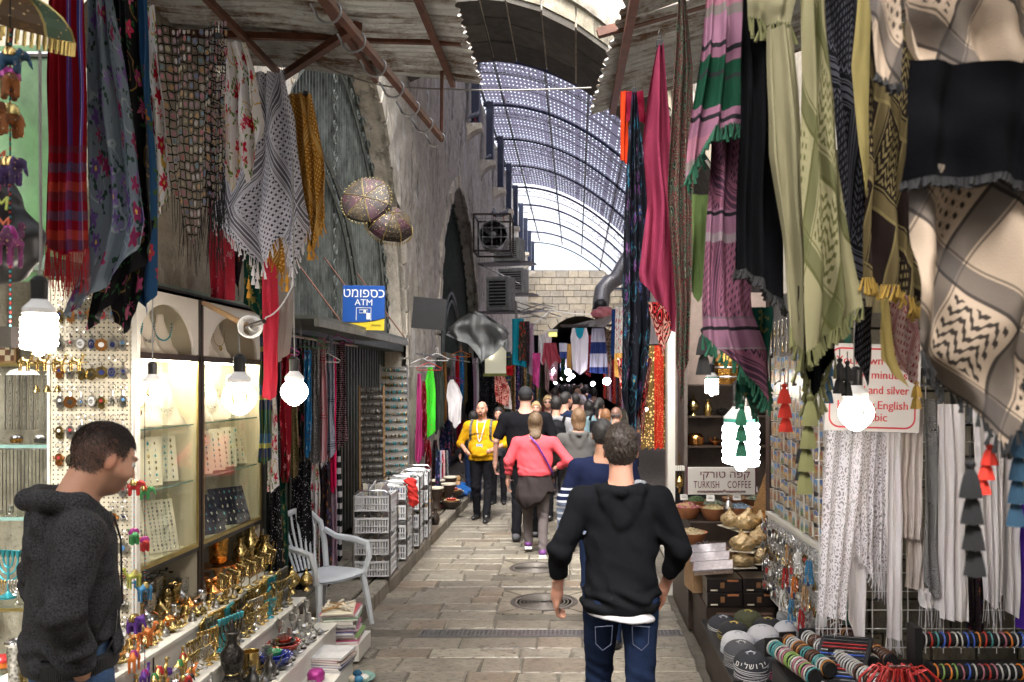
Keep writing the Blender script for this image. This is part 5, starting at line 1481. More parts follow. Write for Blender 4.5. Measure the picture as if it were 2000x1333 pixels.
P_bowl=proto('ceramic_bowl',[('outer_bowl',L([(.035,0),(.04,.006),(.075,.035),(.09,.06),(.087,.062),(.07,.038),(0,.02)],24),M_redg),('inner_bowl',L([(.03,.03),(.055,.05),(.065,.07),(.062,.072),(.045,.052),(0,.04)],24),M_redg),('small_bowl',L([(.02,.05),(.035,.062),(.04,.082),(.037,.083),(.028,.066),(0,.055)],20),M_redg)])
for i,(r,z)in enumerate(((.0885,.0615),(.0635,.0715),(.0385,.083))):
 mb=MB()
 for k in range(16 if i<2 else 10):
  a=2*PI*k/(16 if i<2 else 10);mb.ball((r*math.cos(a)*.93,r*math.sin(a)*.93,z-.003),.0035,4)
 P_bowl[1].append(('painted_dots',mb.mesh('painted_dots',M_paper)))
P_vase=proto('tall_black_vase',[('belly',L([(.04,0),(.043,.01),(.055,.06),(.045,.10),(.03,.13),(.052,.18),(.055,.23),(.025,.27),(.02,.30),(.035,.33),(.03,.335),(0,.3)],20),M_blackm),('neck_band',L([(.031,.125),(.034,.13),(.031,.135)],20),M_brass),('stopper',L([(.02,.33),(.012,.36),(.006,.39),(0,.4)],10),M_blackm)])
P_censer=proto('domed_censer',[('bowl',L([(.03,0),(.02,.012),(.01,.03),(.04,.05),(.045,.07)]),M_brass),('dome',L([(.046,.07),(.042,.09),(.022,.12),(.006,.135),(.01,.145),(0,.16)]),M_brass)])
P_funnel=proto('cone_jar',[('jar',L([(.045,0),(.06,.03),(.06,.07),(.035,.10)],20),M_silv),('lid',L([(.037,.10),(.03,.13),(.008,.16),(.005,.2),(0,.21)],16),M_silver)])
P_tin=proto('jewelled_tin',[('tin',L([(.03,0),(.04,.006),(.04,.03)],20),M_magp),('lid',L([(.042,.03),(.042,.036),(.03,.055),(0,.06)],20),M_magp)])
P_cup=proto('kiddush_cup',[('cup',L([(.02,0),(.006,.01),(.006,.022),(.018,.035),(.02,.06),(.017,.058),(0,.04)],10),M_silv)])
P_box=proto('carved_wood_box',[('box',MB().bbox(-.05,-.03,0,.05,.03,.04,.004),M_wood),('lid',MB().bbox(-.052,-.032,.041,.052,.032,.05,.004),M_wood)])
def animal(kind,h,res=.0045):
 Fd=Field((-.075,-.035,-.005),(.085,.035,.13),res)
 if kind=='camel':
  Fd.ell((0,0,.065),(.036,.017,.017),.012).ell((-.005,0,.083),(.014,.012,.014),.014).cap((.033,0,.068),(.05,0,.085),.009,.007,.01).cap((.05,0,.085),(.052,0,.108),.007,.006,.008).cap((.052,0,.110),(.07,0,.106),.0075,.005,.006)
  for x in(-.026,.026):
   for y in(-.011,.011):Fd.cap((x,y,.06),(x*1.02,y,.03),.008,.0055,.008).cap((x*1.02,y,.03),(x,y,.002),.0055,.006,.004)
  Fd.cap((-.036,0,.07),(-.044,0,.045),.004,.003,.006)
 else:
  Fd.ell((0,0,.06),(.036,.024,.026),.012).ell((.04,0,.075),(.019,.017,.019),.012).cap((.055,0,.072),(.064,0,.045),.009,.006,.008).cap((.064,0,.045),(.07,0,.03),.006,.004,.005)
  for y in(-.022,.022):Fd.ell((.034,y,.078),(.013,.006,.017),.005)
  for x in(-.022,.022):
   for y in(-.014,.014):Fd.cap((x,y,.05),(x,y,.006),.011,.010,.01)
  Fd.cap((-.036,0,.065),(-.044,0,.04),.004,.003,.006)
 V,Q=Fd.net();return V*(h/.115),Q
cV,cQ=animal('camel',.115);eV,eQ=animal('elephant',.10)
camel_me=netmesh('body',cV,cQ,M_gold);ele_me=netmesh('body',eV,eQ,M_orange)
saddle=MB().lathe([(.019,.066),(.018,.078),(.010,.096),(0,.099)],10,(-.004,0,0),sy=1.05).mesh('saddle',M_redp)
blanket=MB().lathe([(.0275,.055),(.0265,.07),(.018,.084),(0,.0885)],12,(0,0,0),sx=.8).mesh('blanket',M_magp)
P_camel=('camel_figurine',[('body',camel_me),('saddle',saddle)]);P_ele=('elephant_figurine',[('body',ele_me),('blanket',blanket)])
def row(x,z,y0,y1,n,choices,where,grp,R,zj=0,xj=.02):
 """things set out in a row along the counter"""
 for i in range(n):
  y=y0+(y1-y0)*(i+.5)/n+R.uniform(-.012,.012);pr,s,mats,lab,cat=choices[i%len(choices)]if not callable(choices)else choices(i)
  put(pr,(x+R.uniform(-xj,xj),y,z),f'{lab}, {nth(i)} in the {where}',cat,grp,s*R.uniform(.93,1.07),R.uniform(-.5,.5)+PI/2*(pr is P_men or pr is P_camel)*1.0,mats)
R=random.Random(5);g1='metal souvenirs on the top tier'
C=lambda*a:a
row(-2.48,.66,3.6,5.0,15,[C(P_tumbler,1.15,None,'engraved silver tall cup','cup'),C(P_goblet,1.25,None,'silver goblet','goblet'),C(P_mill,1.2,None,'brass pepper mill','pepper mill')],'back row of the top tier',g1,R)
row(-2.37,.66,3.5,5.05,19,[C(P_mill,1.05,None,'engraved brass mill','pepper mill'),C(P_tumbler,.9,[M_brass,M_gold],'small brass cup','cup'),C(P_lamp,1.3,[M_silver]*3,'silver oil lamp','oil lamp'),C(P_goblet,1,[M_silver,M_gold],'two-tone goblet','goblet'),C(P_lamp,1.2,None,'gold oil lamp','oil lamp')],'middle row of the top tier',g1,R)
row(-2.26,.66,3.5,5.2,22,[C(P_bell,1.1,None,'small gold hand bell','bell'),C(P_lamp,.95,[M_copper]*3,'copper oil lamp','oil lamp'),C(P_bell,1.0,[M_silv,M_silver],'small silver hand bell','bell'),C(P_cup,1.3,None,'little silver cup','cup')],'third row of the top tier',g1,R)
row(-2.16,.66,3.5,5.3,26,[C(P_bell,.8,[M_silver,M_silv],'tiny silver bell','bell'),C(P_lamp,.7,[M_brass]*3,'tiny brass lamp','oil lamp'),C(P_bell,.95,[M_brass,M_brass],'tiny brass bell','bell'),C(P_cup,.9,[M_gold],'tiny gold cup','cup')],'front row of the top tier',g1,R)
for i,(x,y,s)in enumerate(((-2.42,5.22,1.75),(-2.38,5.5,1.9))):put(P_grail,(x,y,.66),f'tall orange-gold grail cup on a saucer, {("nearer", "further")[i]} of the two','goblet','orange-gold grails on the top tier',s)
row(-2.28,.66,5.12,5.62,6,[C(P_tumbler,.62,[M_goldo,M_copper],'small orange-gold cup','cup')],'set before the tall grails','small orange-gold cups',R)
row(-2.45,.66,5.02,5.3,3,[C(P_goblet,1.2,[M_brass,M_gold],'yellow brass goblet','goblet')],'group behind the grails',g1,R)
for i,(x,y,s)in enumerate(((-2.32,5.72,1.35),(-2.2,5.86,1.25),(-2.33,5.92,1.7))):put(P_jug,(x,y,.72),f'{("slender", "small", "tall")[i]} brass coffee jug on a wooden box','jug','brass jugs on the wooden box',s,-.6)
put(P_box,(-2.3,5.8,.66),'light wooden box under the brass jugs at the end of the counter','box',None,2.1,PI/2);bx=[o for o in COL.objects if o.name.startswith('carved_wood_box')][-1];bx.scale=(2.2,2.4,1.2)
def men(i):
 m=[([M_brass,M_brass],'brass'),([M_pewter,M_pewter],'dark pewter'),([M_brass,M_brass],'dull brass'),([M_turqm,M_turqm],'turquoise'),([M_gold,M_gold],'bright gold'),([M_silv,M_silver],'silver')][(i*5+i//3)%6]
 return(P_men,1.0,m[0],f'seven-branched {m[1]} menorah','menorah')
def menb(k):return lambda i:(lambda q:(q[0],q[1]*k,q[2],q[3],q[4]))(men(i))
row(-2.06,.48,4.55,5.85,17,menb(1.35),'back row of menorahs on the middle tier','menorahs on the middle tier',R,xj=.008)
row(-2.01,.48,4.3,5.8,18,menb(1.1),'middle row of menorahs on the middle tier','menorahs on the middle tier',R,xj=.008)
row(-1.965,.48,4.25,5.7,18,menb(.8),'front row of menorahs on the middle tier','menorahs on the middle tier',R,xj=.008)
for i in range(7):put(P_men,(-2.13,5.0+i*.13,.66),f'large brass menorah standing at the edge of the top tier, {nth(i)} towards the chair','menorah','large menorahs at the top tier edge',1.2,PI/2+.75,[M_brass,M_brass])
row(-2.05,.48,3.4,4.35,13,[C(P_camel,1.15,[M_gold,M_redp],'gold camel figurine with red saddle','figurine'),C(P_ele,.9,[M_silver,M_purp],'silver elephant figurine','figurine'),C(P_camel,1.0,[M_gold,M_greenp],'gold camel figurine with green saddle','figurine')],'back row of figurines','animal figurines',R)
row(-1.97,.48,3.4,4.3,16,[C(P_ele,.7,[M_redp,M_gold],'small red and gold elephant figurine','figurine'),C(P_ele,.65,[M_blackm,M_silv],'small black elephant figurine','figurine'),C(P_camel,.7,[M_orange,M_gold],'small orange camel figurine','figurine'),C(P_cup,1.0,[M_silv],'tiny silver cup','cup')],'front row of figurines','animal figurines',R)
put(P_vase,(-1.84,4.42,.30),'tall black engraved vase standing before the menorahs','vase',None,1.1)
put(P_men,(-1.9,4.55,.48),'blue-black menorah above the tall black vase','menorah',None,1.6,PI/2-.3,[M_blackm,M_turqm])
for i,(y,x,s)in enumerate(((4.12,-1.82,1.25),(3.95,-1.80,1.1),(3.8,-1.84,1.4))):put(P_funnel,(x,y,.30),f'silver jar with a pointed funnel lid, {ORD[i]} from the black vase','jar','funnel-lidded jars',s)
put(P_goblet,(-1.82,4.62,.30),'bright gold fluted goblet beside the tall black vase','goblet',None,1.2,0,[M_gold,M_gold])
for i,y in enumerate((4.55,4.75)):put(P_jug,(-1.78+.02*i,y,.30),f'small pewter jug in front of the gold goblet, {("nearer", "further")[i]} one','jug','pewter jugs on the low tier',.9,.5,[M_pewter]*3)
put(P_bowl,(-1.80,4.92,.30),'stack of blue and green painted ceramic bowls','bowl stack','ceramic bowls',1.25,0,[M_blueg,M_blueg,M_greeng]);put(P_bowl,(-1.82,5.14,.31),'stack of red and black painted ceramic bowls','bowl stack','ceramic bowls',1.2,0,[M_redg,M_blackm,M_redg])
row(-1.88,.30,5.22,5.75,7,[C(P_stick,1.15,None,'silver candlestick','candlestick'),C(P_stick,.95,[M_silv,M_silv],'shorter silver candlestick','candlestick')],'group at the end of the low tier','silver candlesticks',R)
row(-1.80,.30,5.2,5.7,6,[C(P_stick,.9,[M_silver,M_silver],'small silver candlestick','candlestick'),C(P_cup,1.4,[M_silver],'silver kiddush cup','cup')],'front group at the end of the low tier','silver candlesticks',R)
row(-1.74,.30,3.8,5.6,24,[C(P_bell,.8,[M_silver,M_silv],'tiny bell','bell'),C(P_tin,.5,[M_blackm,M_silver],'little black pot','pot'),C(P_lamp,.6,[M_pewter]*3,'little pewter lamp','oil lamp')],'front edge of the low tier','small goods on the low tier',R)
for i,(x,y,s)in enumerate(((-2.02,5.88,1.25),(-1.94,5.95,1.05))):put(P_censer,(x,y,.50),f'{("larger", "smaller")[i]} domed brass censer beside the plastic chair','censer','domed brass censers',s)
put(P_box,(-1.95,5.72,.40),'dark wood box beside the candlesticks','box',None,1.2,.3,[M_darkwood,M_darkwood])
row(-1.85,.30,4.5,5.3,9,[C(P_jug,.75,[M_brass]*3,'little brass jug','jug'),C(P_goblet,.8,[M_silver,M_gold],'small silver goblet','goblet'),C(P_tin,.7,[M_blackm,M_brass],'black and brass box','box')],'inner row of the low tier','small goods on the low tier',R,xj=.04)
for i,(x,y,z,s,m,c)in enumerate(((-1.62,5.15,.14,1.3,M_magp,'magenta'),(-1.66,5.35,.14,1.2,M_greenp,'green beaded'),(-1.75,5.25,.14,1.0,M_purp,'purple beaded'),(-1.60,5.0,.14,.9,M_silver,'silver beaded'))):
 put(P_tin,(x,y,z),f'{c} jewelled trinket tin on the low shelf','tin','jewelled tins',s,0,[m,m])
def book(mb_name,loc,size,rz,m,label,grp):
 t=thing(mb_name,label,'book',loc,rz,grp);w,d,h=size
 MB().box(-w/2,-d/2,.002,w/2-.003,d/2-.003,h-.002).build('pages',M_paper,t)
 MB().box(-w/2-.002,-d/2-.002,0,w/2,d/2,.002).build('cover',m,t);MB().box(-w/2-.002,-d/2-.002,h-.002,w/2,d/2,h).build('cover',m,t);MB().box(-w/2-.004,-d/2,0,-w/2,d/2,h).build('spine',m,t)
cols=[(.5,.08,.2),(.2,.35,.1),(.6,.5,.5),(.12,.12,.3),(.55,.2,.3),(.5,.5,.52),(.3,.3,.32),(.55,.45,.4),(.15,.3,.15),(.6,.6,.62),(.5,.1,.12)];cn=['pink','green','pale pink','navy','rose','pale grey','grey','beige','dark green','white','red']
z=.14
for i in range(11):
 h=R.uniform(.014,.024);book('picture_book',(-1.70+R.uniform(-.015,.015),6.02+R.uniform(-.02,.02),z),(.24,.30,h),R.uniform(-.08,.08)+.1,pm('cover_'+cn[i],cols[i],.4),f'{cn[i]} picture book, {nth(10-i)} from the top of the stack by the chair','books stacked by the chair');z+=h+.001
MB_t=thing('book_trolley','small white stand carrying the stacked books and bone carvings','stand',(0,0,0));MB().box(-1.86,5.86,.02,-1.54,6.2,.138).build('stand_box',M_white,MB_t)
t=thing('carvings_tray','pale tray heaped with carved bone and wood sticks on top of the books','tray',(-1.72,6.0,z),.2)
MB().bbox(-.11,-.15,0,.11,.15,.012,.003).build('tray_base',M_card,t)
for i in range(16):MB().obox((R.uniform(-.08,.08),R.uniform(-.11,.11),.022+.006*(i%4)),(.016,R.uniform(.08,.14),.012),rotz(R.uniform(-1,1))).build('carved_stick',(M_card,M_wood,M_leather)[i%3],t)
for i in range(6):book('picture_book',(-1.60+R.uniform(-.01,.01),5.42,.14+i*.016),(.22,.26,.015),R.uniform(-.1,.1)-.1,pm('cover_b'+str(i),[(.2,.2,.25),(.55,.5,.5),(.05,.08,.25),(.5,.4,.35),(.3,.1,.1),(.6,.6,.6)][i],.4),f'flat book, {nth(5-i)} from the top of the low stack by the jewelled tins','books in the low stack')
t=thing('egg_dish','glass dish of painted stone eggs on the ground at the stall corner','dish',(-1.46,5.52,.0))
MB().lathe([(.07,.0),(.09,.012),(.12,.03),(.118,.034),(.085,.018),(0,.012)],24).build('dish',M_gedge,t)
for i in range(8):
 a=i*.85;MB().ball((.055*math.cos(a)*(i>1),.055*math.sin(a)*(i>1),.036+.02*(i<2)),.026,8,sc=(1.25,1,.95)).build('stone_egg',pm('egg'+str(i%5),[(.6,.5,.36),(.05,.2,.35),(.6,.58,.52),(.45,.3,.1),(.5,.55,.5)][i%5],.25),t)
#pegboard of keychains
g=G('pegboard');u_,v_=g.uv();dd=((u_/.0235).fr()-.5);de=((v_/.0235).fr()-.5)
g.set(g.mix(g.m('LESS_THAN',dd*dd+de*de,.035),(.66,.60,.46),(.05,.04,.03)),.55);M_peg=g.mat
g=G('white_pegboard');u_,v_=g.uv();dd=((u_/.0235).fr()-.5);de=((v_/.0235).fr()-.5)
g.set(g.mix(g.m('LESS_THAN',dd*dd+de*de,.03),(.66,.66,.66),(.08,.08,.08)),.5);M_pegw=g.mat
t=thing('pegboard','cream perforated board covered with silver keychains beside the cabinets','pegboard',(0,0,0))
mb=MB().add([(-2.68,4.22,.2),(-2.262,4.22,.2),(-2.262,4.22,2.52),(-2.68,4.22,2.52)],[(0,1,2,3)]);mb.build('board',M_peg,t,uv=[(0,0),(.418,0),(.418,2.32),(0,2.32)])
MB().box(-2.262,4.205,.2,-2.235,4.24,2.52).build('edge_frame',M_white,t);MB().box(-2.695,4.21,.2,-2.682,4.24,2.52).build('edge_frame',M_white,t)
def pend(kind,m1,m2):
 a=MB();b=MB();My=Matrix(((1,0,0),(0,0,-1),(0,1,0)))
 if kind==0:
  a.lathe([(.0,-.002),(.011,-.002),(.011,.002),(0,.002)],12,(0,0,-.045),M=My,sy=1.15)
  for x,h in((-.0075,.009),(-.0025,.012),(.0025,.012),(.0075,.009)):a.obox((x,0,-.058-h*.3),(.004,.004,h*1.3))
  for s in(-1,1):a.tube([(s*.010,0,-.045),(s*.015,0,-.050),(s*.016,0,-.042)],.0022,5)
  b.lathe([(0,-.0028),(.005,-.0028),(.005,.0028),(0,.0028)],10,(0,0,-.045),M=My)
 elif kind==1:
  a.lathe([(0,-.002),(.014,-.002),(.014,.002),(0,.002)],16,(0,0,-.048),M=My,sy=1.3);b.lathe([(0,-.0028),(.0105,-.0028),(.0105,.0028),(0,.0028)],16,(0,0,-.048),M=My,sy=1.3)
  for q in(0,1):
   pts=[(.007*math.cos(x),-.0035,-.048+.007*math.sin(x))for x in(PI/2+q*PI,PI/2+q*PI+2*PI/3,PI/2+q*PI+4*PI/3)];a.tube(pts,.0009,4,closed=True)
 elif kind==2:
  for q in(0,1):
   pts=[(.015*math.cos(x),0,-.048+.015*math.sin(x))for x in(PI/2+q*PI,PI/2+q*PI+2*PI/3,PI/2+q*PI+4*PI/3)];a.tube(pts,.0022,4,closed=True)
  b.ball((0,0,-.048),.004,6)
 else:
  a.lathe([(0,-.002),(.017,-.002),(.017,.002),(0,.002)],14,(0,0,-.05),M=My,wob=lambda k,z:.12*(k%2));b.lathe([(0,-.0028),(.008,-.0028),(.008,.0028),(0,.0028)],12,(0,0,-.05),M=My)
 return[('pendant',a.mesh('pendant',m1)),('inlay',b.mesh('inlay',m2))]
ringm=MB();ringm.tube([(.010*math.cos(x),0,-.010+.010*math.sin(x))for x in np.linspace(0,2*PI,14)[:-1]],.0012,4,closed=True);ringm.tube([(0,0,-.02),(0.001,0,-.034)],.0022,4)
ringm=ringm.mesh('split_ring',M_silv)
M_in=[pm('navy_enamel',(.02,.03,.12),.3),pm('red_enamel',(.35,.04,.04),.3),pm('white_enamel',(.7,.7,.68),.3),pm('sky_enamel',(.1,.25,.5),.3),M_pewter];inn=['navy','red','white','sky blue','dark']
KP={}
def keychain(loc,kind,metal,ink,label,grp,s=1.0,rz=0.0):
 mt=[M_silver,M_brass,M_copper][metal];key=(kind,metal,ink)
 if key not in KP:KP[key]=pend(kind,mt,M_in[ink])
 return put(('keychain',[('split_ring',ringm)]+KP[key]),loc,label,'keychain',grp,s,rz)
KN=['hamsa hand','oval medallion','star','scalloped disc'];MN=['silver','brass','copper']
R=random.Random(31)
for r_ in range(14):
 for c_ in range(7):
  if r_>5 and c_<5:continue
  k=R.choice([0,0,1,2,3]);m=R.choice([0,0,0,1,2]);ik=R.randrange(5)
  keychain((-2.63+c_*.054+R.uniform(-.004,.004),4.21,2.43-r_*.148+R.uniform(-.006,.006)),k,m,ik,f'{MN[m]} {KN[k]} keychain with {inn[ik]} inlay, {ORD[c_]} in {nth(r_)} row of the pegboard','keychains on the pegboard',1.75,R.uniform(-.25,.25))
#recessed shelves at the picture edge
t=thing('wall_shelves','recessed glass shelves of necklaces and brassware behind the man in the grey hoodie','shelves',(0,0,0))
MB().box(-4.1,4.88,.1,-2.7,4.92,2.9).build('back_panel',pm('dark_back',(.05,.045,.035),.7),t)
for z in(2.10,1.66,1.27,.78,.42):
 s_=MB().box(-4.0,4.45,z-.008,-2.7,4.88,z).build('glass_shelf',M_glass,t);MB().box(-4.0,4.443,z-.014,-2.7,4.45,z+.004).build('shelf_edge',M_gedge if z not in(2.10,.78)else M_goldtrim,s_)
MB().box(-2.72,4.42,.1,-2.69,4.92,2.9).build('side_post',M_white,t)
g=G('checker_box_top');u_,v_=g.uv();ch=g.m('MODULO',((u_/.032).fl()+(v_/.032).fl()).ab(),2.0);g.set(g.mix(ch,(.6,.5,.33),(.16,.07,.035)),.4);M_chk=g.mat
def chessbox(x,z,s,lab,rx=.06):
 t=thing('chess_box',lab,'chess set',(x,4.72,z),0,'chess boxes standing on the shelf');t.rotation_euler=(-rx,0,0)
 MB().bbox(-.5*s,0,0,.5*s,.05,s,.004).build('box',M_wood,t);MB().add([(-.45*s,-.002,.06*s),(.45*s,-.002,.06*s),(.45*s,-.002,.96*s),(-.45*s,-.002,.96*s)],[(0,1,2,3)]).build('checkered_face',M_chk,t,uv=[(0,0),(s*.9,0),(s*.9,s*.9),(0,s*.9)])
for a in((-3.0,2.11,.22,'checkered wooden chess box, lower one beside the spiral bulb'),(-3.3,2.11,.2,'checkered chess box at the very edge of the picture'),(-2.86,2.36,.2,'checkered chess box standing high behind the brass lantern'),(-2.84,2.6,.18,'topmost checkered chess box beside the tarpaulin')):chessbox(*a)
t=thing('brass_lantern','pointed glass and brass lantern hanging before the chess boxes','lantern',(-2.86,4.5,2.42));MB().lathe([(.10,.26),(.09,.27),(.03,.33),(.006,.36)],6).build('cap',M_brass,t)
for k in range(6):a=PI*k/3;MB().tube([(.10*math.cos(a),.10*math.sin(a),.26),(.05*math.cos(a),.05*math.sin(a),.0)],.004,4).build('rib',M_brass,t)
MB().lathe([(.05,-.02),(.052,0),(.03,.006)],6).build('foot',M_brass,t)
for i in range(3):
 t=thing('chain_card',f'white card hung with rows of silver chains, {ORD[i]} from the pegboard','necklace display',(-2.83-.215*i,4.55,1.70),0,'cards of silver chains')
 MB().prism([(-.095,.34),(.095,.34),(.07,.365),(.03,.375),(0,.40),(-.03,.375),(-.07,.365)],-.002,.002,M=Matrix(((1,0,0),(0,0,1),(0,1,0)))).build('card_top',M_paper,t)
 mb=MB()
 for k in range(15):
  x=-.09+k*.0128;mb.tube([(x+.002*math.sin(q*1.9+k),-.008-.003*(q%2),.34-q*.03)for q in range(11)],.0035,4,mi=(k+i)%3)
 mb.build('chains',[M_silver,M_pewter,M_silv],t)
mb=MB();t=thing('necklace_rack','dark rack of long thin silver necklaces behind the man at the stall','necklace display',(-3.2,4.6,1.62));MB().tube([(-.45,0,.01),(.45,0,.01)],.006,6).build('rail',M_silv,t)
for k in range(44):
 x=-.44+k*.0205;l=.30+.03*((k*7)%3);mb.tube([(x,-.005,.01),(x+.002,-.006,-l)],.0022,3);mb.ball((x,-.006,-l-.008),.0085,5,mi=1)
mb.build('hanging_necklaces',[M_pewter,M_silver],t)
R=random.Random(9)
for i in range(5):put(P_men,(-2.82-i*.17,4.6,.80),f'{("turquoise", "brass")[i % 2]} menorah on the lower glass shelf, {ORD[i]} from the pegboard','menorah','menorahs on the wall shelves',1.8,R.uniform(-.3,.3),[[M_turqm]*2,[M_brass]*2][i%2])
for i in range(6):put(P_men,(-2.8-i*.12,4.5,.79),f'small {("silver", "gold")[i % 2]} menorah at the shelf edge, {ORD[i]} from the pegboard','menorah','small menorahs on the wall shelves',.9,0,[[M_silv]*2,[M_gold]*2][i%2])
for i in range(7):put((P_tin,P_tumbler,P_censer)[i%3],(-2.8-i*.12,4.55,.43),f'{("orange tin", "silver cup", "silver censer")[i % 3]} on the lowest shelf, {ORD[i]} from the pegboard','souvenir','silverware on the lowest shelf',1.2,0,[[M_orange,M_redp],[M_silver,M_silv],[M_silver,M_silver]][i%3])
for i in range(7):put((P_tin,P_censer)[i%2],(-2.8-i*.12,4.5,.16),f'{("gold tin", "orange censer")[i % 2]} on the floor ledge, {ORD[i]} from the pegboard','souvenir','brassware on the floor ledge',1.3,0,[[M_gold,M_gold],[M_copper,M_gold]][i%2])
for i in range(6):put(P_tin,(-2.8-i*.13,4.52,1.67),f'jewelled brooch box on the glass shelf, {ORD[i]} from the pegboard','trinket box','brooches on the glass shelf',.75,0,[[M_turqm,M_silver],[M_pewter,M_silver],[M_goldo,M_pewter]][i%3])
for i in range(9):put(P_cup,(-2.78-i*.1,4.5,1.28),f'small silver trinket on the glass shelf, {ORD[i]} from the pegboard','trinket','trinkets on the glass shelf',.8,0,[M_silver])
t=thing('camel_chain','brass chain of camels and little bells hanging by the spiral bulb','mobile',U(105,700,3.9))
for i in range(4):
 o=link('camel',camel_me,t);o.location=(-.14+i*.08,0,-.06);o.scale=(.7,.7,.7)
for i in range(3):l=MB().lathe([(.018,0),(.014,.01),(.007,.03),(0,.034)],10,(-.08+i*.05,0,-.16)).build('bell',M_brass,t)
MB().tube([(-.16,0,-.02),(0,0,-.03),(.16,0,-.02)],.003,4).build('rod',M_brass,t)
#strings of painted animals, umbrella, bag
def gilt(name,a,b):
 g=G(name);v=g.voro(60,g.co(),rand=.8);n=g.noise(12,g.co(),4);a=tuple(q*.6 for q in a);b=tuple(q*.6 for q in b);c=g.mix(g.m('GREATER_THAN',n,.5),a,b)
 g.set(g.mix(g.m('LESS_THAN',v,.18),c,(.6,.45,.25)),.6,g.m('LESS_THAN',v,.22));g.bump(n,.4,.01);return g.mat
def mobile(px,Y,y0,y1,beasts,label):
 p0=U(px,y0,Y);p1=U(px,y1,Y);t=thing('animal_string',label,'mobile',p0,group='strings of painted cloth animals')
 MB().tube([(0,0,.4),(0,0,p1.z-p0.z)],.0018,4).build('string',M_thr_b,t)
 mb=[MB(),MB()];n=int((p0.z-p1.z)/.011)
 for i in range(n):mb[i%2].ball((0,0,-i*.011),.0035,4)
 mb[0].build('beads',M_redp,t);mb[1].build('beads',M_turqm,t)
 for i,(py,kind,m,s)in enumerate(beasts):
  o=link('painted_animal',ele_me if kind=='e' else camel_me,t);o.location=(.0,0,(y0-py)*Y/F-.05*s);o.scale=(s,s,s);o.rotation_euler=(0,0,.4+i*1.9);recol(o,m)
  b=link('cloth_cover',blanket if kind=='e' else saddle,o);recol(b,(M_gold,M_magp,M_goldtrim)[i%3])
gq=[gilt('gilt_animal_'+n,c,tuple(q*.5 for q in c))for n,c in(('blue',(.04,.16,.32)),('orange',(.5,.16,.03)),('purple',(.10,.04,.22)),('magenta',(.30,.04,.20)))]
mobile(20,2.0,60,690,[(115,'e',gq[0],.75),(158,'e',gq[1],.85),(230,'e',gq[1],.9),(330,'e',gq[2],.8),(480,'c',gq[3],1.0)],'string of painted elephants hanging before the green tarpaulin')
mobile(262,3.75,925,1333,[(950,'e',M_redp,.85),(1045,'e',M_greenp,.85),(1130,'c',M_yel,.85),(1215,'e',M_purp,1.0),(1290,'c',M_orange,1.0)],'string of painted animals hanging at the cabinet edge, nearer the man')
mobile(283,3.85,925,1333,[(960,'e',M_greenp,.75),(1060,'e',M_redp,.8),(1155,'c',M_bluep,.9),(1240,'c',M_orange,1.0),(1325,'c',M_purp,.9)],'second string of painted animals at the cabinet edge, nearer the brass mills')
t=thing('bell_mobile','silver bell on a beaded cord below the painted elephants','bell',U(17,655,2.0));MB().box(-.02,-.02,-.03,.02,.02,.02).build('bell_body',M_silv,t);MB().tube([(0,0,.02),(0,0,.07)],.0015,4).build('cord',M_thr_b,t)
def parasol(loc,r,h,rot,m1,m2,label,n=8,hang=True):
 t=thing('mirror_parasol',label,'parasol',loc,0,'embroidered mirror parasols');t.rotation_euler=rot
 for k in range(n):
  a0,a1=2*PI*k/n,2*PI*(k+1)/n;mb=MB();q=6
  for i in range(q+1):
   u=i/q;rr=r*math.sin(u*1.45);z=h*math.cos(u*1.45)
   for j in range(5):
    a=a0+(a1-a0)*j/4;sag=1-.06*math.sin(PI*j/4)*u;mb.v.append((rr*sag*math.cos(a),rr*sag*math.sin(a),z))
  for i in range(q):
   for j in range(4):mb.f.append((i*5+j,i*5+j+1,(i+1)*5+j+1,(i+1)*5+j));mb.m.append(0)
  mb.build('panel',m1 if k%2 else m2,t,ang=12);MB().tube([(r*math.sin(u*1.45)*math.cos(a0),r*math.sin(u*1.45)*math.sin(a0),h*math.cos(u*1.45))for u in np.linspace(0,1,6)],.004,4).build('rib',M_goldtrim,t)
 mb=MB()
 for k in range(n):
  a0,a1=2*PI*k/n,2*PI*(k+1)/n
  for j in range(7):a=a0+(a1-a0)*j/7;mb.tube([(r*.985*math.cos(a),r*.985*math.sin(a),h*.11),(r*.99*math.cos(a),r*.99*math.sin(a),h*.11-.035)],.004,4)
 mb.build('fringe',M_goldtrim,t);MB().tube([(0,0,h*1.05),(0,0,-h*.8)],.008,6).build('pole',M_darkwood,t);return t
Mg1,Mg2=gilt('green_gilt_cloth',(.04,.10,.05),(.08,.16,.08)),gilt('copper_gilt_cloth',(.26,.13,.04),(.16,.09,.03));Mg3=gilt('plum_gilt_cloth',(.07,.02,.035),(.03,.018,.02));Mg4=gilt('bronze_gilt_cloth',(.08,.055,.025),(.03,.022,.015))
parasol(U(20,60,2.15),.145,.10,(.35,.15,.4),Mg1,Mg2,'green and copper embroidered parasol at the top corner above the elephants')
parasol(U(760,445,7.0),.20,.17,(.9,.35,.2),Mg3,Mg4,'plum and bronze mirror-work parasol hanging tilted in front of the iron gate')
parasol(U(716,392,6.9),.22,.06,(1.15,-.75,.2),Mg4,Mg3,'half closed gold parasol above the plum one',6)
cable('parasol_cord',[U(640,340,7.2),U(705,395,6.9),U(760,430,7.0)],.004,'thin cord holding the two mirror-work parasols',M_black)
txt_n=[0]
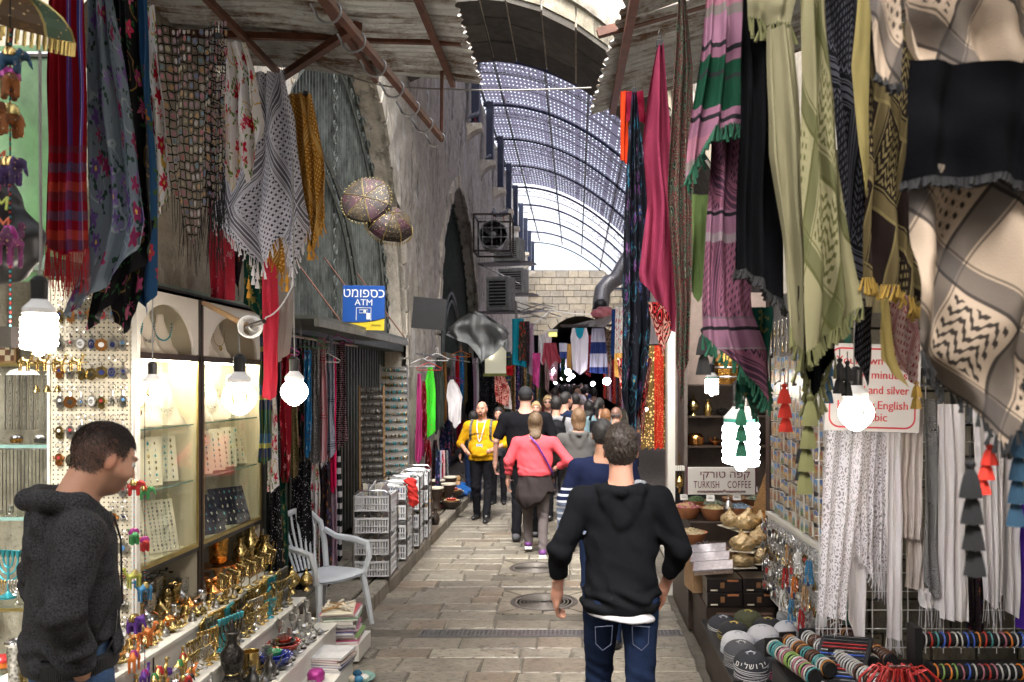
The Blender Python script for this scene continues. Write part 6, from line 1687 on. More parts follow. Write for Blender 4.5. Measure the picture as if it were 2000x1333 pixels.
def text(s,size,m,parent,loc,rot=(PI/2,0,0),ext=.001,name='lettering',ax='CENTER',sx=1.0,shear=0,space=1.0):
 c=bpy.data.curves.new(name,'FONT');c.body=s;c.size=size;c.extrude=ext;c.align_x=ax;c.align_y='CENTER';c.shear=shear;c.space_character=space;c.resolution_u=3
 o=bpy.data.objects.new('tmp_text',c);COL.objects.link(o);dg=bpy.context.evaluated_depsgraph_get()
 me=bpy.data.meshes.new_from_object(o.evaluated_get(dg));bpy.data.objects.remove(o);me.materials.clear();me.materials.append(m)
 r=link(name,me,parent);r.location=loc;r.rotation_euler=rot;r.scale=(sx,1,1);return r
flat=lambda n,c,**k:pm(n,c,.5,0,.03,**k)
t=thing('printed_bag','black cloth bag printed with bright Jerusalem lettering hanging at the picture edge','bag',U(-28,410,2.1))
Fd=Field((-.2,-.12,-.2),(.2,.12,.24),.01);Fd.cap((0,0,.12),(0,0,-.07),.04,.135,.03,(1.0,.55,1.0));Fd.ell((0,0,-.07),(.14,.07,.07),.03);Fd.polish(lambda P,gg:gg+.006*wrinkle(P,14,2));V,Q=Fd.net()
link('bag_body',netmesh('bag_body',V,Q,M_black),t)
for i,(s,c,z,sz)in enumerate((('JERUSALEM',(.8,.15,.05),.115,.040),('JERUSALEM',(.65,.12,.35),.045,.046),('JERUSALEM',(.65,.75,.15),-.005,.048),('JERUSALEM',(.85,.22,.10),-.055,.05),('Jerusalem',(.65,.72,.2),-.10,.044))):
 text(s,sz,flat('print_'+str(i),c),t,(0,-.088 if z<.03 else-.07,z),ax='CENTER',shear=.1,ext=.002)
text('FRIENDS',.04,flat('print_9',(.8,.3,.05)),t,(0,-.05,.16),ext=.002)if False else None
mb=MB();mb.tube([(.11*math.cos(a),.06*math.sin(a)-.0,-.125)for a in np.linspace(PI,2*PI,12)],.012,6);mb.build('bright_hem',pm('neon_hem',(.6,.5,.08),.5),t)
#people
def skin_mat(name,base):
 g=G(name);n=g.noise(35,g.co(),4);c=g.attr('tint')
 g.set(g.mix(n*.35,c,g.mix(.35,c,(.5,.12,.08))),.5);g.bsdf.inputs['Subsurface Weight'].default_value=.12;g.bsdf.inputs['Subsurface Scale'].default_value=.01
 g.bump(g.noise(220,g.co(),2),.15,.002);return g.mat
M_skin=skin_mat('skin',0)
def cloth_mat(name,col,fleck=.3,rough=.9,ring=None,sc=160):
 g=G(name);n=g.noise(sc,g.co(),2);m=g.noise(5,g.co(),3)
 c=g.mix(g.m('MULTIPLY_ADD',n,1.8,-.4),tuple(q*(1-fleck)for q in col),tuple(min(1,q*(1+fleck*1.6))for q in col));c=g.mix(m*.35,c,tuple(q*.6 for q in col))
 if ring:c=ring(g,c)
 g.set(c,rough);g.bsdf.inputs['Specular IOR Level'].default_value=.07;g.bump(n+m*2,.25,.004);return g.mat
def hair_mat(name,col,hi):
 g=G(name);x,y,z=g.xyz();n=g.noise(1,g.vec(x*130,y*130,z*14),3,.7);m=g.noise(1,g.vec(x*60,y*60,z*60),2)
 g.set(g.mix(g.m('MULTIPLY_ADD',n,2.4,-.8),col,hi),.55);g.bump(n+m*.6,.9,.006);return g.mat
H_brown=hair_mat('brown_hair',(.014,.009,.006),(.042,.027,.018));H_black=hair_mat('black_hair',(.008,.007,.007),(.03,.026,.024));H_blond=hair_mat('blond_hair',(.25,.16,.07),(.5,.36,.18))
H_lbr=hair_mat('light_brown_hair',(.09,.05,.025),(.24,.14,.07));H_dkbl=hair_mat('highlighted_hair',(.05,.03,.018),(.22,.14,.07));H_aub=hair_mat('auburn_hair',(.12,.05,.02),(.3,.14,.06));H_grey=hair_mat('greying_hair',(.08,.07,.06),(.22,.2,.19))
M_eye=pm('eye_white',(.7,.68,.65),.2);M_iris=pm('dark_iris',(.02,.012,.008),.15)
def Rm(yaw,pitch):return(Matrix.Rotation(yaw,3,'Z')@Matrix.Rotation(pitch,3,'X'))
def person(name_label,loc,rz,H=1.75,bw=1.0,belly=0.0,head=(0,0),hc=None,skin=(.48,.26,.17),hair=('short',H_brown),top=None,sleeve=1.0,hem=.93,hood=False,legs=None,shoes=None,
pose={},res=.012,cat='person',beard=0,extra=None,wr=.006,coat=0.0,female=False,group=None,pocket=False,hoodr=1.0,seed=1,eyes=False,smooth_top=.04):
 k=H/1.75;t=thing('person',name_label,cat,loc,rz,group);t.scale=(k,k,k)
 J=dict(ankL=(-.09,0,.08),ankR=(.09,0,.08),kneL=(-.095,.02,.49),kneR=(.095,.02,.49),hipL=(-.09,0,.91),hipR=(.09,0,.91),shL=(-.178*bw,-.01,1.385),shR=(.178*bw,-.01,1.385),
elL=(-.245*bw-.01,-.04,1.13),elR=(.245*bw+.01,-.04,1.13),wrL=(-.255*bw-.01,.03,.88),wrR=(.255*bw+.01,.03,.88),head=(0,.025,1.63),tiltx=0)
 J.update(pose);V_=lambda q:np.array(J[q],dtype=float)
 if hc is not None:J['head']=hc
 HC=V_('head');RM=Rm(*head);RA=np.array(RM);hp=lambda x,y,z:tuple(HC+RA@np.array((x,y,z)))
 allp=np.array([V_(q)for q in J if q[:3]in('ank','kne','hip','shL','shR','elL','elR','wrL','wrR','hea')]);lo=allp.min(0)-.2;hi=allp.max(0)+.2;lo[2]=-.02
 st,hm=hair
#body
 B=Field(lo,hi,res);ks=max(.012,res*1.2)
 B.ell(hp(0,-.012,.022),(.073,.094,.088),.02,RM).ell(hp(0,.03,-.03),(.057,.062,.085),.03,RM).ell(hp(0,.048,-.082),(.038,.038,.028),.03,RM)
 if res<.02:
  B.cap(hp(0,.094,.0),hp(0,.108,-.030),.007,.0105,.014).ell(hp(0,.084,.022),(.044,.014,.010),.014,RM).ell(hp(0,.088,-.064),(.022,.012,.009),.012,RM)
  for s in(-1,1):B.ell(hp(s*.076,-.004,-.012),(.009,.019,.032),.008,RM).ell(hp(s*.031,.103,.000),(.017,.014,.010),.008,RM,'s').ell(hp(s*.04,.06,-.035),(.022,.026,.022),.03,RM)
 nb=np.array((0,-.02,1.42));B.cap(hp(0,-.025,-.06),nb,.052*(bw**.5),.062*bw**.5,.03)
 B.cap((0,0,1.33),(0,0,1.1),.115*bw,.11*bw,.05,(1.2,.8,1)).cap(V_('shL'),V_('shR'),.045,.045,.06).cap((0,0,1.1),(0,0,1.0),.10,.10,.04,(1.2,.8,1)).ell((0,0,.93),(.12,.08,.09),.03)
 for s,q in((-1,'L'),(1,'R')):
  sh,el,wr_=V_('sh'+q),V_('el'+q),V_('wr'+q);B.cap(sh,el,.043,.033,.03).cap(el,wr_,.033,.026,.015)
  B.cap(V_('hip'+q),V_('kne'+q),.075,.05,.05).cap(V_('kne'+q),V_('ank'+q),.05,.035,.02)
  d=(wr_-el)/np.linalg.norm(wr_-el);nrm=J.get('palm'+q);n=np.array(nrm if nrm else(-s*.92,.1,0.0));n=n-d*(n@d);n/=np.linalg.norm(n);sd=np.cross(d,n)
  if(sd[1]<0):sd=-sd
  B.cap(wr_,wr_+d*.03,.025,.028,.02);pc=wr_+d*.055
  R3=np.stack([sd,n,d],1);B.ell(pc,(.040,.016,.045),.012,R3)
  if J.get('fist'+q):B.ell(pc+d*.03+n*.012,(.036,.024,.03),.015,R3)
  else:
   for i,(o,l)in enumerate(((.028,.9),(.010,1.0),(-.009,.93),(-.026,.75))):
    p0=pc+sd*o+d*.035;c1=p0+(d*.93+n*.35)*.036*l;c2=c1+(d*.6+n*.8)*.026*l;c3=c2+(d*.2+n*.95)*.018*l
    B.cap(p0-d*.02,c1,.010,.0092,.004).cap(c1,c2,.0092,.0085,.003).cap(c2,c3,.0085,.0075,.003)
   a0=pc+sd*.030-d*.015;a1=a0+(sd*.55+d*.75+n*.25)*.034;a2=a1+(sd*.05+d*.9+n*.4)*.028;B.cap(a0,a1,.013,.0105,.008).cap(a1,a2,.0105,.0085,.004)
 V,Q=B.net();me=netmesh('body',V,Q,M_skin);col=np.ones((len(V),4),dtype=np.float32);col[:,:3]=skin
 L_=(V-HC)@RA
 def paint(mask,c):
  m=np.clip(mask,0,1)[:,None];col[:,:3]=col[:,:3]*(1-m)+np.array(c)*m
 if res<.02:
  hd=(np.abs(L_[:,2])<.13)
  paint(hd*np.exp(-((L_[:,0]/.022)**2+((L_[:,2]+.062)/.008)**2)**2)*(L_[:,1]>.08)*.7,(skin[0]*.85,skin[1]*.5,skin[2]*.5))
  for s in(-1,1):paint(hd*np.exp(-(((L_[:,0]-s*.031)/.02)**2+((L_[:,2]-.021)/.006)**2)**2)*(L_[:,1]>.06)*.85,(.03,.02,.015))
  paint(hd*(np.abs(L_[:,0])>.066)*.35,(skin[0],skin[1]*.6,skin[2]*.55))
  if beard==1:paint(hd*np.clip((-.032-L_[:,2])*50,0,1)*np.clip((L_[:,1]-.0)*40,0,1)*(L_[:,2]>-.125)*.55*(1-np.exp(-((L_[:,0]/.02)**2+((L_[:,2]+.062)/.009)**2)**2)),(.035,.022,.016))
  if beard==2:paint(hd*(1-np.exp(-((L_[:,0]/.018)**2+((L_[:,2]+.064)/.007)**2)**2))*np.clip((.032-np.abs(L_[:,0]))*120,0,1)*np.clip((-.038-L_[:,2])*120,0,1)*(L_[:,2]>-.115)*(L_[:,1]>.05)*.85,(.05,.03,.02))
 if st in('crop','short','fringe'):
  xx,yy,zz=L_[:,0],L_[:,1],L_[:,2];hl=.052+.012*np.cos(xx*60)-.25*np.abs(xx)
  m_=np.clip((zz-hl-.9*(yy-.07).clip(0))*70+.5,0,1)*(yy>.03)+(yy<=.03)*np.clip((zz+.062-1.3*(yy+.03).clip(0))*60+.5,0,1);side=np.clip(((.035-yy)*90),0,1)
  m_=np.where((yy>.03)&(zz<.055),np.clip((.045-yy)*80,0,1)*np.clip((zz+.01)*60,0,1),m_);ear=np.exp(-(((yy-.0)/.022)**2+((zz+.014)/.034)**2)**2)*(np.abs(xx)>.066)
  paint((np.abs(zz)<.14)*m_*(1-ear)*(.86 if st=='crop' else.8),(.03,.02,.014)if hair[1]is not H_black else(.012,.010,.009))
 if st=='crop':
  nn=np.zeros(len(V)*3);me.vertices.foreach_get('normal',nn);nn=nn.reshape(-1,3);rg_=np.random.RandomState(4);pool=np.where((np.abs(zz)<.14)*m_*(1-ear)>.4)[0];sb=MB()
  for q in rg_.choice(pool,9000):
   n_=nn[q];dn=np.array((.3*rg_.randn(),.3*rg_.randn()+.3,-.8));dn=dn-n_*(dn@n_);dn/=np.linalg.norm(dn)+1e-6;a_=V[q]+rg_.randn(3)*.003;a_=a_-n_*((a_-V[q])@n_);l_=.0035+.009*np.clip((L_[q,2]-.01)*14,0,1);sb.tube([a_,a_+dn*l_+n_*l_*.45],[.0009,.0003],3,cap=False)
  sb.build('hair_stubble',hm,t)['kind']='stuff'
 at=me.attributes.new('tint','FLOAT_COLOR','POINT');at.data.foreach_set('color',col.ravel());body=link('body',me,t)
 if eyes:
  for s in(-1,1):
   e=MB();e.ball((0,0,0),.0118,12);e=e.build('eye',M_eye,t);e.location=hp(s*.031,.0775,.001)
   i_=MB().ball((0,0,0),.0062,8).build('iris',M_iris,e);i_.location=RA@np.array((0,.009,-.001))
#hair
 if st and st!='crop':
  Fh=Field(HC-.3 if st in('long','bob','tail')else HC-.17,HC+.17,min(res,.008)if res<.02 else.012)
  if st=='cap':
   Fh.ell(hp(0,-.012,.03),(.083,.104,.093),.01,RM).cut(hp(0,0,.025),RA@np.array((0,.15,-1)));Fh.cap(hp(0,-.01,.0),hp(0,-.01,-.03),.074,.068,.004,(1,1.2,1))if False else None
   link('cap',netmesh('cap',*Fh.net(),hm),t);Fh=Field(HC-.17,HC+.17,min(res,.008));Fh.ell(hp(0,-.016,.01),(.078,.098,.088),.01,RM).cut(hp(0,0,.03),RA@np.array((0,0,1.))).cut(hp(0,.01,0),RA@np.array((0,1,-.2))).cut(hp(0,0,-.045),RA@np.array((0,0,-1.)))
   link('hair',netmesh('hair',*Fh.net(),H_black),t)
  else:
   th={'short':.010,'crop':.004,'fringe':.004}.get(st,.016)
   Fh.ell(hp(0,-.014,.028),(.0735+th*.65,.0945+th*.8,.088+th*1.1),.01,RM)
   if st=='short':Fh.ell(hp(0,-.032,-.015),(.068,.070,.072),.02,RM)
   if st=='fringe':Fh.cut(hp(0,0,.035),RA@np.array((0,-.25,1.)))
   if st=='bob':Fh.cap(hp(0,-.02,-.02),hp(0,-.035,-.12),.092,.085,.03,(1,.9,1))
   if st=='long':Fh.cap(hp(0,-.02,-.02),hp(0,-.085,-.20),.088,.070,.03,(1,.7,1)).cap(hp(.02,-.085,-.17),hp(.04,-.12,-.29),.055,.018,.03).cap(hp(-.03,-.085,-.17),hp(-.03,-.12,-.26),.05,.015,.03)
   if st=='tail':Fh.cap(hp(0,-.09,.05),hp(0,-.15,-.03),.045,.04,.02).cap(hp(0,-.15,-.03),hp(.02,-.13,-.22),.04,.015,.02)
   rc_=RA@np.array((0,1.,-.85));Fh.cut(hp(0,.068 if st!='crop' else.06,.055),rc_)
   if st in('short','crop','fringe'):
    Fh.cut(hp(0,0,-.075),RA@np.array((0,.5,-1.)));
    for s in(-1,1):Fh.ell(hp(s*.085,.014,-.022),(.028,.026,.04),.006,RM,'s')
   sd_=seed;Fh.polish(lambda P,gg:gg+(.0045)*wrinkle(P,85,sd_,(0,0,1),.6))
   hv,hq=Fh.net();ho=link('hair',netmesh('hair',hv,hq,hm),t)
   if res<.007:
    rg_=np.random.RandomState(3);me_=ho.data;nn=np.zeros(len(me_.vertices)*3);me_.vertices.foreach_get('normal',nn);nn=nn.reshape(-1,3);vv=np.zeros(len(me_.vertices)*3);me_.vertices.foreach_get('co',vv);vv=vv.reshape(-1,3);sb=MB()
    for q in rg_.randint(0,len(vv),5200):
     n_=nn[q];tl=vv[q]-HC
     if n_[2]<-.3 or n_[1]>.75:continue
     dn=np.array((.25*rg_.randn(),.3*rg_.randn()+(.5 if tl[2]>.05 else 0),-1.0 if tl[2]<.07 else.2));dn=dn-n_*(dn@n_);dn/=np.linalg.norm(dn)+1e-6;l_=rg_.uniform(.012,.024)if tl[2]>-.01 else.008
     a_=vv[q]-n_*.002;b_=a_+dn*l_*.6+n_*.003;c_=a_+dn*l_+n_*rg_.uniform(0,.004);sb.tube([a_,b_,c_],[.0013,.0011,.0003],3,cap=False)
    sb.build('hair_strands',hm,ho)['kind']='stuff'
#top
 if top is not None:
  hz=hem;T=Field(lo,hi,res);b2=bw
  T.cap((0,-.005,1.31),(0,0,1.16),.128*b2,.118*b2+.3*belly,smooth_top,(1.27,.88 if not female else.8,1)).cap(V_('shL')+(.02,0,-.01),V_('shR')+(-.02,0,-.01),.058,.058,.05).cap((0,-.012,1.435),V_('shL'),.05,.05,.03).cap((0,-.012,1.435),V_('shR'),.05,.05,.03).cap((0,-.005,1.16),(0,-.01,hz+.05),.120*b2+.3*belly,.132*b2+.2*belly+coat,.05,(1.25,.92,1))
  if belly:T.ell((0,.05,1.08),(.16*b2,.10+belly,.14),.05)
  T.cap((0,-.015,1.40),(0,-.01,1.45),.072,.058,.03)
  for q in 'LR':
   sh,el,wr_=V_('sh'+q),V_('el'+q),V_('wr'+q);s1=min(1,sleeve*2);s2=max(0,sleeve*2-1);sr=.058 if not female else.052
   T.cap(sh,sh+(el-sh)*s1,sr*b2**.5,.054*b2**.5 if sleeve>.5 else sr*.98,.045)
   if s2>0:T.cap(el,el+(wr_-el)*s2,.054*b2**.5,.043,.02)
   e=sh+(el-sh)*s1 if s2<=0 else el+(wr_-el)*s2;d=(el-sh)if s2<=0 else(wr_-el);d=d/np.linalg.norm(d)
   T.cut(e,d,(e-.085+d*.03,e+.085+d*.03))
  if hood:
   pts=[(-.075,.07,1.395),(-.115,.0,1.435),(-.085,-.085,1.445),(0,-.125,1.44),(.085,-.085,1.445),(.115,.0,1.435),(.075,.07,1.395)]
   pts=[(x,y,z+(.035 if hoodr>1 and y<.05 else 0))for x,y,z in pts]
   for a,b in zip(pts,pts[1:]):T.cap(a,b,.024*hoodr,.024*hoodr,.02)
   T.cap((-.05,-.10,1.40),(0,-.118,1.30),.05,.03,.02,(1,.6,1)).cap((.05,-.10,1.40),(0,-.118,1.30),.05,.03,.02,(1,.6,1))
  T.cut((0,0,hz),(0,0,-1),wave=.004)
  if pocket:T.ell((0,.13+belly,1.02),(.13,.03,.09),.01)
  T.ell((0,.02,1.50),(.058,.07,.07),.008,None,'s')
  pad=np.array([V_('elL'),V_('elR')]);
  def wf(P,gg):
   e=np.minimum(((P-pad[0])**2).sum(-1),((P-pad[1])**2).sum(-1));w=.45+1.1*np.exp(-e/.012)+1.0*np.exp(-((P[...,2]-hz-.08)/.07)**2)
   return gg+wr*w*(.6*wrinkle(P,13,seed,(0,0,1),2.4)-.75*crease(P,9,seed+2,1.9)+.5*(.55*np.exp(-e/.006)+np.exp(-((P[...,2]-hz-.07)/.05)**2))*np.sin(P[...,2]*95+P[...,0]*22+1.8*np.sin(P[...,0]*19+P[...,1]*16+seed)))
  T.polish(wf);tp=link('top',netmesh('top',*T.net(),top),t)
 else:tp=None
 if legs is not None:
  Lg=Field(np.array((lo[0],lo[1],-.02)),np.array((hi[0],hi[1],1.12)),res);Lg.ell((0,.0,.94),(.143*bw**.7,.097,.10),.03).cap((0,0,1.0),(0,0,1.06),.105*bw,.10*bw,.03,(1.18,.88,1))
  for s,q in((-1,'L'),(1,'R')):
   Lg.ell((s*.072,-.048,.90),(.08,.068,.085),.03).cap(V_('hip'+q),V_('kne'+q),.092*bw**.6,.066,.03).cap(V_('kne'+q),V_('ank'+q)+(0,0,-.03),.066,.053,.02)
  Lg.cut((0,0,1.05),(0,0,1));Lg.polish(lambda P,gg:gg+.005*(.5+np.exp(-((P[...,2]-.5)/.09)**2)+np.exp(-((P[...,2]-.12)/.07)**2))*wrinkle(P,15,seed+3,(0,0,1),2.8))
  link('trousers',netmesh('trousers',*Lg.net(),legs),t)
 for s,q in((-1,'L'),(1,'R')):
  a=V_('ank'+q);f=np.array(J.get('toe'+q,(s*.02,.17,-.045 if a[2]<.12 else-.10)))
  S_=Field(a-.2,a+.27,.01);S_.cap(a+(0,-.03,-.03),a+f,.043,.033,.03,(1,1,.9)).cap(a,a+(0,0,-.03),.045,.045,.02);S_.cut((0,0,a[2]-.078),(0,0,-1));link('shoe',netmesh('shoe',*S_.net(),shoes or M_black),t)
 if extra:extra(t,J,k)
 return t
C_bh=cloth_mat('black_hoodie_cloth',(.006,.0065,.008),.25);C_jean=cloth_mat('dark_denim',(.010,.018,.045),.5,sc=300);C_gh=cloth_mat('charcoal_marl_fleece',(.030,.030,.032),1.1,sc=190);C_jean2=cloth_mat('faded_denim',(.05,.09,.17),.5,sc=300)
def bh_extra(t,J,k):
 f=Field((-.24,-.22,.76),(.24,.2,1.0),.008);f.cap((0,-.01,1.0),(0,-.012,.84),.134,.137,.03,(1.23,.94,1)).cut((0,0,.835),(-.12,0,-1),wave=.002).cut((0,0,.885),(0,0,1));link('white_shirt',netmesh('white_shirt',*f.net(),cloth_mat('white_shirt_cloth',(.7,.7,.74),.05)),t)
 f=Field((-.02,-.2,1.3),(.16,.1,1.5),.007);f.cap((.075,-.06,1.468),(.105,.01,1.455),.02,.022,.01);link('hood_lining',netmesh('hood_lining',*f.net(),cloth_mat('grey_lining',(.22,.23,.25),.2)),t)
 for s in(-1,1):
  MB().tube([(s*.045,-.122,.82),(s*.125,-.108,.81),(s*.122,-.100,.73),(s*.09,-.103,.70),(s*.05,-.105,.73),(s*.045,-.122,.82)],.0022,4).build('pocket_seam',pm('denim_thread',(.05,.06,.1),.8),t)
person('man in a black hoodie and dark jeans walking away down the street',(.22,4.05,0),0,1.80,1.04,coat=.012,head=(-.06,.0),hc=(0,.0,1.625),skin=(.50,.26,.18),hair=('short',H_brown),top=C_bh,sleeve=.80,wr=.009,hem=.865,hood=True,legs=C_jean,
pose=dict(elL=(-.285,-.05,1.155),wrL=(-.305,.06,.925),elR=(.275,-.03,1.155),wrR=(.215,.12,.93),palmR=(-.6,-.5,0),ankL=(-.1,.25,.08),kneL=(-.1,.2,.5),ankR=(.1,-.15,.1)),res=.0062,extra=bh_extra,seed=2)
g=G('ribbed_knit');x,y,z=g.xyz();an=g.m('ARCTAN2',y,x);rb_=g.m('SINE',an*190.0);g.set(g.mix(rb_*.5+.5,(.008,.008,.009),(.03,.03,.032)),.9);g.bump(rb_,.6,.004);C_rib=g.mat
def gh_extra(t,J,k):
 for s in(-1,1):MB().tube([(s*.045,.105,1.41),(s*.055,.124,1.33),(s*.055,.126,1.2),(s*.06,.128,1.12)],.0035,5).build('drawstring',M_black,t)
 MB().tube([(.12,.10,1.12),(.15,.09,1.05),(.165,.06,1.0)],.003,5).build('pocket_edge',M_black,t)
 f=Field((-.24,-.22,.9),(.24,.24,1.02),.007);f.cap((0,-.01,1.1),(0,-.01,.93),.146,.146,.03,(1.27,.93,1)).cut((0,0,.935),(0,0,-1)).cut((0,0,.99),(0,0,1));link('ribbed_hem',netmesh('ribbed_hem',*f.net(),C_rib),t)
 MB().tube([(.0,.105,1.42),(.0,.122,1.3),(.0,.124,1.1),(0,.132,.95)],.004,4).build('zip',M_pewter,t)
 f=Field((-.2,-.2,1.35),(.2,.2,1.55),.008);f.cap((0,-.01,1.42),(0,.0,1.475),.066,.058,.01).ell((0,.02,1.52),(.05,.06,.06),.004,None,'s').cut((0,0,1.47),(0,-.3,1));link('shirt_collar',netmesh('shirt_collar',*f.net(),cloth_mat('pale_collar',(.5,.5,.52),.2)),t)
person('man in a dark grey marl hoodie looking down at the silver jewellery',(-1.615,2.66,.16),math.radians(-50),1.745,1.10,belly=.0,head=(.16,-.40),hoodr=1.35,hc=(0,.085,1.60),skin=(.52,.29,.19),hair=('crop',H_brown),top=C_gh,sleeve=.96,hem=.93,hood=True,legs=C_jean2,beard=1,
pose=dict(elR=(.265,-.07,1.17),wrR=(.165,-.01,.965),elL=(-.265,-.07,1.17),wrL=(-.155,-.01,.96),palmR=(-.9,0,.2),ankL=(-.1,.05,.08)),res=.0062,extra=gh_extra,pocket=False,seed=4,wr=.013,eyes=True)
C_pink=cloth_mat('coral_jersey',(.66,.09,.11),.08);C_dkw=cloth_mat('dark_wrap',(.035,.028,.028),.2);C_grey=cloth_mat('grey_leggings',(.13,.11,.11),.2);M_pshoe=pm('purple_shoe',(.12,.03,.16),.6)
def pink_extra(t,J,k):
 f=Field((-.32,-.3,.45),(.32,.28,1.1),.010);f.cap((0,-.01,1.0),(0,-.02,.74),.165,.215,.04,(1.15,.85,1)).cut((0,0,.64),(.75,0,-1.0),wave=.02).cut((0,0,1.04),(0,0,1));f.polish(lambda P,g_:g_+.012*wrinkle(P,11,3,(0,0,1),.5));link('tied_jacket',netmesh('tied_jacket',*f.net(),C_dkw),t)
 MB().tube([(-.06,-.135,1.46),(.03,-.175,1.36),(.12,-.175,1.2),(.2,-.12,1.04),(.22,-.02,.98)],.012,6).build('bag_strap',M_purp,t);MB().tube([(-.30+.033*math.cos(a),.03+.033*math.sin(a),.915)for a in np.linspace(0,6.2,12)],.006,4,closed=True).build('bracelet',M_silv,t)
 for s in(-1,1):
  a=J['ankL' if s<0 else 'ankR'];MB().bbox(a[0]-.045,a[1]-.07,a[2]-.085,a[0]+.045,a[1]+.2,a[2]-.055,.01).build('shoe_sole',M_paper,t)
person('woman in a coral pink top with a dark jacket tied round her waist',(-.47,9.55,0),.03,1.655,1.28,belly=.02,hc=(0,.02,1.625),skin=(.55,.30,.22),hair=('long',H_dkbl),top=C_pink,sleeve=.86,hem=.98,legs=C_grey,shoes=M_pshoe,female=True,
pose=dict(elL=(-.32,-.04,1.16),wrL=(-.335,.05,.90),elR=(.40,-.08,1.16),wrR=(.24,.06,1.05),ankL=(-.09,.22,.13),kneL=(-.1,.2,.5),ankR=(.09,-.06,.08)),res=.010,extra=pink_extra,seed=5,wr=.004)
C_yel=cloth_mat('mustard_yellow_jersey',(.62,.33,.012),.08);C_blk=cloth_mat('black_trouser_cloth',(.009,.009,.011),.2)
def yel_extra(t,J,k):
 for i,ch in enumerate('AUTHENTIC'):
  a=(i-4)*.155;text(ch,.054,M_black,t,(math.sin(a)*-.19*-1 if False else-math.sin(a)*-.185*-1,.0,0))if False else None
 word='AUTHENTIC'
 for i,ch in enumerate(word):
  x=.148-.037*i;o=text(ch,.052,M_black,t,(x,.206-x*x*2.6,1.275-x*x*1.2),rot=(PI/2,0,PI-x*4.0),ext=.010)
 for s in(-1,1):
  MB().tube([(s*.06,.05,1.46),(s*.055,.12,1.38),(s*.02,.176,1.2),(0,.182,1.16)],.008,5).build('lanyard',M_base,t)
  MB().tube([(s*.13,-.1,1.44),(s*.145,.04,1.465),(s*.15,.115,1.38),(s*.15,.12,1.2),(s*.2,.02,1.05)],.018,6).build('backpack_strap',pm('grey_camo',(.12,.12,.11),.8,var=.8,scale=40),t)
 MB().bbox(-.045,.178,1.06,.045,.186,1.13,.003).build('badge_card',pm('blue_badge',(.3,.42,.5),.4),t)
person('bald man in a mustard yellow hoodie with a lanyard walking towards us',(-1.36,12.0,0),PI-.12,1.73,1.22,belly=.035,hc=(0,.03,1.63),skin=(.55,.29,.20),hair=(None,None),top=C_yel,sleeve=.62,hem=.88,hood=True,legs=C_blk,beard=2,pocket=True,
pose=dict(elR=(.33,-.02,1.12),wrR=(.19,.20,1.02),elL=(-.33,-.02,1.12),wrL=(-.20,.20,1.05),fistL=1,fistR=1,ankL=(-.1,.18,.08),ankR=(.1,-.1,.08)),res=.0078,extra=yel_extra,seed=6,eyes=True)
C_bt=cloth_mat('black_jersey',(.008,.008,.010),.2)
person('tall man in a black cap and black T-shirt walking away',(-.64,10.5,0),0,1.95,1.32,hc=(0,.01,1.63),skin=(.52,.30,.23),hair=('cap',pm('black_cap',(.01,.01,.012),.8)),top=C_bt,sleeve=.45,hem=.9,legs=C_blk,shoes=cloth_mat('grey_shoe',(.1,.1,.11)),pose=dict(ankL=(-.1,-.1,.08),ankR=(.1,.15,.08),elL=(-.33,-.04,1.13),wrL=(-.35,.04,.87)),res=.010,seed=7)
def long_extra(t,J,k):pass
C_gry=cloth_mat('grey_sweatshirt',(.085,.083,.08),.25);C_kh=cloth_mat('khaki_trousers',(.2,.18,.14),.2)
person('woman with a light brown bob in a long grey hooded sweatshirt',(.03,9.75,0),.05,1.69,1.2,hc=(0,.02,1.63),skin=(.5,.3,.22),hair=('bob',H_lbr),top=C_gry,sleeve=.95,hem=.72,hood=True,legs=C_kh,coat=.03,female=True,res=.011,seed=8)
def strp(g,c):
 z=g.xyz()[2];s=g.m('LESS_THAN',((z-.02)/.046).fr(),.36)*g.m('GREATER_THAN',z,.98)*g.m('LESS_THAN',z,1.26);lo_=g.m('LESS_THAN',z,1.12);c=g.mix(s,c,(.5,.52,.58));return g.mix(lo_*(1.0-s),c,g.mix(lo_*.6,c,(.25,.3,.42)))
C_str=cloth_mat('navy_striped_jersey',(.010,.014,.04),.2,ring=strp)
person('dark-haired man in a navy jersey with pale stripes, partly behind the black hoodie',(.20,6.2,0),0,1.725,1.1,hc=(0,.0,1.63),skin=(.36,.2,.13),hair=('short',H_black),top=C_str,sleeve=.98,hem=.86,legs=C_jean,res=.010,seed=9,pose=dict(elL=(-.29,-.02,1.13),wrL=(-.31,.04,.88)))
def bag_extra(m,sz=1.0):
 def f_(t,J,k):
  f=Field((-.25,-.4,.9),(.25,0,1.5),.012);f.cap((0,-.2,1.32),(0,-.2,1.08),.11*sz,.12*sz,.02,(1.25,.8,1));f.polish(lambda P,g_:g_+.004*wrinkle(P,16,1));b=link('backpack',netmesh('backpack',*f.net(),m),t)
  for s in(-1,1):MB().tube([(s*.1,-.17,1.40),(s*.12,-.05,1.475),(s*.13,.1,1.38)],.02,5).build('strap',m,t)
 return f_
M_bag=cloth_mat('black_nylon',(.010,.010,.012),.3,.6)
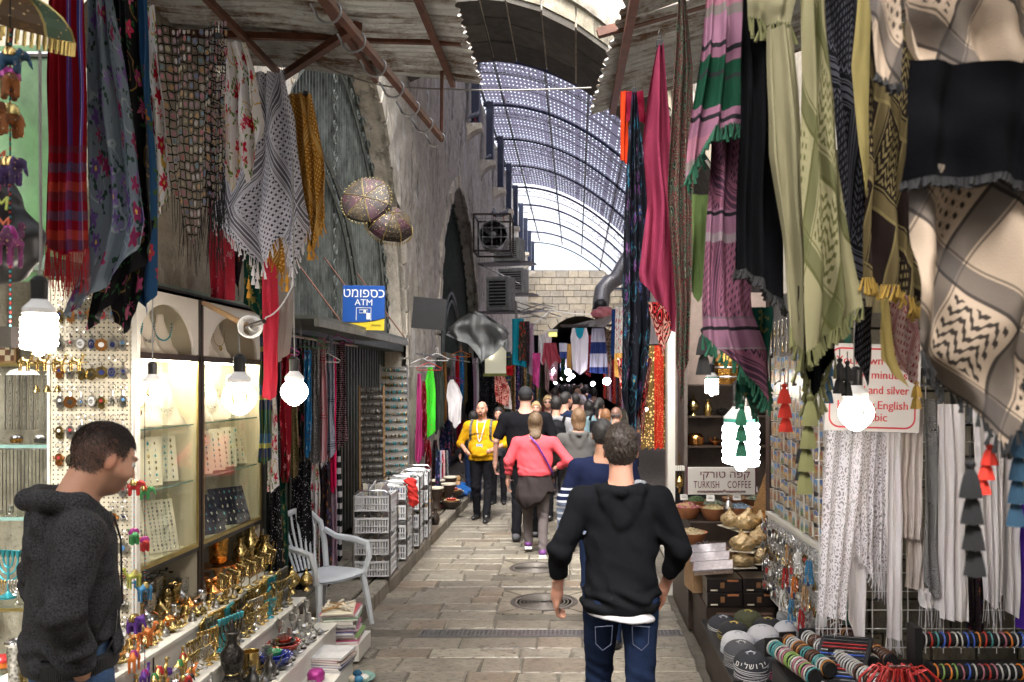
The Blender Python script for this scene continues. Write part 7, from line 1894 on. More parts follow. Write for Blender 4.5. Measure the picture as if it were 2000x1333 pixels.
PP=[(1086,11.9,774,0,('short',H_black),(.22,.22,.23),True,bag_extra(M_bag),'young man with a black backpack over a grey hooded top',1.0,.95),(1203,11.2,794,-.35,('fringe',H_grey),(.012,.014,.03),False,None,'balding man in a navy jacket beside the golden trinket strips',1.1,.95),
(1183,12.6,800,0,('bob',H_aub),(.05,.05,.06),False,None,'woman with auburn hair behind the balding man',1.0,.95),
(1170,13.6,778,-.4,('tail',H_black),(.16,.24,.27),False,bag_extra(M_bag,.6),'woman with a dark ponytail and pale blue top',1.0,.95),
(1150,14.4,783,0,('long',H_black),(.03,.05,.09),False,None,'woman with long straight black hair in the crowd',.95,.9),
(1124,14.2,768,0,('short',H_black),(.05,.05,.048),True,None,'man in a dark grey hooded jacket in the middle of the crowd',1.15,.95),
(1104,13.2,766,-.9,('short',H_black),(.012,.02,.05),False,None,'man in navy turning his head to the side in the crowd',1.1,.9),
(1070,14.8,773,PI,('long',H_blond),(.03,.03,.04),False,None,'blond woman in sunglasses coming towards us',.95,.9),
(1047,13.8,785,PI,('bob',H_blond),(.2,.1,.11),False,None,'fair-haired woman looking down, half hidden by the tall man',.95,.9),
(974,13.6,796,PI,('long',H_black),(.03,.03,.035),False,None,'dark-haired woman between the yellow hoodie and the tall man',.95,.9),
(925,13.9,803,0,('bob',H_black),(.02,.02,.022),False,None,'black-haired person at the clothes rail behind the yellow hoodie',1.0,.9),
(1136,15.8,772,.8,('short',H_grey),(.08,.07,.05),False,None,'older man with greying hair in an olive jacket in the crowd',1.05,.9),
(1148,16.8,778,0,('crop',H_black),(.02,.02,.02),False,None,'man with cropped black hair deep in the crowd',1.05,.9)]
for i,(px,Y,ty,rz,hr,tc,hd,ex,lab,bw,sl)in enumerate(PP):
 H=2-(ty-747)*Y/F;sg=None
 if 'sunglasses' in lab:
  def sg(t,J,k):MB().ball((-.032,.112,1.632),.022,8,sc=(1,.4,.8)).ball((.032,.112,1.632),.022,8,sc=(1,.4,.8)).tube([(-.075,.03,1.638),(-.05,.105,1.638),(.05,.105,1.638),(.075,.03,1.638)],.004,4).build('sunglasses',M_black,t)
 person(lab,((px-1125)*Y/F,Y,0),rz,H,bw,hc=(0,.02,1.63),skin=(.5,.28,.2),hair=hr,top=cloth_mat('jacket_'+ORD[i],tc,.25),sleeve=sl,hem=.86,hood=hd,legs=[C_blk,C_jean,C_kh][i%3],res=.014,extra=ex or sg,seed=i+10,female='woman' in lab)
far0=[person('',(0,0,0),0,1.75,1.0,hair=hr,skin=(.48,.28,.2),top=C_blk,legs=C_blk,res=.022,seed=k+40)for k,hr in enumerate((('short',H_black),('bob',H_black),('crop',H_brown),('long',H_brown)))]
FARP=[(1098,20,752,0),(1112,21.5,757,1),(1128,20.5,753,2),(1084,19,758,3),(1140,23,756,0),(1118,24,752,3),(1102,26,754,1),(1132,27,751,2),(1090,24.5,750,0),(1146,28,752,1),(1110,30,751,2),(1122,33,751,3),(1136,34,749,0),(1104,36,750,1),(1077,17.5,764,2),(1160,19.5,758,0)]
fcl=[('black',(.02,.02,.022)),('olive',(.06,.06,.035)),('dark red',(.14,.02,.025)),('navy',(.015,.02,.06)),('grey',(.1,.1,.11)),('brown',(.08,.05,.03))]
fct=[cloth_mat('far_cloth_'+n.replace(' ','_'),c)for n,c in fcl];M_skp=M_skin
for i,(px,Y,ty,k)in enumerate(FARP):
 H=2-(ty-747)*Y/F;src=far0[k];first=i<0
 r=dup(src,((px-1125)*Y/F,Y,0),(0,0,PI if i%5==2 else R.uniform(-.3,.3)),H/1.75,f'{fcl[i % 6][0]}-clad person with {("short black hair", "a black bob", "cropped brown hair", "long brown hair")[k]}, {nth(i)} of the small figures far down the street','people far down the street')
 for c in r.children:
  if c.name.startswith('top'):recol(c,fct[i%6])
for s in far0:
 for c in list(s.children):bpy.data.objects.remove(c)
 bpy.data.objects.remove(s)
#coffee shop corner
M_sign=pm('sign_white',(.66,.64,.60),.4,0,.03);M_maroon=pm('maroon_letters',(.10,.015,.035),.5);M_redl=pm('red_letters',(.62,.05,.06),.4,0,.05);M_card2=pm('brown_cardboard',(.36,.22,.11),.8)
t=thing('coffee_shop_unit','dark shelving unit with a pale metal frame holding coffee pots','shelving unit',(0,0,0))
MB().box(.9,8.3,0,2.7,8.34,2.9).build('back_panel',pm('taupe_panel',(.16,.12,.10),.6),t);MB().box(.86,7.75,0,.93,7.85,2.6).build('door_post',M_white,t);MB().box(.93,7.76,1.17,1.02,7.84,1.21).build('door_rail',M_white,t)
MB().box(1.02,7.78,0,1.05,8.3,2.6).build('side_panel',pm('taupe_side',(.10,.08,.07),.6),t);MB().box(.93,7.9,0,1.3,7.93,1.15).build('lower_panel',M_black,t)
for z in(1.98,1.68,1.395):MB().box(1.05,7.82,z-.015,2.2,8.3,z).build('shelf',M_darkwood,t)
put(P_censer,(1.13,7.95,1.68),'gold globe-topped burner at the end of the coffee shelf','burner',None,1.25);put(P_jug,(1.27,7.95,1.68),'small brass pot beside the gold globe burner','pot',None,1.0,1,[M_gold]*3)
put(P_bowl,(1.41,7.95,1.68),'black and silver pot on the coffee shelf','pot',None,.9,0,[M_blackm,M_silv,M_blackm]);put(P_jug,(1.58,7.95,1.68),'copper coffee pot with a wooden handle','pot',None,1.0,1.5,[M_copper,M_wood,M_wood]);put(P_censer,(1.70,8.0,1.68),'black and silver teapot beside the copper pot','pot',None,.9,0,[M_blackm,M_silv])
put(P_tin,(1.15,7.95,1.395),'round copper lidded dish on the lower coffee shelf','dish',None,2.0,0,[M_copper,M_copper]);put(P_lamp,(1.34,7.95,1.395),'dark copper oil lamp on the lower coffee shelf','oil lamp',None,1.0,.5,[M_copper]*3)
for c in range(2):
 for k in range(4):
  tt=thing('plastic_tub',f'clear plastic tub of sweets, {ORD[k]} up in the {("first", "second")[c]} stack on the lower shelf','tub',(1.53+.15*c,7.95,1.397+.052*k),0,'tubs of sweets');MB().lathe([(.052,0),(.062,.044),(.064,.046)],16).build('tub',pm('frosted_plastic',(.4,.4,.38),.3),tt);MB().lathe([(.066,.045),(.066,.05),(0,.051)],16).build('lid',M_paper,tt)
tt=thing('lantern','gilt glass lantern case glowing on the top coffee shelf','lantern',(1.46,8.0,1.98));MB().lathe([(.13,0),(.14,.02),(.14,.22),(.07,.30),(.02,.33),(0,.36)],8).build('cage',M_goldo,tt);MB().lathe([(.142,.06),(.15,.07),(.142,.08)],8).lathe([(.142,.15),(.15,.16),(.142,.17)],8).build('bands',M_silv,tt)
t=thing('hanging_censer','small brass censer hanging by chains beside the coffee sign','censer',U(1327,945,7.4));MB().lathe([(0,-.09),(.012,-.07),(.01,-.04),(.035,-.02),(.04,.02),(.02,.05),(0,.07)],12).build('vessel',M_gold,t)
for s in(-1,0,1):MB().tube([(.035*s,0,.02),(0,0,.28)],.0018,4).build('chain',M_gold,t)
t=thing('coffee_sign','white sign reading Turkish coffee in Hebrew and English above the spices','sign',(1.275,7.25,1.135))
MB().bbox(-.295,-.004,-.12,.295,.01,.12,.003).build('sign_board',M_sign,t);MB().box(-.305,-.006,-.122,-.295,.012,.122).build('edge',M_maroon,t);MB().box(.295,-.006,-.122,.305,.012,.122).build('edge',M_maroon,t)
text('יקרוט הפק',.088,M_maroon,t,(.03,-.007,.055),ext=.0015,sx=1.12);text('TURKISH',.088,M_maroon,t,(-.13,-.007,-.035),ext=.0015,sx=.60,space=1.1);text('COFFEE',.088,M_maroon,t,(.155,-.007,-.035),ext=.0015,sx=.60,space=1.2)
for i in range(17):
 o=MB().ball((0,0,0),.012,8,sc=(1.25,.2,.75)).build('coffee_bean',M_maroon,t);o.location=(-.2+i*.025,-.007,-.093+(.008*(i%2)if 7<i<11 else 0));o.rotation_euler=(0,.3*((i%3)-1),0)
 l=MB().box(-.010,-.0035,-.001,.010,-.0025,.0012).build('bean_crease',M_sign,o)
t=thing('spice_counter','dark wooden counter carrying the bowls of spices and herbs','counter',(0,0,0));MB().bbox(.90,6.62,.02,1.75,7.7,.64,.008).build('counter_box',M_darkwood,t);MB().bbox(.98,7.1,.64,1.75,7.7,.80,.004).build('upper_step',M_darkwood,t);MB().box(.885,6.6,.60,1.76,6.64,.655).build('front_edge',pm('red_brown_wood',(.10,.035,.02),.5),t)
R=random.Random(12)
def heap(name,m,n,r,h,s,parent,sc=(1,1,.6)):
 mb=MB()
 for i in range(n):
  a=R.random()*6.28;q=math.sqrt(R.random());z=h*(1-q*q)
  mb.ball((r*q*math.cos(a),r*q*math.sin(a),z),s*R.uniform(.7,1.3),5,sc=sc,mi=i%len(m),M=Matrix.Rotation(R.uniform(-1,1),3,'X')@rotz(R.random()*3))
 mb.lathe([(r,0),(r*.7,h*.5),(0,h*.95)],14);o=mb.build(name,m,parent);o['kind']='stuff';return o
cc=lambda n,c:pm(n,c,.8,0,.4,40)
BW=[(.955,6.86,.655,.13,[cc('cream_grain',(.42,.34,.2))],'ochre grain',.007,(.42,.17,.07)),(.98,7.3,.80,.12,[cc('rose_buds',(.36,.10,.14)),cc('dry_petals',(.40,.26,.12))],'pink and yellow dried roses',.016,None),(1.20,7.22,.80,.11,[cc('yellow_seed',(.40,.33,.17))],'yellow seeds',.006,None),(1.24,7.48,.80,.12,[cc('sage_leaf',(.17,.20,.14))],'grey-green herbs',.014,None),
(1.46,7.55,.84,.12,[cc('star_brown',(.24,.12,.06)),cc('star_tan',(.32,.22,.12))],'brown spice pods',.012,None),(1.44,7.28,.80,.12,[cc('blue_flowers',(.16,.22,.28))],'grey-blue flowers',.009,None),(1.64,7.5,.84,.11,[cc('sage_leaf',(.17,.20,.14)),cc('pale_leaf',(.3,.3,.2))],'pale herbs by the gilt frame',.012,None),(1.10,7.55,.82,.10,[cc('green_leaf',(.06,.10,.04))],'dark green leaves',.013,None)]
for i,(x,y,z,r,m,n,s,tc)in enumerate(BW):
 t=thing('spice_bowl',f'terracotta bowl heaped with {n} below the coffee sign','bowl',(x,y,z),0,'bowls of spices');MB().lathe([(r*.55,0),(r*.8,.03),(r*1.0,.09),(r*1.05,.105),(r*.97,.10),(r*.8,.05),(0,.03)],24).build('bowl',M_terra,t);o=heap('spice_heap',m,150,r*.93,.045,s,t);o.location=(0,0,.088)
 if i not in(0,7):
  c=MB().bbox(-.035,-.001,-.025,.035,.001,.025,.0005).build('price_card',M_paper,t);c.location=(-.03,-.03,.19);c.rotation_euler=(-.3,0,R.uniform(-.5,.5));MB().box(-.02,-.0025,-.004,.02,-.0015,.0).box(-.02,-.0025,.008,.012,-.0015,.011).build('pen_marks',M_black,c);MB().tube([(-.03,-.028,.17),(-.03,-.02,.09)],.002,4).build('card_stick',M_wood,t)
put(P_censer,(1.30,7.05,.86),'silver domed pot standing among the spices','pot',None,1.0,0,[M_silver,M_silver])
t=thing('gilt_frame','red and gold framed panel leaning beside the magnets','frame',(1.52,6.55,1.0));t.rotation_euler=(0,.35,.1)
for k in range(4):MB().bbox(-.01+k*.022,-.3,-.26,.008+k*.022,.3,.36,.003).build('panel_strip',(M_goldo,pm('red_velvet',(.25,.03,.03),.8))[k%2],t)
t=thing('sweets_table','low dark table under the dates and boxed sweets','table',(0,0,0));MB().bbox(.93,5.9,.02,1.42,6.62,.40,.01).build('table_box',M_darkwood,t);MB().bbox(1.0,5.86,.05,1.40,5.9,.36,.01).build('front_panel',pm('worn_brown_wood',(.07,.035,.022),.6),t)
t=thing('date_box','open cardboard box heaped with dark dates','box',(1.03,6.42,.60),.12,None)
for a in((-.16,-.13,0,.16,-.12,.11),(-.16,.12,0,.16,.13,.11),(-.16,-.12,0,-.15,.12,.11),(.15,-.12,0,.16,.12,.11),(-.16,-.13,-.2,.16,.13,0)):MB().box(*a).build('box_side',M_card2,t)
o=heap('dates',[pm('date_skin',(.04,.014,.008),.3,0,.5,40),pm('date_skin_dark',(.02,.008,.006),.35)],110,.15,.07,.019,t,(1.5,.8,.8));o.location=(0,0,.08)
M_choc=pm('black_sweet_box',(.014,.010,.009),.35)
for i,(x,y,z)in enumerate(((1.06,6.0,.40),(1.32,6.0,.40),(1.06,6.01,.50),(1.32,6.02,.50))):
 t=thing('sweet_box',f'black printed sweet box with orange panels, {("lower", "upper")[i // 2]} one {("by the street", "by the keychain board")[i % 2]}','box',(x,y,z),0,'black sweet boxes');MB().bbox(-.125,-.11,.001,.125,.11,.097,.003).build('carton',M_choc,t)
 MB().box(-.03,-.1125,.03,.0,-.111,.07).build('printed_panel',pm('orange_print',(.25,.12,.05),.5),t);MB().box(.02,-.1125,.075,.10,-.111,.09).build('printed_panel',pm('orange_print',(.4,.15,.06),.5),t);MB().box(-.10,-.1125,.01,-.05,-.111,.02).build('printed_strip',M_card,t)
for i in range(3):
 t=thing('sweet_packet',f'clear wrapped sweet tray lying tilted on the black boxes, {ORD[i]} from the street edge','packet',(1.00+.0*i,6.0+.14*i,.635+.035*i),0,'clear wrapped sweet trays');t.rotation_euler=(.35,-.12,-.25)
 MB().bbox(-.14,-.055,0,.14,.055,.035,.008).build('tray',pm('pinkish_sweets',(.34,.26,.22),.6,0,.4,50),t);MB().bbox(-.145,-.06,.036,.145,.06,.044,.004).build('wrap',pm('shiny_wrap',(.5,.47,.52),.12,.6,.25,30),t)
def packet(loc,sc,lab,m):
 f=Field((-.12,-.1,-.02),(.12,.1,.16),.008);f.ell((0,0,.05),(.095,.07,.055),.02).cap((0,0,.09),(.01,0,.13),.03,.015,.02);f.polish(lambda P,g_:g_+.007*wrinkle(P,40,int(loc[0]*99)));t=thing('pastry_packet',lab,'packet',loc,R.random()*3,'wrapped pastries');t.scale=sc
 link('wrapped_pastry',netmesh('wrapped_pastry',*f.net(),m),t);MB().bbox(-.09,-.065,-.004,.09,.065,.0,.002).build('card_base',M_card,t)
M_pk=pm('glossy_gold_wrap',(.50,.36,.18),.12,.25,.45,30,.5)
for i,(x,y,z,s)in enumerate(((1.27,6.28,.60,1),(1.42,6.32,.62,1),(1.27,6.3,.72,1.1),(1.42,6.42,.74,1.1),(1.35,6.5,.84,1.25),(1.22,6.55,.86,1.0),(1.47,6.6,.84,1.0))):packet((x,y,z),(s,s,s),f'gold cellophane pastry packet, {nth(i)} up the heap behind the black sweet boxes',M_pk)
#magnet board and keychain board
t=thing('dark_post','dark upright post between the coffee shop and the magnets','post',(0,0,0));MB().box(1.40,5.98,0,1.50,6.1,3.2).build('post_body',M_darkwood,t)
t=thing('magnet_board','white metal board covered with souvenir magnets','display board',(0,0,0));MB().box(1.42,4.66,1.07,1.44,5.97,2.6).build('board',M_steel,t);MB().box(1.37,4.62,1.045,1.45,5.98,1.07).build('ledge',M_white,t)
def magmat(i,sky,wall,dome):
 g=G('magnet_print_'+ORD[i]);u,v=g.uv();n=g.noise(9,g.vec(u,v,float(i)),3)
 c=g.mix(g.m('LESS_THAN',v+n*.35,.72),sky,wall);w=g.m('LESS_THAN',((u*7).fr()-.5).ab(),.18)*g.m('LESS_THAN',((v*5).fr()-.5).ab(),.25)*g.m('LESS_THAN',v,.45);c=g.mix(w*.7,c,tuple(q*.25 for q in wall))
 du=u-.5;dv=v-.5;c=g.mix(g.m('LESS_THAN',du*du+dv*dv*1.5,.045),c,dome);c=g.mix(g.m('GREATER_THAN',g.mx((u-.5).ab(),(v-.5).ab()),.46),c,(.6,.56,.48));g.set(c,.35);return g.mat
MG=[magmat(i,*q)for i,q in enumerate((((.05,.20,.5),(.42,.28,.12),(.7,.4,.03)),((.08,.3,.6),(.25,.2,.13),(.4,.42,.4)),((.35,.28,.18),(.3,.17,.07),(.3,.05,.03)),((.04,.15,.4),(.5,.42,.3),(.75,.5,.1)),((.5,.5,.5),(.12,.22,.05),(.08,.22,.45)),((.3,.12,.05),(.4,.3,.16),(.5,.3,.03))))]
mn=['blue-sky gold-domed','pale blue grey-domed','tan framed','deep blue gold-domed','white and green','brown and cream']
mgm={}
for k in range(6):
 for w,h in((.085,.072),(.068,.090)):
  mb=MB();mb.v=[(0,-w/2,-h/2),(0,w/2,-h/2),(0,w/2,h/2),(0,-w/2,h/2),(.012,-w/2,-h/2),(.012,w/2,-h/2),(.012,w/2,h/2),(.012,-w/2,h/2)];mb.f=[(0,3,2,1),(4,5,6,7),(0,1,5,4),(1,2,6,5),(2,3,7,6),(3,0,4,7)];mb.m=[0]*6
  mgm[(k,w)]=mb.mesh('magnet',MG[k],smooth=False,uv=[(1,0),(0,0),(0,1),(1,1),(1,0),(0,0),(0,1),(1,1)])
for c_ in range(13):
 for r_ in range(12):
  k=R.randrange(6);w=R.choice([.085,.068]);o=link('magnet',mgm[(k,w)]);o.location=(1.402-R.uniform(0,.008),4.72+c_*.098+R.uniform(-.01,.01),1.12+r_*.092+R.uniform(-.008,.008));o.rotation_euler=(R.uniform(-.12,.12),0,0)
  tag(o,f'{mn[k]} souvenir magnet, {ORD[r_]} up in the {ORD[c_]} column from the white scarves','magnet','magnets on the white board')
for c_ in range(8):
 for r_ in range(2):keychain((1.385,5.1+c_*.11,2.42-r_*.12),R.randrange(4),R.randrange(2),R.randrange(5),f'hanging metal charm above the magnets, {ORD[c_]} along the {("upper", "lower")[r_]} row','charms above the magnets',1.7,PI/2)
t=thing('keychain_board','white perforated board crowded with silver keyrings beside the sweets','pegboard',(0,0,0));mb=MB().add([(1.385,4.66,.46),(1.385,5.97,.46),(1.385,5.97,1.035),(1.385,4.66,1.035)],[(0,3,2,1)]);mb.build('board',M_pegw,t,uv=[(0,0),(1.31,0),(1.31,.575),(0,.575)]);MB().box(1.375,4.62,.44,1.40,4.66,1.045).build('edge_frame',M_base,t)
for c_ in range(17):
 for r_ in range(4):
  for q in range(2):
   k=R.randrange(4);ik=R.choice([1,4,4,0,2]);keychain((1.365-q*.03,4.75+c_*.072+R.uniform(-.015,.015),1.03-r_*.125+R.uniform(-.02,.02)),k,R.choice([0,0,0,1]),ik,f'{KN[k]} keyring, {inn[ik]} inlay, {("inner", "outer")[q]} at {nth(c_)} hook of row {("one", "two", "three", "four")[r_]} by the sweets','keyrings on the white board',1.6,PI/2+R.uniform(-.6,.6))
for i in range(9):
 p=(1.33,4.72+.075*i,.98-.16*(i%3));cn_,m=[('blue',M_bluep),('white',M_paper),('tan',M_card2),('orange',M_orange),('red',M_redp)][(i*2)%5];t=thing('bead_tassel',f'{cn_} beaded cord tassel, {ORD[i]} from the white scarves on the keyring board','tassel',p,0,'beaded tassels on the keyring board')
 for k in range(7):MB().tube([(.012*math.cos(k),.012*math.sin(k),0),(.018*math.cos(k),.018*math.sin(k),-.06),(.022*math.cos(k*1.3),.022*math.sin(k),-.13)],.004,4).build('strand',m,t)
#white scarves on their grid and the lettered sign
t=thing('wire_grid','white wire grid panel carrying the white scarves','grid panel',(0,0,0))
for k in range(15):MB().tube([(1.30+k*.095,4.42,.55),(1.30+k*.095,4.42,2.1)],.003,4).build('wire',M_base,t)
for k in range(16):MB().tube([(1.28,4.425,.58+k*.1),(2.7,4.425,.58+k*.1)],.003,4).build('wire',M_base,t)
MB().box(1.50,4.6,0,1.53,4.63,2.4).build('green_upright',pm('green_post',(.03,.14,.09),.5),t);MB().tube([(1.25,4.36,1.99),(2.7,4.36,1.99)],.01,6).build('hanging_rail',M_chrome,t)
WS=[(4.20,[(795,1612,1692),(1000,1604,1672),(1210,1596,1655)],[(0,1204),(1,1212)],'lace','long white flower lace scarf, first from the magnet board',3,(M_thr_w,.11,.02,'thread'),.5),
(4.24,[(800,1668,1718),(980,1664,1706),(1120,1670,1705)],[(0,1075),(.5,1100),(1,1135)],'lace','short ruffled white lace scarf overlapping the long lace one',3,(M_thr_w,.03,.03,'tuft'),.4),
(4.30,[(1000,1650,1692),(1290,1656,1690)],[(0,1200),(1,1300)],'white','plain white scarf tail hanging below the lace scarves',2,None,.3),
(4.26,[(800,1700,1742),(1100,1706,1736)],[(0,1090),(1,1120)],'lace','white string net scarf with long fringe beside the lace ones',4,(M_thr_w,.16,.012,'thread'),.4),
(4.22,[(795,1730,1762),(1250,1728,1762)],[(0,1248),(1,1252)],'white','narrow ribbed white scarf reaching lowest on the grid',3,(M_thr_w,.07,.012,'thread'),.35),
(4.26,[(795,1756,1806),(1050,1754,1800)],[(0,1048),(1,1056)],'ivory','ivory crinkled scarf with a square hem, upper layer',4,None,.5),
(4.30,[(1030,1768,1812),(1150,1768,1808)],[(0,1148),(1,1155)],'ivory','ivory crinkled scarf showing below the first one',3,None,.4),
(4.24,[(780,1804,1838),(1160,1808,1836)],[(0,1140),(.6,1168),(1,1150)],'bandana','black and white paisley scarf between the white ones',2,None,.35),
(4.28,[(1150,1796,1842),(1190,1800,1838)],[(0,1185),(1,1194)],'white','white gauze hem with cords under the paisley scarf',3,(M_thr_w,.10,.02,'thread'),.4),
(4.22,[(790,1834,1886),(1210,1838,1892)],[(0,1208),(1,1216)],'white','wide plain white scarf with a stitched hem',3,None,.6),
(4.32,[(1000,1890,1925),(1235,1892,1922)],[(0,1230),(1,1238)],'brownmulti','dark glittering scarf behind the black tassel string',2,None,.3),
(4.24,[(790,1900,1966),(1180,1922,1964)],[(0,1170),(.5,1190),(1,1165)],'white','sheer white scarf with thick cords at its hem',4,(M_thr_w,.13,.03,'thread'),.7),
(4.28,[(790,1962,1998),(1215,1966,1994)],[(0,1195),(1,1212)],'white','white scarf next to the violet one',2,None,.3),
(4.26,[(985,1990,2050),(1230,1988,2050)],[(0,1228),(1,1235)],'purple','violet scarf at the end of the white row',3,None,.5)]
for Y,rows,hem,m,lab,f,fg,cw in WS:drape('scarf',Y,rows,hem,fb[m],lab,folds=f,amp=.020,cw=cw,group='white scarves on the wire grid',fringe=fg)
t=thing('lettered_sign','white board with a red border and red lettering behind the hanging bulb','sign',(1.472,4.1,1.97));t.rotation_euler=(0,.03,0)
MB().bbox(-.235,-.002,-.215,.235,.012,.22,.003).build('sign_board',M_sign,t)
mb=MB();w,h,r=.222,.20,.04;oc=[(w-.03 if q in(0,3)else-w+.03,0)for q in range(4)]
def rr(w,h,r,n=6):
 out=[]
 for cx,cy,a0 in((w-r,h-r,0),(-w+r,h-r,90),(-w+r,-h+r,180),(w-r,-h+r,270)):
  for i in range(n+1):a=math.radians(a0+90*i/n);out.append((cx+r*math.cos(a),cy+r*math.sin(a)))
 return out
mb.tube([(x,-.003,z)for x,z in rr(.212,.195,.05)],.008,4,closed=True);o=mb.build('red_border',M_redl,t);o.scale=(1,.3,1)
for i,(s,z)in enumerate((('Your own name',.135),('In few minutes',.065),('in gold and silver',-.01),('Hebrew,English',-.085),('Arabic',-.145))):text(s,.058,M_redl,t,(0,-.005,z),ext=.002,sx=.98 if len(s)<16 else.9)
#kippahs
t=thing('kippah_table','low table covered with knitted skullcaps','table',(0,0,0));MB().bbox(.90,4.6,.02,1.38,5.75,.335,.008).build('table_box',M_darkwood,t);MB().box(.87,4.58,.32,1.38,5.77,.345).build('table_top',M_black,t)
def kmat(n,a,b,lo_=.3):
 g=G('skullcap_'+n);x,y,z=g.xyz();s=g.m('LESS_THAN',((z*110).fr()),.45)*g.m('LESS_THAN',z,.014);k=g.noise(160,g.co(),2);g.set(g.mix(k*.4,g.mix(s,a,b),(.05,.05,.05)),.9);g.bump(g.noise(260,g.co(),1),.5,.003);return g.mat
KM={n:(kmat(n,a,b),pm('skullcap_star_'+n,c,.6))for n,a,b,c in(('white',(.62,.62,.65),(.45,.5,.6),(.35,.36,.4)),('blue_trim',(.64,.64,.68),(.08,.16,.4),(.12,.25,.5)),('black_gold',(.012,.012,.016),(.4,.33,.08),(.6,.45,.1)),('grey',(.07,.07,.08),(.3,.3,.3),(.5,.5,.48)),('olive',(.06,.065,.025),(.1,.1,.04),(.6,.5,.1)),('black_white',(.02,.022,.03),(.6,.6,.62),(.5,.5,.55)),('silver',(.5,.51,.54),(.25,.27,.33),(.3,.32,.4)),('rainbow',(.012,.012,.016),(.5,.08,.2),(.2,.4,.1)))}
KM['blue_multi']=(fabric('skullcap_blue_multi',P_floral((.02,.06,.42),[(.7,.1,.2),(.5,.55,.12),(.1,.4,.2)],16,.8,(.4,.4,.05),3)),M_redp)
kp=[]
for i in range(9):u=i/8;kp.append((.088*math.cos(u*PI/2)**.8,.062*math.sin(u*PI/2)))
kmesh={}
def kippah(px,py,Y,n,kind,lab,r=1.0):
 X=(px-1125)*Y/F
 for k in range(n):
  z=.346+k*.016;key=kind
  if key not in kmesh:
   mb=MB().lathe([(.084,0)]+kp[0:8]+[(0,.062)],28);uv=[(v[0],v[1])for v in mb.v];a=mb.mesh('cap_crown',KM[kind][0],ang=70,uv=uv)
   b=MB()
   for q in(0,1):
    pts=[]
    for e in range(3):
     for f in range(5):
      a0,a1=PI/2+q*PI+2*PI*e/3,PI/2+q*PI+2*PI*(e+1)/3;x=.030*(math.cos(a0)*(1-f/5)+math.cos(a1)*f/5);y=.030*(math.sin(a0)*(1-f/5)+math.sin(a1)*f/5);pts.append((x,y-.012,.0625-(x*x+(y-.012)**2)*7.2+.001))
    b.tube(pts,.0022,4,closed=True)
   kmesh[key]=(a,b.mesh('star_stitching',KM[kind][1]))
  t=thing('skullcap',lab+(f', {("bottom", "second", "third", "fourth", "fifth")[k]} of its pile' if k<n-1 else(', top of its pile' if n>1 else '')),'skullcap',(X+R.uniform(-.004,.004),Y+R.uniform(-.004,.004),z),R.uniform(-.6,.6),'skullcaps on the table');t.rotation_euler=(R.uniform(-.07,.07)+.08,R.uniform(-.07,.07),t.rotation_euler[2]);t.scale=(r,r,r)
  link('cap_crown',kmesh[key][0],t)
  if kind!='blue_multi' and k==n-1:link('star_stitching',kmesh[key][1],t)
for a in((1412,0,5.55,2,'black_white','navy and white striped skullcap nearest the street'),(1432,0,5.35,3,'black_gold','black skullcap with gold edging beside the striped ones'),(1462,0,5.62,3,'olive','olive skullcap with yellow emblem behind the others'),(1500,0,5.5,2,'black_gold','black skullcap in front of the sweet boxes'),(1545,0,5.65,4,'silver','silver-white striped skullcap by the keyring board'),
(1490,0,5.22,4,'white','plain white knitted skullcap in the middle'),(1540,0,5.3,4,'blue_trim','white skullcap with blue trim and star'),(1592,0,5.3,4,'blue_trim','white and blue skullcap against the keyring board'),(1600,0,5.1,3,'white','white skullcap behind the blue patterned one'),(1440,0,5.08,4,'white','white knitted skullcap at the street edge'),
(1515,0,5.05,3,'silver','white skullcap with a silver star'),(1447,0,4.85,5,'grey','charcoal skullcap with a white star'),(1503,0,4.86,5,'black_gold','black skullcap with a gold star in front'),(1558,0,4.86,4,'blue_multi','bright blue skullcap with red and green pattern'),(1468,0,4.66,5,'black_white','black skullcap with a band of lettering'),(1512,0,4.7,3,'rainbow','black skullcap with a coloured zigzag edge')):kippah(*a,r=1.15)
kt=[o for o in COL.objects if o.type=='EMPTY' and 'band of lettering, top' in o.get('label','')]
for o_ in kt:
 for i,ch in enumerate('םילשורי'):a=-PI/2+(i-3)*.30;text(ch,.036,M_paper,o_,(.084*math.cos(a),.084*math.sin(a),.028),rot=(PI/2-.5,0,a+PI/2),ext=.001)
#bracelets
t=thing('bracelet_table','black covered table carrying the bracelet rolls','table',(0,0,0));MB().bbox(1.02,3.2,.02,2.6,4.3,.56,.01).build('table_box',M_black,t)
bc=[pm('bead_'+n,c,.4)for n,c in(('red',(.4,.03,.02)),('white',(.45,.44,.40)),('lime',(.2,.32,.08)),('blue',(.04,.1,.45)),('silver',(.45,.45,.45)),('turquoise',(.06,.25,.25)),('amber',(.45,.2,.05)),('pink',(.35,.12,.16)),('brown',(.1,.04,.02)),('orange',(.65,.2,.03)))]
bcn=['red','white','lime','blue','silver','turquoise','amber','pink','brown','orange']
def bmesh_(r,fat,m):return MB().tube([(0,r*math.cos(a),r*math.sin(a))for a in np.linspace(0,2*PI,17)[:-1]],fat,5,closed=True).mesh('bracelet',m)
bm1=[bmesh_(.034,.0042,m)for m in bc];bm2=[bmesh_(.038,.0055,m)for m in bc]
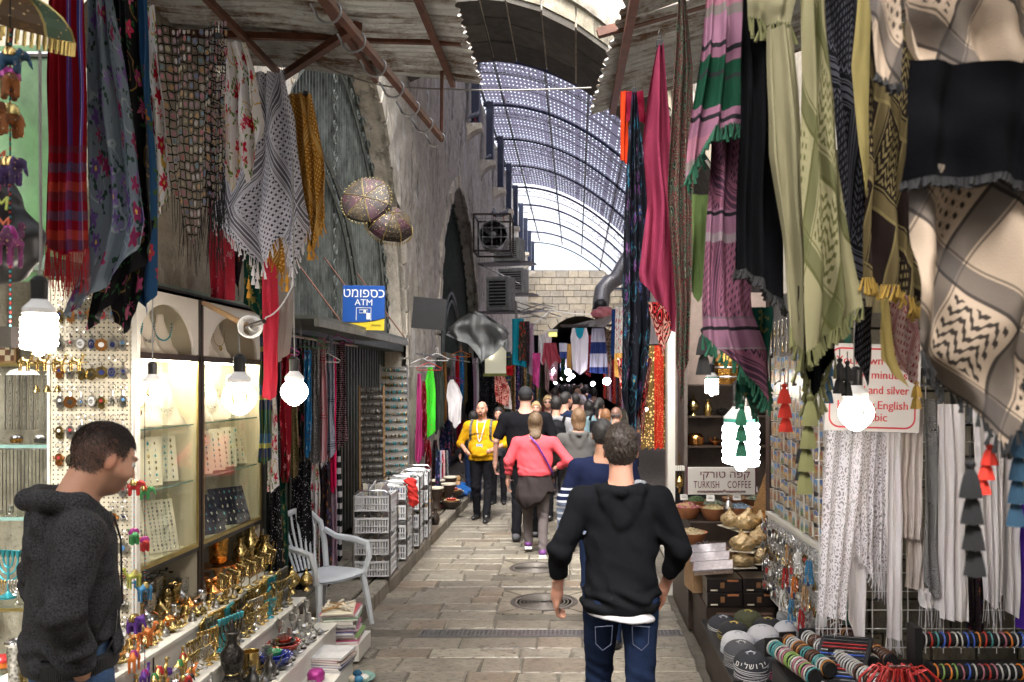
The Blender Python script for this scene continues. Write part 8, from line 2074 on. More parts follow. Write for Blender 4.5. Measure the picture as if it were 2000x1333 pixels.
def roll(a,b,n,r,lab,pool,fat,where):
 a,b=Vector(a),Vector(b);t=thing('display_roll',lab,'bracelet stand',a,0,'black velvet bracelet rolls');MB().tube([(0,0,0),b-a],r*.86,14).build('velvet_roll',pm('black_velvet',(.006,.006,.007),.95),t);d=(b-a).normalized();q=Vector((1,0,0)).rotation_difference(d).to_euler()
 MB().obox((0,0,-.0),(.01,r*2.3,r*2.3)).build('end_disc',M_black,t).rotation_euler=q
 for i in range(n):
  ci=R.choice(pool);o=link('bracelet',(bm2 if fat else bm1)[ci]);o.location=a.lerp(b,(i+.7)/(n+.6));o.rotation_euler=(q[0]+R.uniform(-.1,.1),q[1]+R.uniform(-.12,.12),q[2]+R.uniform(-.12,.12));tag(o,f'{bcn[ci]} bracelet, {nth(i)} along the {where}','bracelet','bracelets on the velvet rolls')
for k,(y,z)in enumerate(((3.95,.77),(3.78,.675),(3.6,.60))):roll((1.64-.02*k,y,z),(2.35,y,z),24,.035,f'{("highest", "middle", "lowest")[k]} horizontal black roll of cord bracelets',[0,1,2,3,4,4,9,0,7,5],0,f'{("highest", "middle", "lowest")[k]} horizontal roll')
t=thing('roll_stand','black upright holding the horizontal bracelet rolls','stand',(0,0,0));MB().bbox(1.60,3.9,.56,1.635,4.0,.84,.004).build('upright',M_black,t)
for k,(x,y,pool,w)in enumerate(((1.02,4.28,[7,5,2,1],'beaded roll at the table corner'),(1.12,4.38,[6,5,4,8],'turquoise and amber roll'),(1.24,4.44,[4,1,4,8],'wide silver bead roll'),(1.36,4.46,[8,1,4,8],'carved bracelet roll'),(1.46,4.5,[8,6,8],'brown leather roll below the lace'),(1.42,4.72,[1,4,1,8],'white and silver roll behind the leather one'),(1.30,4.12,[4,8,1],'roll beside the black tray'))):roll((x,y,.63),(x+.10,y-.42,.62),19,.042,f'slanting {w}',pool,1,w)
t=thing('necklace_tray','tilted black tray of silver, red and blue pendants between the bracelet rolls','tray',(1.28,4.02,.62),-.55);t.rotation_euler=(.55,-.1,-.6)
MB().bbox(-.13,-.2,-.012,.13,.2,0,.003).build('tray_base',M_black,t)
for i in range(17):MB().box(-.11,-.18+i*.0225,.0,.11,-.174+i*.0225,.006).build('chain_bar',(M_silv,M_silver,M_pewter,M_redp,M_pewter,bc[3])[0 if i<5 else(1,3,3,2,4,5)[i%6]],t)
t=thing('red_string_bundle','bundle of scarlet cord bracelets on the table below the scarves','bracelets',(1.39,3.55,.72))
for i in range(46):
 a=R.random()*6.28;r0=R.uniform(.0,.05);r1=r0+R.uniform(.02,.06);MB().tube([(r0*math.cos(a)*1.5,r0*math.sin(a),.03+R.uniform(0,.02)),((r0+r1)/2*math.cos(a)*1.6,(r0+r1)/2*math.sin(a),.055),(r1*math.cos(a)*1.8,r1*math.sin(a)-.01,.0),(r1*math.cos(a)*1.9,r1*math.sin(a)-.015,-.10)],.0042,4).build('cord',M_redp if i%3 else bc[0],t)
MB().obox((0,0,.06),(.09,.012,.006)).build('cord_tie',M_silver,t)
for i,(x0,x1,Y,m,lab)in enumerate(((1252,1268,9.6,'gold','gold trinket strip nearest the crowd'),(1266,1280,9.2,'gold','second gold trinket strip'),(1278,1290,9.0,'redgold','red beaded strip'),(1288,1298,8.8,'redgold','bright red strip beside the door post'),(1296,1304,8.6,'gold','pale gold strip against the door post'),(1240,1254,10.4,'brownmulti','dark patterned strip behind the gold trinkets'),(1228,1242,11.5,'gold','far gold trinket strip'))):
 drape('trinket_strip',Y,[(675,x0,x1),(880,x0,x1)],[(0,880),(1,872)],fb[m],lab+' hanging by the coffee shop','trinkets','trinket strips by the coffee shop',folds=1,amp=.01,cw=.1)
#hanging goods beyond the cabinets
YL=lambda px,X=2.2:X*F/(1125-px)
SCF=[(515,640,905,'folk','green and blue folk print scarf beside the second cabinet',1,22),(536,840,1150,'blackdots','black speckled scarf hanging low by the cabinet',1,26),(556,680,940,'redfloral','dark red rose scarf, first on the rail behind the chair',1,22),(572,690,930,'olivepaisley','olive paisley scarf on the rail behind the chair',1,22),
(588,680,900,'blackfloral','navy flowered scarf on the rail behind the chair',1,16),(600,685,890,'blueprint','bright sky blue printed scarf',1,16),(614,680,905,'greyspeck','grey and rose speckled scarf beside the blue one',2,24),(630,660,900,'pinkcheck','pink and white checked scarf on the rail',1,18),(645,655,890,'navycheck','navy and white checked scarf on the rail',1,16),(650,700,960,'hot','hot pink scarf beside the sequin one',1,14),
(666,665,870,'sequin','black net scarf with pink and white sequins on a pink hanger',1,22),(548,930,1130,'greenleaf','dark green patterned scarf behind the chair back',2,24),(588,900,1150,'blackdots','black and white speckled scarf reaching behind the chair',2,44),(616,900,1120,'whitefloral','white flowered narrow scarf hanging low',1,16),(634,880,1150,'brownmulti','dark brown patterned scarf hanging low',1,24),(650,880,1110,'ribbon','lilac and pink ribbon-striped scarf',1,18),
(660,880,1100,'bwstripe','black and white broad-striped scarf nearest the basket rack',1,14),(530,700,960,'whitefloral','flowered beige scarf end above the folk print',1,18),(540,1010,1130,'spot','leopard print cloth behind the chair',1,30)]
for i,(px,y0,y1,m,lab,f,w)in enumerate(SCF):
 Y=YL(px)+(.12 if y0>800 else 0);drape('scarf',Y,[(y0,px-w*.4,px+w*.4),(y1,px-w*.55,px+w*.55)],[(0,y1-6),(.6,y1+5),(1,y1-10)],fb[m],lab,folds=f+1,amp=.03,cw=.5,group='scarves on the rail behind the chair',fringe=(M_thr_w if m in('navycheck','greyspeck','pinkcheck')else M_thr_b,.04,.02,'thread')if i%2 else None)
t=thing('clothes_rail','steel rail under the ledge carrying the hangers and scarves','clothes rail',(0,0,0));MB().tube([(-2.2,5.9,2.36),(-2.2,8.3,2.36)],.012,6).build('rail',M_steel,t)
for y in(6.6,8.2):MB().tube([(-2.2,y,2.36),(-2.2,y,2.5)],.008,5).build('rail_hook',M_steel,t)
def hanger(p,m,lab,rz=0.0,s=1.0,wood=False):
 t=thing('clothes_hanger',lab,'hanger',p,rz,'hangers on the rails');t.scale=(s,s,s)
 MB().tube([(.0,0,.0),(0,0,.03)]+[(.022*math.cos(a)-.0,0,.055+.022*math.sin(a))for a in np.linspace(-1.3,3.2,9)],.004,5).build('hook',m,t)
 MB().tube([(0,0,0),(.19,0,-.09),(.17,0,-.115),(-.17,0,-.115),(-.19,0,-.09)],.007,5,closed=True).build('shoulder_bar',m,t)
for i,(px,py,m,c)in enumerate(((555,672,M_magp,'pink'),(592,670,M_black,'black'),(612,660,M_greenp,'green'),(660,655,M_magp,'magenta'),(640,690,M_base,'white'))):hanger(U(px,py,YL(px)),m,f'{c} plastic hanger on the rail under the ATM sign',rz=.9 if i!=3 else.3,s=.7)
CS=[(818,730,905,'magenta','magenta and rose print shawl, first on the clothes stall',14),(828,745,890,'redfloral','dark red print shawl on the clothes stall',12),(840,718,850,'lime','lime green satin shawl on a red hanger',22),(857,700,845,'greyolive','dark sage tunic on the clothes stall',24),(868,690,830,'tan','tan cloth between the sage tunic and the white blouse',10),(872,735,920,'lilacfloral','black and white flowered cloth under the sage tunic',16),
(884,715,800,'greyspeck','grey checked shawl behind the white blouse',14),(893,695,790,'redplain','scarlet shawl on the clothes stall',10),(902,692,790,'blueprint','blue striped shawl on the clothes stall',9),(910,690,790,'olivepaisley','olive shawl on the clothes stall',8),(917,690,820,'black','black cloth hanging above the yellow hoodie',16),(926,700,820,'ribbon','pale lilac shawl at the end of the stall',10),(932,700,790,'white','cream cloth at the end of the stall',8),
(850,860,960,'brownmulti','dark printed cloth hanging low beyond the basket racks',16),(864,840,930,'lilacfloral','navy flowered cloth hanging low beyond the basket racks',14),(836,860,930,'redfloral','red flowered cloth hanging above the basket racks',14),(880,840,900,'brownmulti','dark cloth beside the man in yellow',22),(900,820,880,'maroon','dark red cloth beside the man in yellow',20),(940,690,760,'charcoal','dark grey cloth above the sock display',10),(822,850,905,'magenta','second magenta shawl hanging low',12)]
for px,y0,y1,m,lab,w in CS:drape('shawl',YL(px,2.35),[(y0,px-w*.22,px+w*.22),(y0*.8+y1*.2,px-w*.42,px+w*.40),(y1*.5+y0*.5,px-w*.38,px+w*.5),(y1,px-w*.55,px+w*.45)],[(0,y1-R.uniform(0,18)),(.4,y1+6),(.7,y1-R.uniform(0,22)),(1,y1-8)],fb[m],lab,folds=2,amp=.04,cw=.6,group='clothes on the further stall')
drape('blouse',14.2,[(742,880,886),(752,874,894),(775,872,904),(790,876,902),(830,878,900)],[(0,820),(.5,838),(1,826)],fb['white'],'white V-necked blouse on a pink hanger in the clothes stall','blouse',folds=2,amp=.04,cw=.7)
for px,py,m,c in((825,700,M_steel,'wire'),(838,708,M_redp,'red'),(853,690,M_base,'white'),(884,735,M_magp,'pink'),(900,685,M_orange,'orange')):hanger(U(px,py,YL(px,2.35)),m,f'{c} hanger on the clothes stall beyond the stone pier',.3,1.1)
t=thing('clothes_rail','steel rail of the clothes stall beyond the stone pier','clothes rail',(0,0,0));MB().tube([(-2.35,12.2,2.42),(-2.35,20,2.45)],.015,6).build('rail',M_steel,t)
t=thing('atm_sign','blue and yellow ATM sign with Hebrew lettering above the ledge','sign',U(711,602,8.0));t.rotation_euler=(0,.015,.05);My=pm('sign_blue',(.012,.07,.30),.35,0,.05);Myy=pm('sign_yellow',(.62,.47,.03),.4,0,.05)
MB().bbox(-.20,-.012,-.215,.20,.012,.215,.003).build('sign_board',My,t);MB().add([(-.2,-.0135,-.215),(.2,-.0135,-.215),(.2,-.0135,-.10),(.1,-.0135,-.125),(0,-.0135,-.14),(-.1,-.0135,-.145),(-.2,-.0135,-.145)],[(0,1,2,3,4,5,6)]).build('yellow_band',Myy,t)
MB().tube([(.2,-.014,-.098),(.1,-.014,-.123),(0,-.014,-.138),(-.1,-.014,-.143),(-.2,-.014,-.143)],.004,4).build('dark_line',M_black,t)
text('טמופסכ',.125,M_base,t,(0,-.014,.14),ext=.001,sx=.95);text('ATM',.085,M_base,t,(0,-.014,.05));text('כספומט',.028,M_black,t,(.12,-.015,-.168));text('- - - - - - - - -',.02,M_black,t,(-.05,-.015,-.185))
MB().tube([(-.07,-.014,-.12),(-.07,-.014,.0),(.07,-.014,.0),(.07,-.014,-.12)],.004,4).tube([(-.04,-.014,-.05),(-.04,-.014,-.02),(.04,-.014,-.02),(.04,-.014,-.05)],.003,4,closed=True).ball((.01,-.014,-.035),.014,8,sc=(1,.2,1)).obox((.045,-.0145,-.08),(.035,.002,.06)).build('card_pictogram',M_base,t)
t=thing('black_screen','dusty black panel leaning on the ledge beside the ATM sign','panel',(0,0,0));MB().obox(U(838,613,10.6),(.42,.05,.40),Matrix.Rotation(.08,3,'Y')@rotz(.15)).build('panel_body',M_black,t)
M_tarp=fabric('milky_plastic_sheet',P_plain((.24,.25,.25),.5),.5,trans=.1)
for k,(Y,rw,hm,lab)in enumerate(((14.0,[(618,880,985),(650,868,992),(700,905,975)],[(0,655),(.35,672),(.55,712),(.8,690),(1,676)],'crumpled grey plastic sheet slung above the clothes stall'),(14.5,[(612,900,975),(640,930,990),(672,950,992)],[(0,640),(.6,668),(1,690)],'torn clear plastic end hanging beside the grey sheet'))):
 drape('plastic_sheet',Y,rw,hm,M_tarp,lab,'plastic sheet','plastic sheets above the clothes stall',folds=3,amp=.13,cw=1.2,depth=.3,nv=40,nu=50,top=[(0,rw[0][0]+22),(.4,rw[0][0]-6),(.7,rw[0][0]+4),(1,rw[0][0]+30)])
for i,(px0,px1,y0,y1,Y,frame,lab)in enumerate(((706,748,756,950,9.0,M_wood,'wood-framed board of dark earrings leaning by the shutter'),(746,793,716,922,9.9,M_steel,'board crowded with gold and silver trinkets beside the stone pier'))):
 a,b=U(px0,y0,Y),U(px1,y1,Y+.5);w,h=b.x-a.x+.12,a.z-b.z;t=thing('trinket_board',lab,'jewellery board',(a.x+w/2,Y,b.z),.35,'trinket boards');t.rotation_euler=(-.06,0,.35)
 MB().box(-w/2,0,0,w/2,.015,h).build('board',pm('board_cloth',(.10,.09,.08),.8)if not i else pm('board_pale',(.40,.38,.34),.7),t);MB().box(-w/2-.02,-.015,0,-w/2,.02,h+.02).build('frame_bar',frame,t);MB().box(w/2,-.015,0,w/2+.02,.02,h+.02).build('frame_bar',frame,t)
 for r_ in range(15):
  mb=MB()
  for c_ in range(14):z=(r_+.5)/15*h;x=-w/2+(c_+.5)/14*w;mb.ball((x,-.014,z),.019,5,sc=(.6,.5,R.uniform(.8,1.6)),mi=R.choice([0,1,2]if i else[0,0,1]))
  mb.build('trinket_row',[M_silver,M_pewter,M_gold]if not i else[M_silver,M_brass,M_turqm],t)
def basket_parts():
 mb=MB();a=MB()
 for k in range(13):
  x=-.15+k*.025
  for y in(-.2,.2):mb.box(x-.006,y-.004,.01,x+.006,y+.004,.13)
 for k in range(17):
  y=-.2+k*.025
  for x in(-.155,.155):mb.box(x-.004,y-.006,.01,x+.004,y+.006,.13)
 for z0,z1 in((0,.012),(.125,.145),(.06,.068)):
  for y in(-.203,.203):mb.box(-.16,y-.006,z0,.16,y+.006,z1)
  for x in(-.158,.158):mb.box(x-.006,-.2,z0,x+.006,.2,z1)
 mb.box(-.155,-.2,.0,.155,.2,.006);return mb.mesh('basket',M_clearp,smooth=False)
bkm=basket_parts()
racks=[(-1.93,7.98,.05,'first basket rack, filled with printed cards'),(-1.93,8.75,.05,'second basket rack, with caps and a red scarf'),(-1.93,9.42,.08,'third basket rack'),(-1.93,9.95,.1,'fourth basket rack beside the stone pier')]
for i,(x,y,rz,lab)in enumerate(racks):
 t=thing('basket_rack',lab+' on the raised pavement','basket rack',(x,y,.14),rz,'basket racks on the raised pavement');H=.80
 for s in(-1,1):MB().tube([(-.17,s*.215,0),(-.17,s*.215,H),(-.12,s*.215,H+.04),(.12,s*.215,H+.04),(.17,s*.215,H),(.17,s*.215,0)],.009,6).build('side_frame',M_chrome,t)
 for k in range(4):
  b=link('basket',bkm,t);b.location=(0,0,.03+k*.205)
  if i==0 or k%2==0:
   mb=MB()
   for q in range(9):mb.obox((-.1+q*.025+R.uniform(-.01,.01),R.uniform(-.03,.03),.08+.03*(k==3)),(.006,.3,.14+.10*(k==3 and i==0)),Matrix.Rotation(R.uniform(-.35,.1),3,'Y')@Matrix.Rotation(R.uniform(-.2,.2),3,'X'),mi=q%3)
   mb.build('cards',[M_paper,M_card,pm('print_grey',(.3,.3,.32),.5)],b)
  elif k==3 or k==1:
   mb=MB()
   for q in range(14):mb.ball((R.uniform(-.1,.1),R.uniform(-.14,.14),.04+R.random()*.08),.045,7,sc=(1.2,1,.5),mi=q%3)
   mb.build('folded_caps',[pm('cap_blue',(.05,.08,.2),.8),M_paper,M_black],b)
f=Field((-.12,-.12,-.28),(.12,.12,.08),.012);f.cap((0,0,0),(.03,0,-.2),.055,.05,.03).cap((-.04,0,0),(-.03,0,-.12),.04,.03,.03);f.polish(lambda P,g_:g_+.014*wrinkle(P,30,1));o=link('scarf',netmesh('scarf',*f.net(),pm('scarlet_knit',(.55,.02,.015),.8)));o.location=(-1.72,8.62,.95);tag(o,'scarlet scarf stuffed over the edge of the second basket rack','scarf')
t=thing('garden_chair','white plastic garden armchair with a fan-slatted back beside the tiered counter','chair',(-2.0,6.55,.06),math.radians(-122))
sm=MB();n=9
for i in range(n):
 for j in range(n):
  u,v=i/(n-1)*2-1,j/(n-1)*2-1;sm.v.append((u*.235*(1-.08*max(0,-v)),v*.225,.415+.018*(u*u)-.02*(v>.7)*(v-.7)*3+.01*v))
sm.f=[(i*n+j,(i+1)*n+j,(i+1)*n+j+1,i*n+j+1)for i in range(n-1)for j in range(n-1)];sm.m=[0]*len(sm.f);k0=len(sm.v);sm.v+=[(x,y,z-.014)for x,y,z in sm.v[:k0]];sm.f+=[(a+k0,d+k0,c+k0,b+k0)for a,b,c,d in sm.f];sm.m+=sm.m[:]
sm.build('seat',M_plastic,t,ang=80)
for s in(-1,1):
 MB().tube([(s*.22,.2,.41),(s*.245,.235,.2),(s*.265,.26,0)],[.028,.024,.02],6).build('leg',M_plastic,t);MB().tube([(s*.20,-.2,.41),(s*.23,-.26,.2),(s*.25,-.31,0)],[.028,.024,.02],6).build('leg',M_plastic,t)
 MB().tube([(s*.24,.2,.41),(s*.275,.22,.54),(s*.285,.19,.635),(s*.285,.05,.655),(s*.265,-.15,.665),(s*.225,-.25,.72)],[.026,.024,.026,.028,.026,.024],6).build('armrest',M_plastic,t)
MB().tube([(-.20,-.2,.42),(-.225,-.25,.62),(-.215,-.29,.78),(-.13,-.325,.87),(0,-.335,.895),(.13,-.325,.87),(.215,-.29,.78),(.225,-.25,.62),(.20,-.2,.42)],.024,7).build('back_frame',M_plastic,t)
for k in range(7):u=(k-3)/3;MB().tube([(u*.10,-.21,.43),(u*.13,-.26,.6),(u*.165,-.30,.77-.03*abs(u)),(u*.16,-.325,.875-.06*u*u)],.0105,5).build('back_slat',M_plastic,t)
for i in range(26):
 a=R.random();px,Y=-2.0+R.uniform(-.25,.22),R.uniform(10.6,14.5);pr,m=[(P_bowl,[M_darkwood,M_wood,M_redg]),(P_tin,[M_redp,M_gold]),(P_mill,[M_wood,M_black]),(P_jug,[M_darkwood]*3),(P_box,[M_redp,M_darkwood])][i%5]
 put(pr,(px,Y,.14+.0*i),f'wooden or painted trinket on the raised pavement beyond the racks, {nth(i)} one','trinket','trinkets on the raised pavement',R.uniform(1.3,2.4),R.random()*6,m)
for i in range(5):
 t=thing('hand_drum',f'dark wooden hand drum, {ORD[i]} in the pile by the man in yellow','drum',(-2.15+.12*(i%3),11.5+.45*i,.14+.0*i),0,'hand drums');MB().lathe([(.09,0),(.06,.10),(.055,.18),(.11,.30),(.115,.34)],14).build('drum_body',M_darkwood,t);MB().lathe([(.117,.325),(.118,.345),(0,.347)],14).build('drum_skin',M_card,t)
f=Field((-.3,-.35,-.05),(.35,.35,.3),.02);f.ell((0,0,.06),(.22,.25,.1),.05).cap((0,0,.1),(.1,.1,.18),.06,.03,.05);f.polish(lambda P,g_:g_+.03*wrinkle(P,12,2));o=link('plastic_bag',netmesh('plastic_bag',*f.net(),pm('blue_plastic',(.01,.08,.28),.35)));o.location=(-1.95,13.6,.14);tag(o,'crumpled blue plastic bag on the pavement behind the man in yellow','bag')
for i in range(6):drape('sock_strip',12.6+i*.3,[(880,852+i*3,860+i*3),(1005,848+i*4,858+i*4)],[(0,1000),(1,1004)],fb[('lilacfloral','navycheck','redfloral','pinkcheck','blackdots','bandana')[i]],f'narrow patterned strip standing beyond the basket racks, {ORD[i]} one','scarf','narrow strips beyond the racks',folds=1,amp=.01,cw=.12)
M_ac=pm('grimy_white_metal',(.34,.35,.34),.5,.1,.35,8)
p=U(965,462,19.5);t=thing('caged_fan','big extractor fan in a rusty square cage on the wall','fan',p);s=.42
fr=MB()
for a in(-s,s):
 for b in(-s,s):fr.box(a-.02,-.5,b-.02,a+.02,.4,b+.02);
 for y in(-.5,.4):fr.box(a-.02,y-.02,-s,a+.02,y+.02,s);fr.box(-s,y-.02,a-.02,s,y+.02,a+.02)
fr.build('cage_frame',M_darkwood,t)
for k in range(1,8):MB().box(-s,-.51,-s+k*s/4-.006,s,-.5,-s+k*s/4+.006).build('cage_bar',M_steel,t)if k%2 else MB().box(-s+k*s/4-.006,-.515,-s,-s+k*s/4+.006,-.505,s).build('cage_bar',M_steel,t)
MB().lathe([(.36,-.28),(.34,-.1),(.34,.25),(.32,.25),(.32,-.1),(.345,-.28)],28,M=Matrix.Rotation(PI/2,3,'X')).build('fan_ring',M_ac,t);MB().ball((0,-.2,0),.08,10).build('hub',M_ac,t)
for k in range(5):MB().obox((.17*math.cos(k*1.257),-.1,.17*math.sin(k*1.257)),(.26,.02,.12),Matrix.Rotation(-k*1.257,3,'Y')@Matrix.Rotation(.4,3,'X')).build('blade',M_black,t)
for i,(px,py,Y,w,h,lab)in enumerate(((995,490,21.5,.7,.6,'air conditioner behind the caged fan'),(1003,550,25,.8,.75,'air conditioner with a louvred face below the fan'),(978,575,21,.6,.85,'tall air conditioner box on an iron bracket'))):
 t=thing('air_conditioner',lab,'air conditioner',U(px,py,Y),-.25,'air conditioners on the wall');MB().bbox(-w/2,-.25,-h/2,w/2,.25,h/2,.02).build('casing',M_ac,t);MB().box(-w/2+.08,-.262,-h/2+.08,w/2-.08,-.255,h/2-.08).build('dark_grille',M_black,t)
 for k in range(9):MB().box(-w/2+.06,-.275,-h/2+.1+k*(h-.2)/8-.012,w/2-.06,-.262,-h/2+.1+k*(h-.2)/8+.012).build('louvre',M_ac,t)
 MB().box(-w/2-.5,-.25,-h/2-.06,w/2+.3,.3,-h/2-.02).build('bracket',M_steel,t);MB().tube([(-w/2-.4,-.2,-h/2-.05),(w/2,-.2,-h/2-.6)],.02,5).build('bracket_strut',M_steel,t)
t=thing('scrap_awning','tangle of bent white metal strips above the turquoise scarf','awning',U(1040,605,24))
for k in range(11):MB().obox((R.uniform(-.35,.35),R.uniform(-.5,.5),R.uniform(-.2,.2)),(R.uniform(.6,1.3),.12,.02),Matrix.Rotation(R.uniform(-.35,.35),3,'Y')@rotz(R.uniform(-.6,.6))).build('metal_strip',M_ac if k%3 else M_steel,t)
def pigeon(px,py,Y,rz,lab):
 t=thing('pigeon',lab,'pigeon',U(px,py,Y),rz,'pigeons');f=Field((-.25,-.1,-.02),(.2,.1,.32),.012);f.cap((-.06,0,.12),(.05,0,.17),.06,.065,.03).cap((-.08,0,.12),(-.2,0,.05),.035,.015,.03).cap((.06,0,.18),(.09,0,.25),.035,.025,.03).ell((.10,0,.27),(.032,.025,.026),.01).cap((.12,0,.268),(.15,0,.26),.008,.004,.005)
 link('body',netmesh('body',*f.net(),pm('pigeon_grey',(.14,.15,.19),.7,0,.6,12)),t)
 for y in(-.025,.025):MB().tube([(0,y,.1),(.0,y,0),(.03,y,0)],.006,4).build('leg',M_redp,t)
for a in((966,430,19.2,1.9,'pigeon standing on top of the caged fan'),(984,430,19.6,.4,'second pigeon crouching on the caged fan'),(928,238,19.3,.3,'pigeon on the first stone corbel'),(987,199,22.7,0,'pigeon perched on the first roof rib'),(958,316,22.6,1,'pigeon on the second stone corbel')):pigeon(*a)
t=thing('ventilation_duct','bent grey ventilation duct sticking out above the far stalls','duct',(0,0,0));q=[U(1228,500,28)+Vector((.4,0,.6)),U(1205,545,28),U(1190,552,28),U(1177,568,27.8),U(1174,590,27.5),U(1173,606,27.3)];MB().tube(q,[.28]*6,16,cap=False).build('duct_pipe',M_steel,t);MB().ball(q[-1]+Vector((0,0,.12)),.26,10).build('duct_mouth',M_black,t)
#far hanging clothes and stalls
FH=[(17.5,[(623,1000,1023),(718,1000,1028)],[(0,712),(1,718)],'turq','turquoise satin shawl hanging from the scrap awning',2),(17.4,[(628,1014,1026),(705,1012,1028)],[(0,704),(1,706)],'poppy','poppy print border of the turquoise shawl',1),(18.5,[(628,1026,1034),(720,1026,1034)],[(0,722),(1,715)],'brownmulti','dark striped shawl beside the turquoise one',1),(19,[(632,1034,1042),(735,1032,1044)],[(0,730),(1,738)],'ribbon','lilac printed shawl beside the dark striped one',1),
(19.5,[(655,1040,1052),(730,1044,1050)],[(0,700),(1,740)],'black','black cloth hanging beside the white trousers',1),(20,[(655,1050,1062),(712,1052,1060)],[(0,700),(1,714)],'white','white trousers hanging in the street',1),(18,[(670,1062,1086),(690,1060,1090),(704,1058,1096),(735,1066,1090)],[(0,715),(.25,700),(.5,740),(.75,705),(1,712)],'pinkwhite','pink and white fringed poncho on a hanger',3),
(17,[(641,1118,1146),(660,1114,1150),(676,1116,1149),(705,1117,1148),(732,1120,1146)],[(0,722),(.55,733),(1,722)],'white','white tunic with turquoise embroidery hanging in the street',2),(17.1,[(641,1156,1180),(690,1152,1185),(732,1151,1188)],[(0,728),(1,731)],'bluebands','white skirt with blue bands hanging beside the tunic',4),(17.4,[(645,1182,1195),(720,1184,1194)],[(0,690),(1,722)],'spot','brown spotted cloth beside the banded skirt',1),
(15,[(604,1195,1207),(700,1192,1208)],[(0,690),(1,715)],'blueplain','deep blue scarf at the edge of the far stall',1),(14.4,[(600,1202,1220),(700,1200,1222)],[(0,690),(1,720)],'whitefloral','red and white paisley scarf at the far stall',2),(13.8,[(690,1200,1222),(740,1200,1222)],[(0,735),(1,745)],'mustard','mustard cloth glowing by the far lamp',1),(16,[(690,1040,1056),(760,1040,1052)],[(0,745),(1,760)],'magenta','rose and violet cloth above the crowd',1),(20,[(700,1064,1074),(770,1064,1072)],[(0,760),(1,770)],'redkeff','pale red tassel cloth above the crowd',1),
(15.5,[(715,988,1004),(735,990,1002)],[(0,733),(1,735)],'redplain','small scarlet cloth under the turquoise shawl',1),(14.5,[(735,966,985),(760,966,996),(790,970,994)],[(0,785),(1,795)],'vmotif','orange and violet patterned bags on the stall',2),(15.2,[(756,985,996),(800,984,1000)],[(0,798),(1,800)],'ivory','pale cloth behind the patterned bags',1),(24,[(690,1070,1090),(745,1072,1088)],[(0,742),(1,748)],'pinkcheck','pale pink checked cloth above the far crowd',2),(27,[(670,1092,1108),(728,1094,1106)],[(0,724),(1,730)],'bluebands','pale banded cloth deep above the far crowd',2),(30,[(650,1060,1078),(705,1062,1076)],[(0,700),(1,708)],'ivory','ivory cloth hanging at the passage mouth',2),(33,[(655,1140,1156),(735,1142,1154)],[(0,730),(1,738)],'redfloral','red flowered cloth at the passage mouth',2),(36,[(672,1104,1116),(722,1104,1116)],[(0,720),(1,724)],'mustard','mustard cloth deep in the passage mouth',1),(22,[(700,1095,1104),(745,1096,1104)],[(0,740),(1,745)],'greenleaf','dark green cloth deep in the passage',1)]
for Y,rows,hem,m,lab,f in FH:drape('hanging_cloth',Y,rows,hem,fb[m],lab,'clothing','clothes hung over the far street',folds=f,amp=.03,cw=.7,nv=20)
o=drape('neck_embroidery',16.93,[(641,1123,1141),(656,1126,1138),(663,1131,1134)],[(0,660),(.5,664),(1,660)],fb['turq'],folds=1,amp=.003,cw=.2,nv=10);o.parent=[q for q in COL.objects if q.get('label','').startswith('white tunic with')][0]
for i in range(26):
 sd=-1 if i%2 else 1;Y=19.5+i*.98;X=sd*(2.2 if sd<0 else 1.75);m=('brownmulti','gold','redfloral','blackdots','vmotif','folk','redgold','lilacfloral','ribbon','gold')[(i*3)%10];px=1125+X*F/Y;w=.34*F/Y
 drape('stall_cloth',Y,[(747-.9*F/Y,px-w,px+w*.8),(747+.9*F/Y,px-w,px+w*.8)],[(0,747+.8*F/Y),(1,747+.95*F/Y)],fb[m],f'display of hanging goods, {nth(i // 2)} on the {("balcony-post", "duct")[sd > 0]} side of the far street','stall goods','goods lining the far street',folds=4,amp=.06,cw=1.4,nv=14)
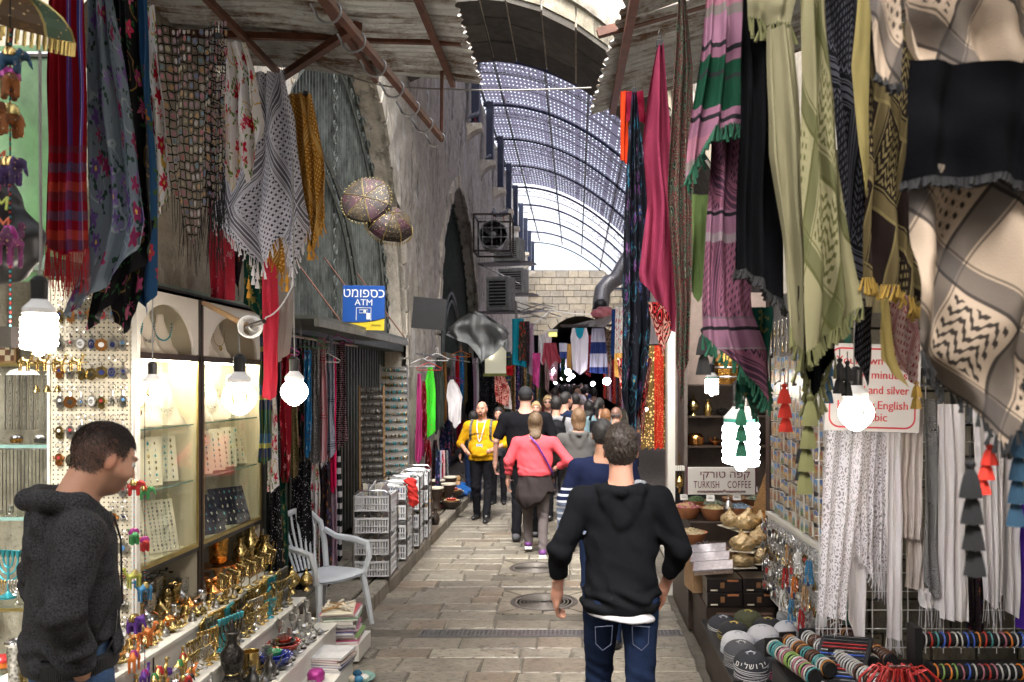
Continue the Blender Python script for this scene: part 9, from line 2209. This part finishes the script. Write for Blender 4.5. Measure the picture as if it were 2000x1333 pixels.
for i,(px,py,Y,s)in enumerate(((1185,745,15.5,.20),(1158,750,17,.13),(1080,725,24,.16),(1109,727,27,.30),(1118,735,30,.22),(1111,741,33,.2),(1085,748,26,.14),(1249,742,9.4,.05),(1098,739,38,.2),(1262,800,8.8,.05))):
 t=thing('street_lamp_bulb',f'small lit violet-white lamp, {nth(i)} of those glowing over the far crowd','light bulb',U(px,py,Y),0,'lamps over the far crowd');s*=.7;MB().ball((0,0,0),s*.5,10).build('lit_glass',M_farl if i<7 else M_bulb,t);MB().lathe([(s*.2,s*.4),(s*.2,s*.8),(0,s*.85)],8).build('socket',M_black,t)
t=thing('lit_display_box','small yellow and white lit box hanging above the far street','sign box',U(1080,653,20));MB().bbox(-.1,-.06,-.06,.1,.06,.04,.01).build('yellow_box',emit_mat('lit_yellow_panel',(.8,.75,.05),.25),t);MB().bbox(-.11,-.07,.045,.11,.07,.11,.01).build('white_lid',M_paper,t)
t=thing('lit_shop_opening','small shop opening with a glowing yellow wall panel under the tarpaulin','shop window',U(968,700,19));MB().bbox(-.24,-.05,-.35,.24,.05,.4,.02).build('glowing_wall',emit_mat('lit_yellow_wall',(.55,.5,.12),.07),t);MB().tube([(-.1,-.08,.0),(-.1,-.08,.3)],.012,6).build('strip_lamp',emit_mat('lit_small_strip',(1,.9,.6),4),t);MB().box(-.28,-.07,-.42,.28,.06,-.35).build('sill',pm('olive_sill',(.2,.22,.05),.6),t)  # panel glows in place of light falling on a yellow wall
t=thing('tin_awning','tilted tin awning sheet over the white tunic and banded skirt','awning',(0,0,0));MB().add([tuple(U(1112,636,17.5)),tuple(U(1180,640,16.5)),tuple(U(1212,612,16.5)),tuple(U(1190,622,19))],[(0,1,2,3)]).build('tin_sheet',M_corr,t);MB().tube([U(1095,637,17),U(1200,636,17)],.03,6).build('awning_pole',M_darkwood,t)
f=Field((-.4,-.3,-.15),(.4,.3,.3),.03);f.ell((0,0,.05),(.25,.18,.14),.05);f.polish(lambda P,g_:g_+.04*wrinkle(P,9,1));o=link('pink_bag',netmesh('pink_bag',*f.net(),pm('pink_plastic',(.6,.2,.22),.4)));o.location=U(1180,618,17);tag(o,'crumpled pink plastic bag lying on the tin awning','bag')
cable('cable',[U(1000,655,22),U(1075,605,40),U(1180,612,40),U(1240,570,30)],.02,'white cable looping along the end wall above the passage',M_base,sag=.12)
cable('cable',[U(1008,590,20),U(1010,660,20),U(1022,700,20)],.03,'grey drain pipe running down the wall beside the turquoise shawl',M_wire)
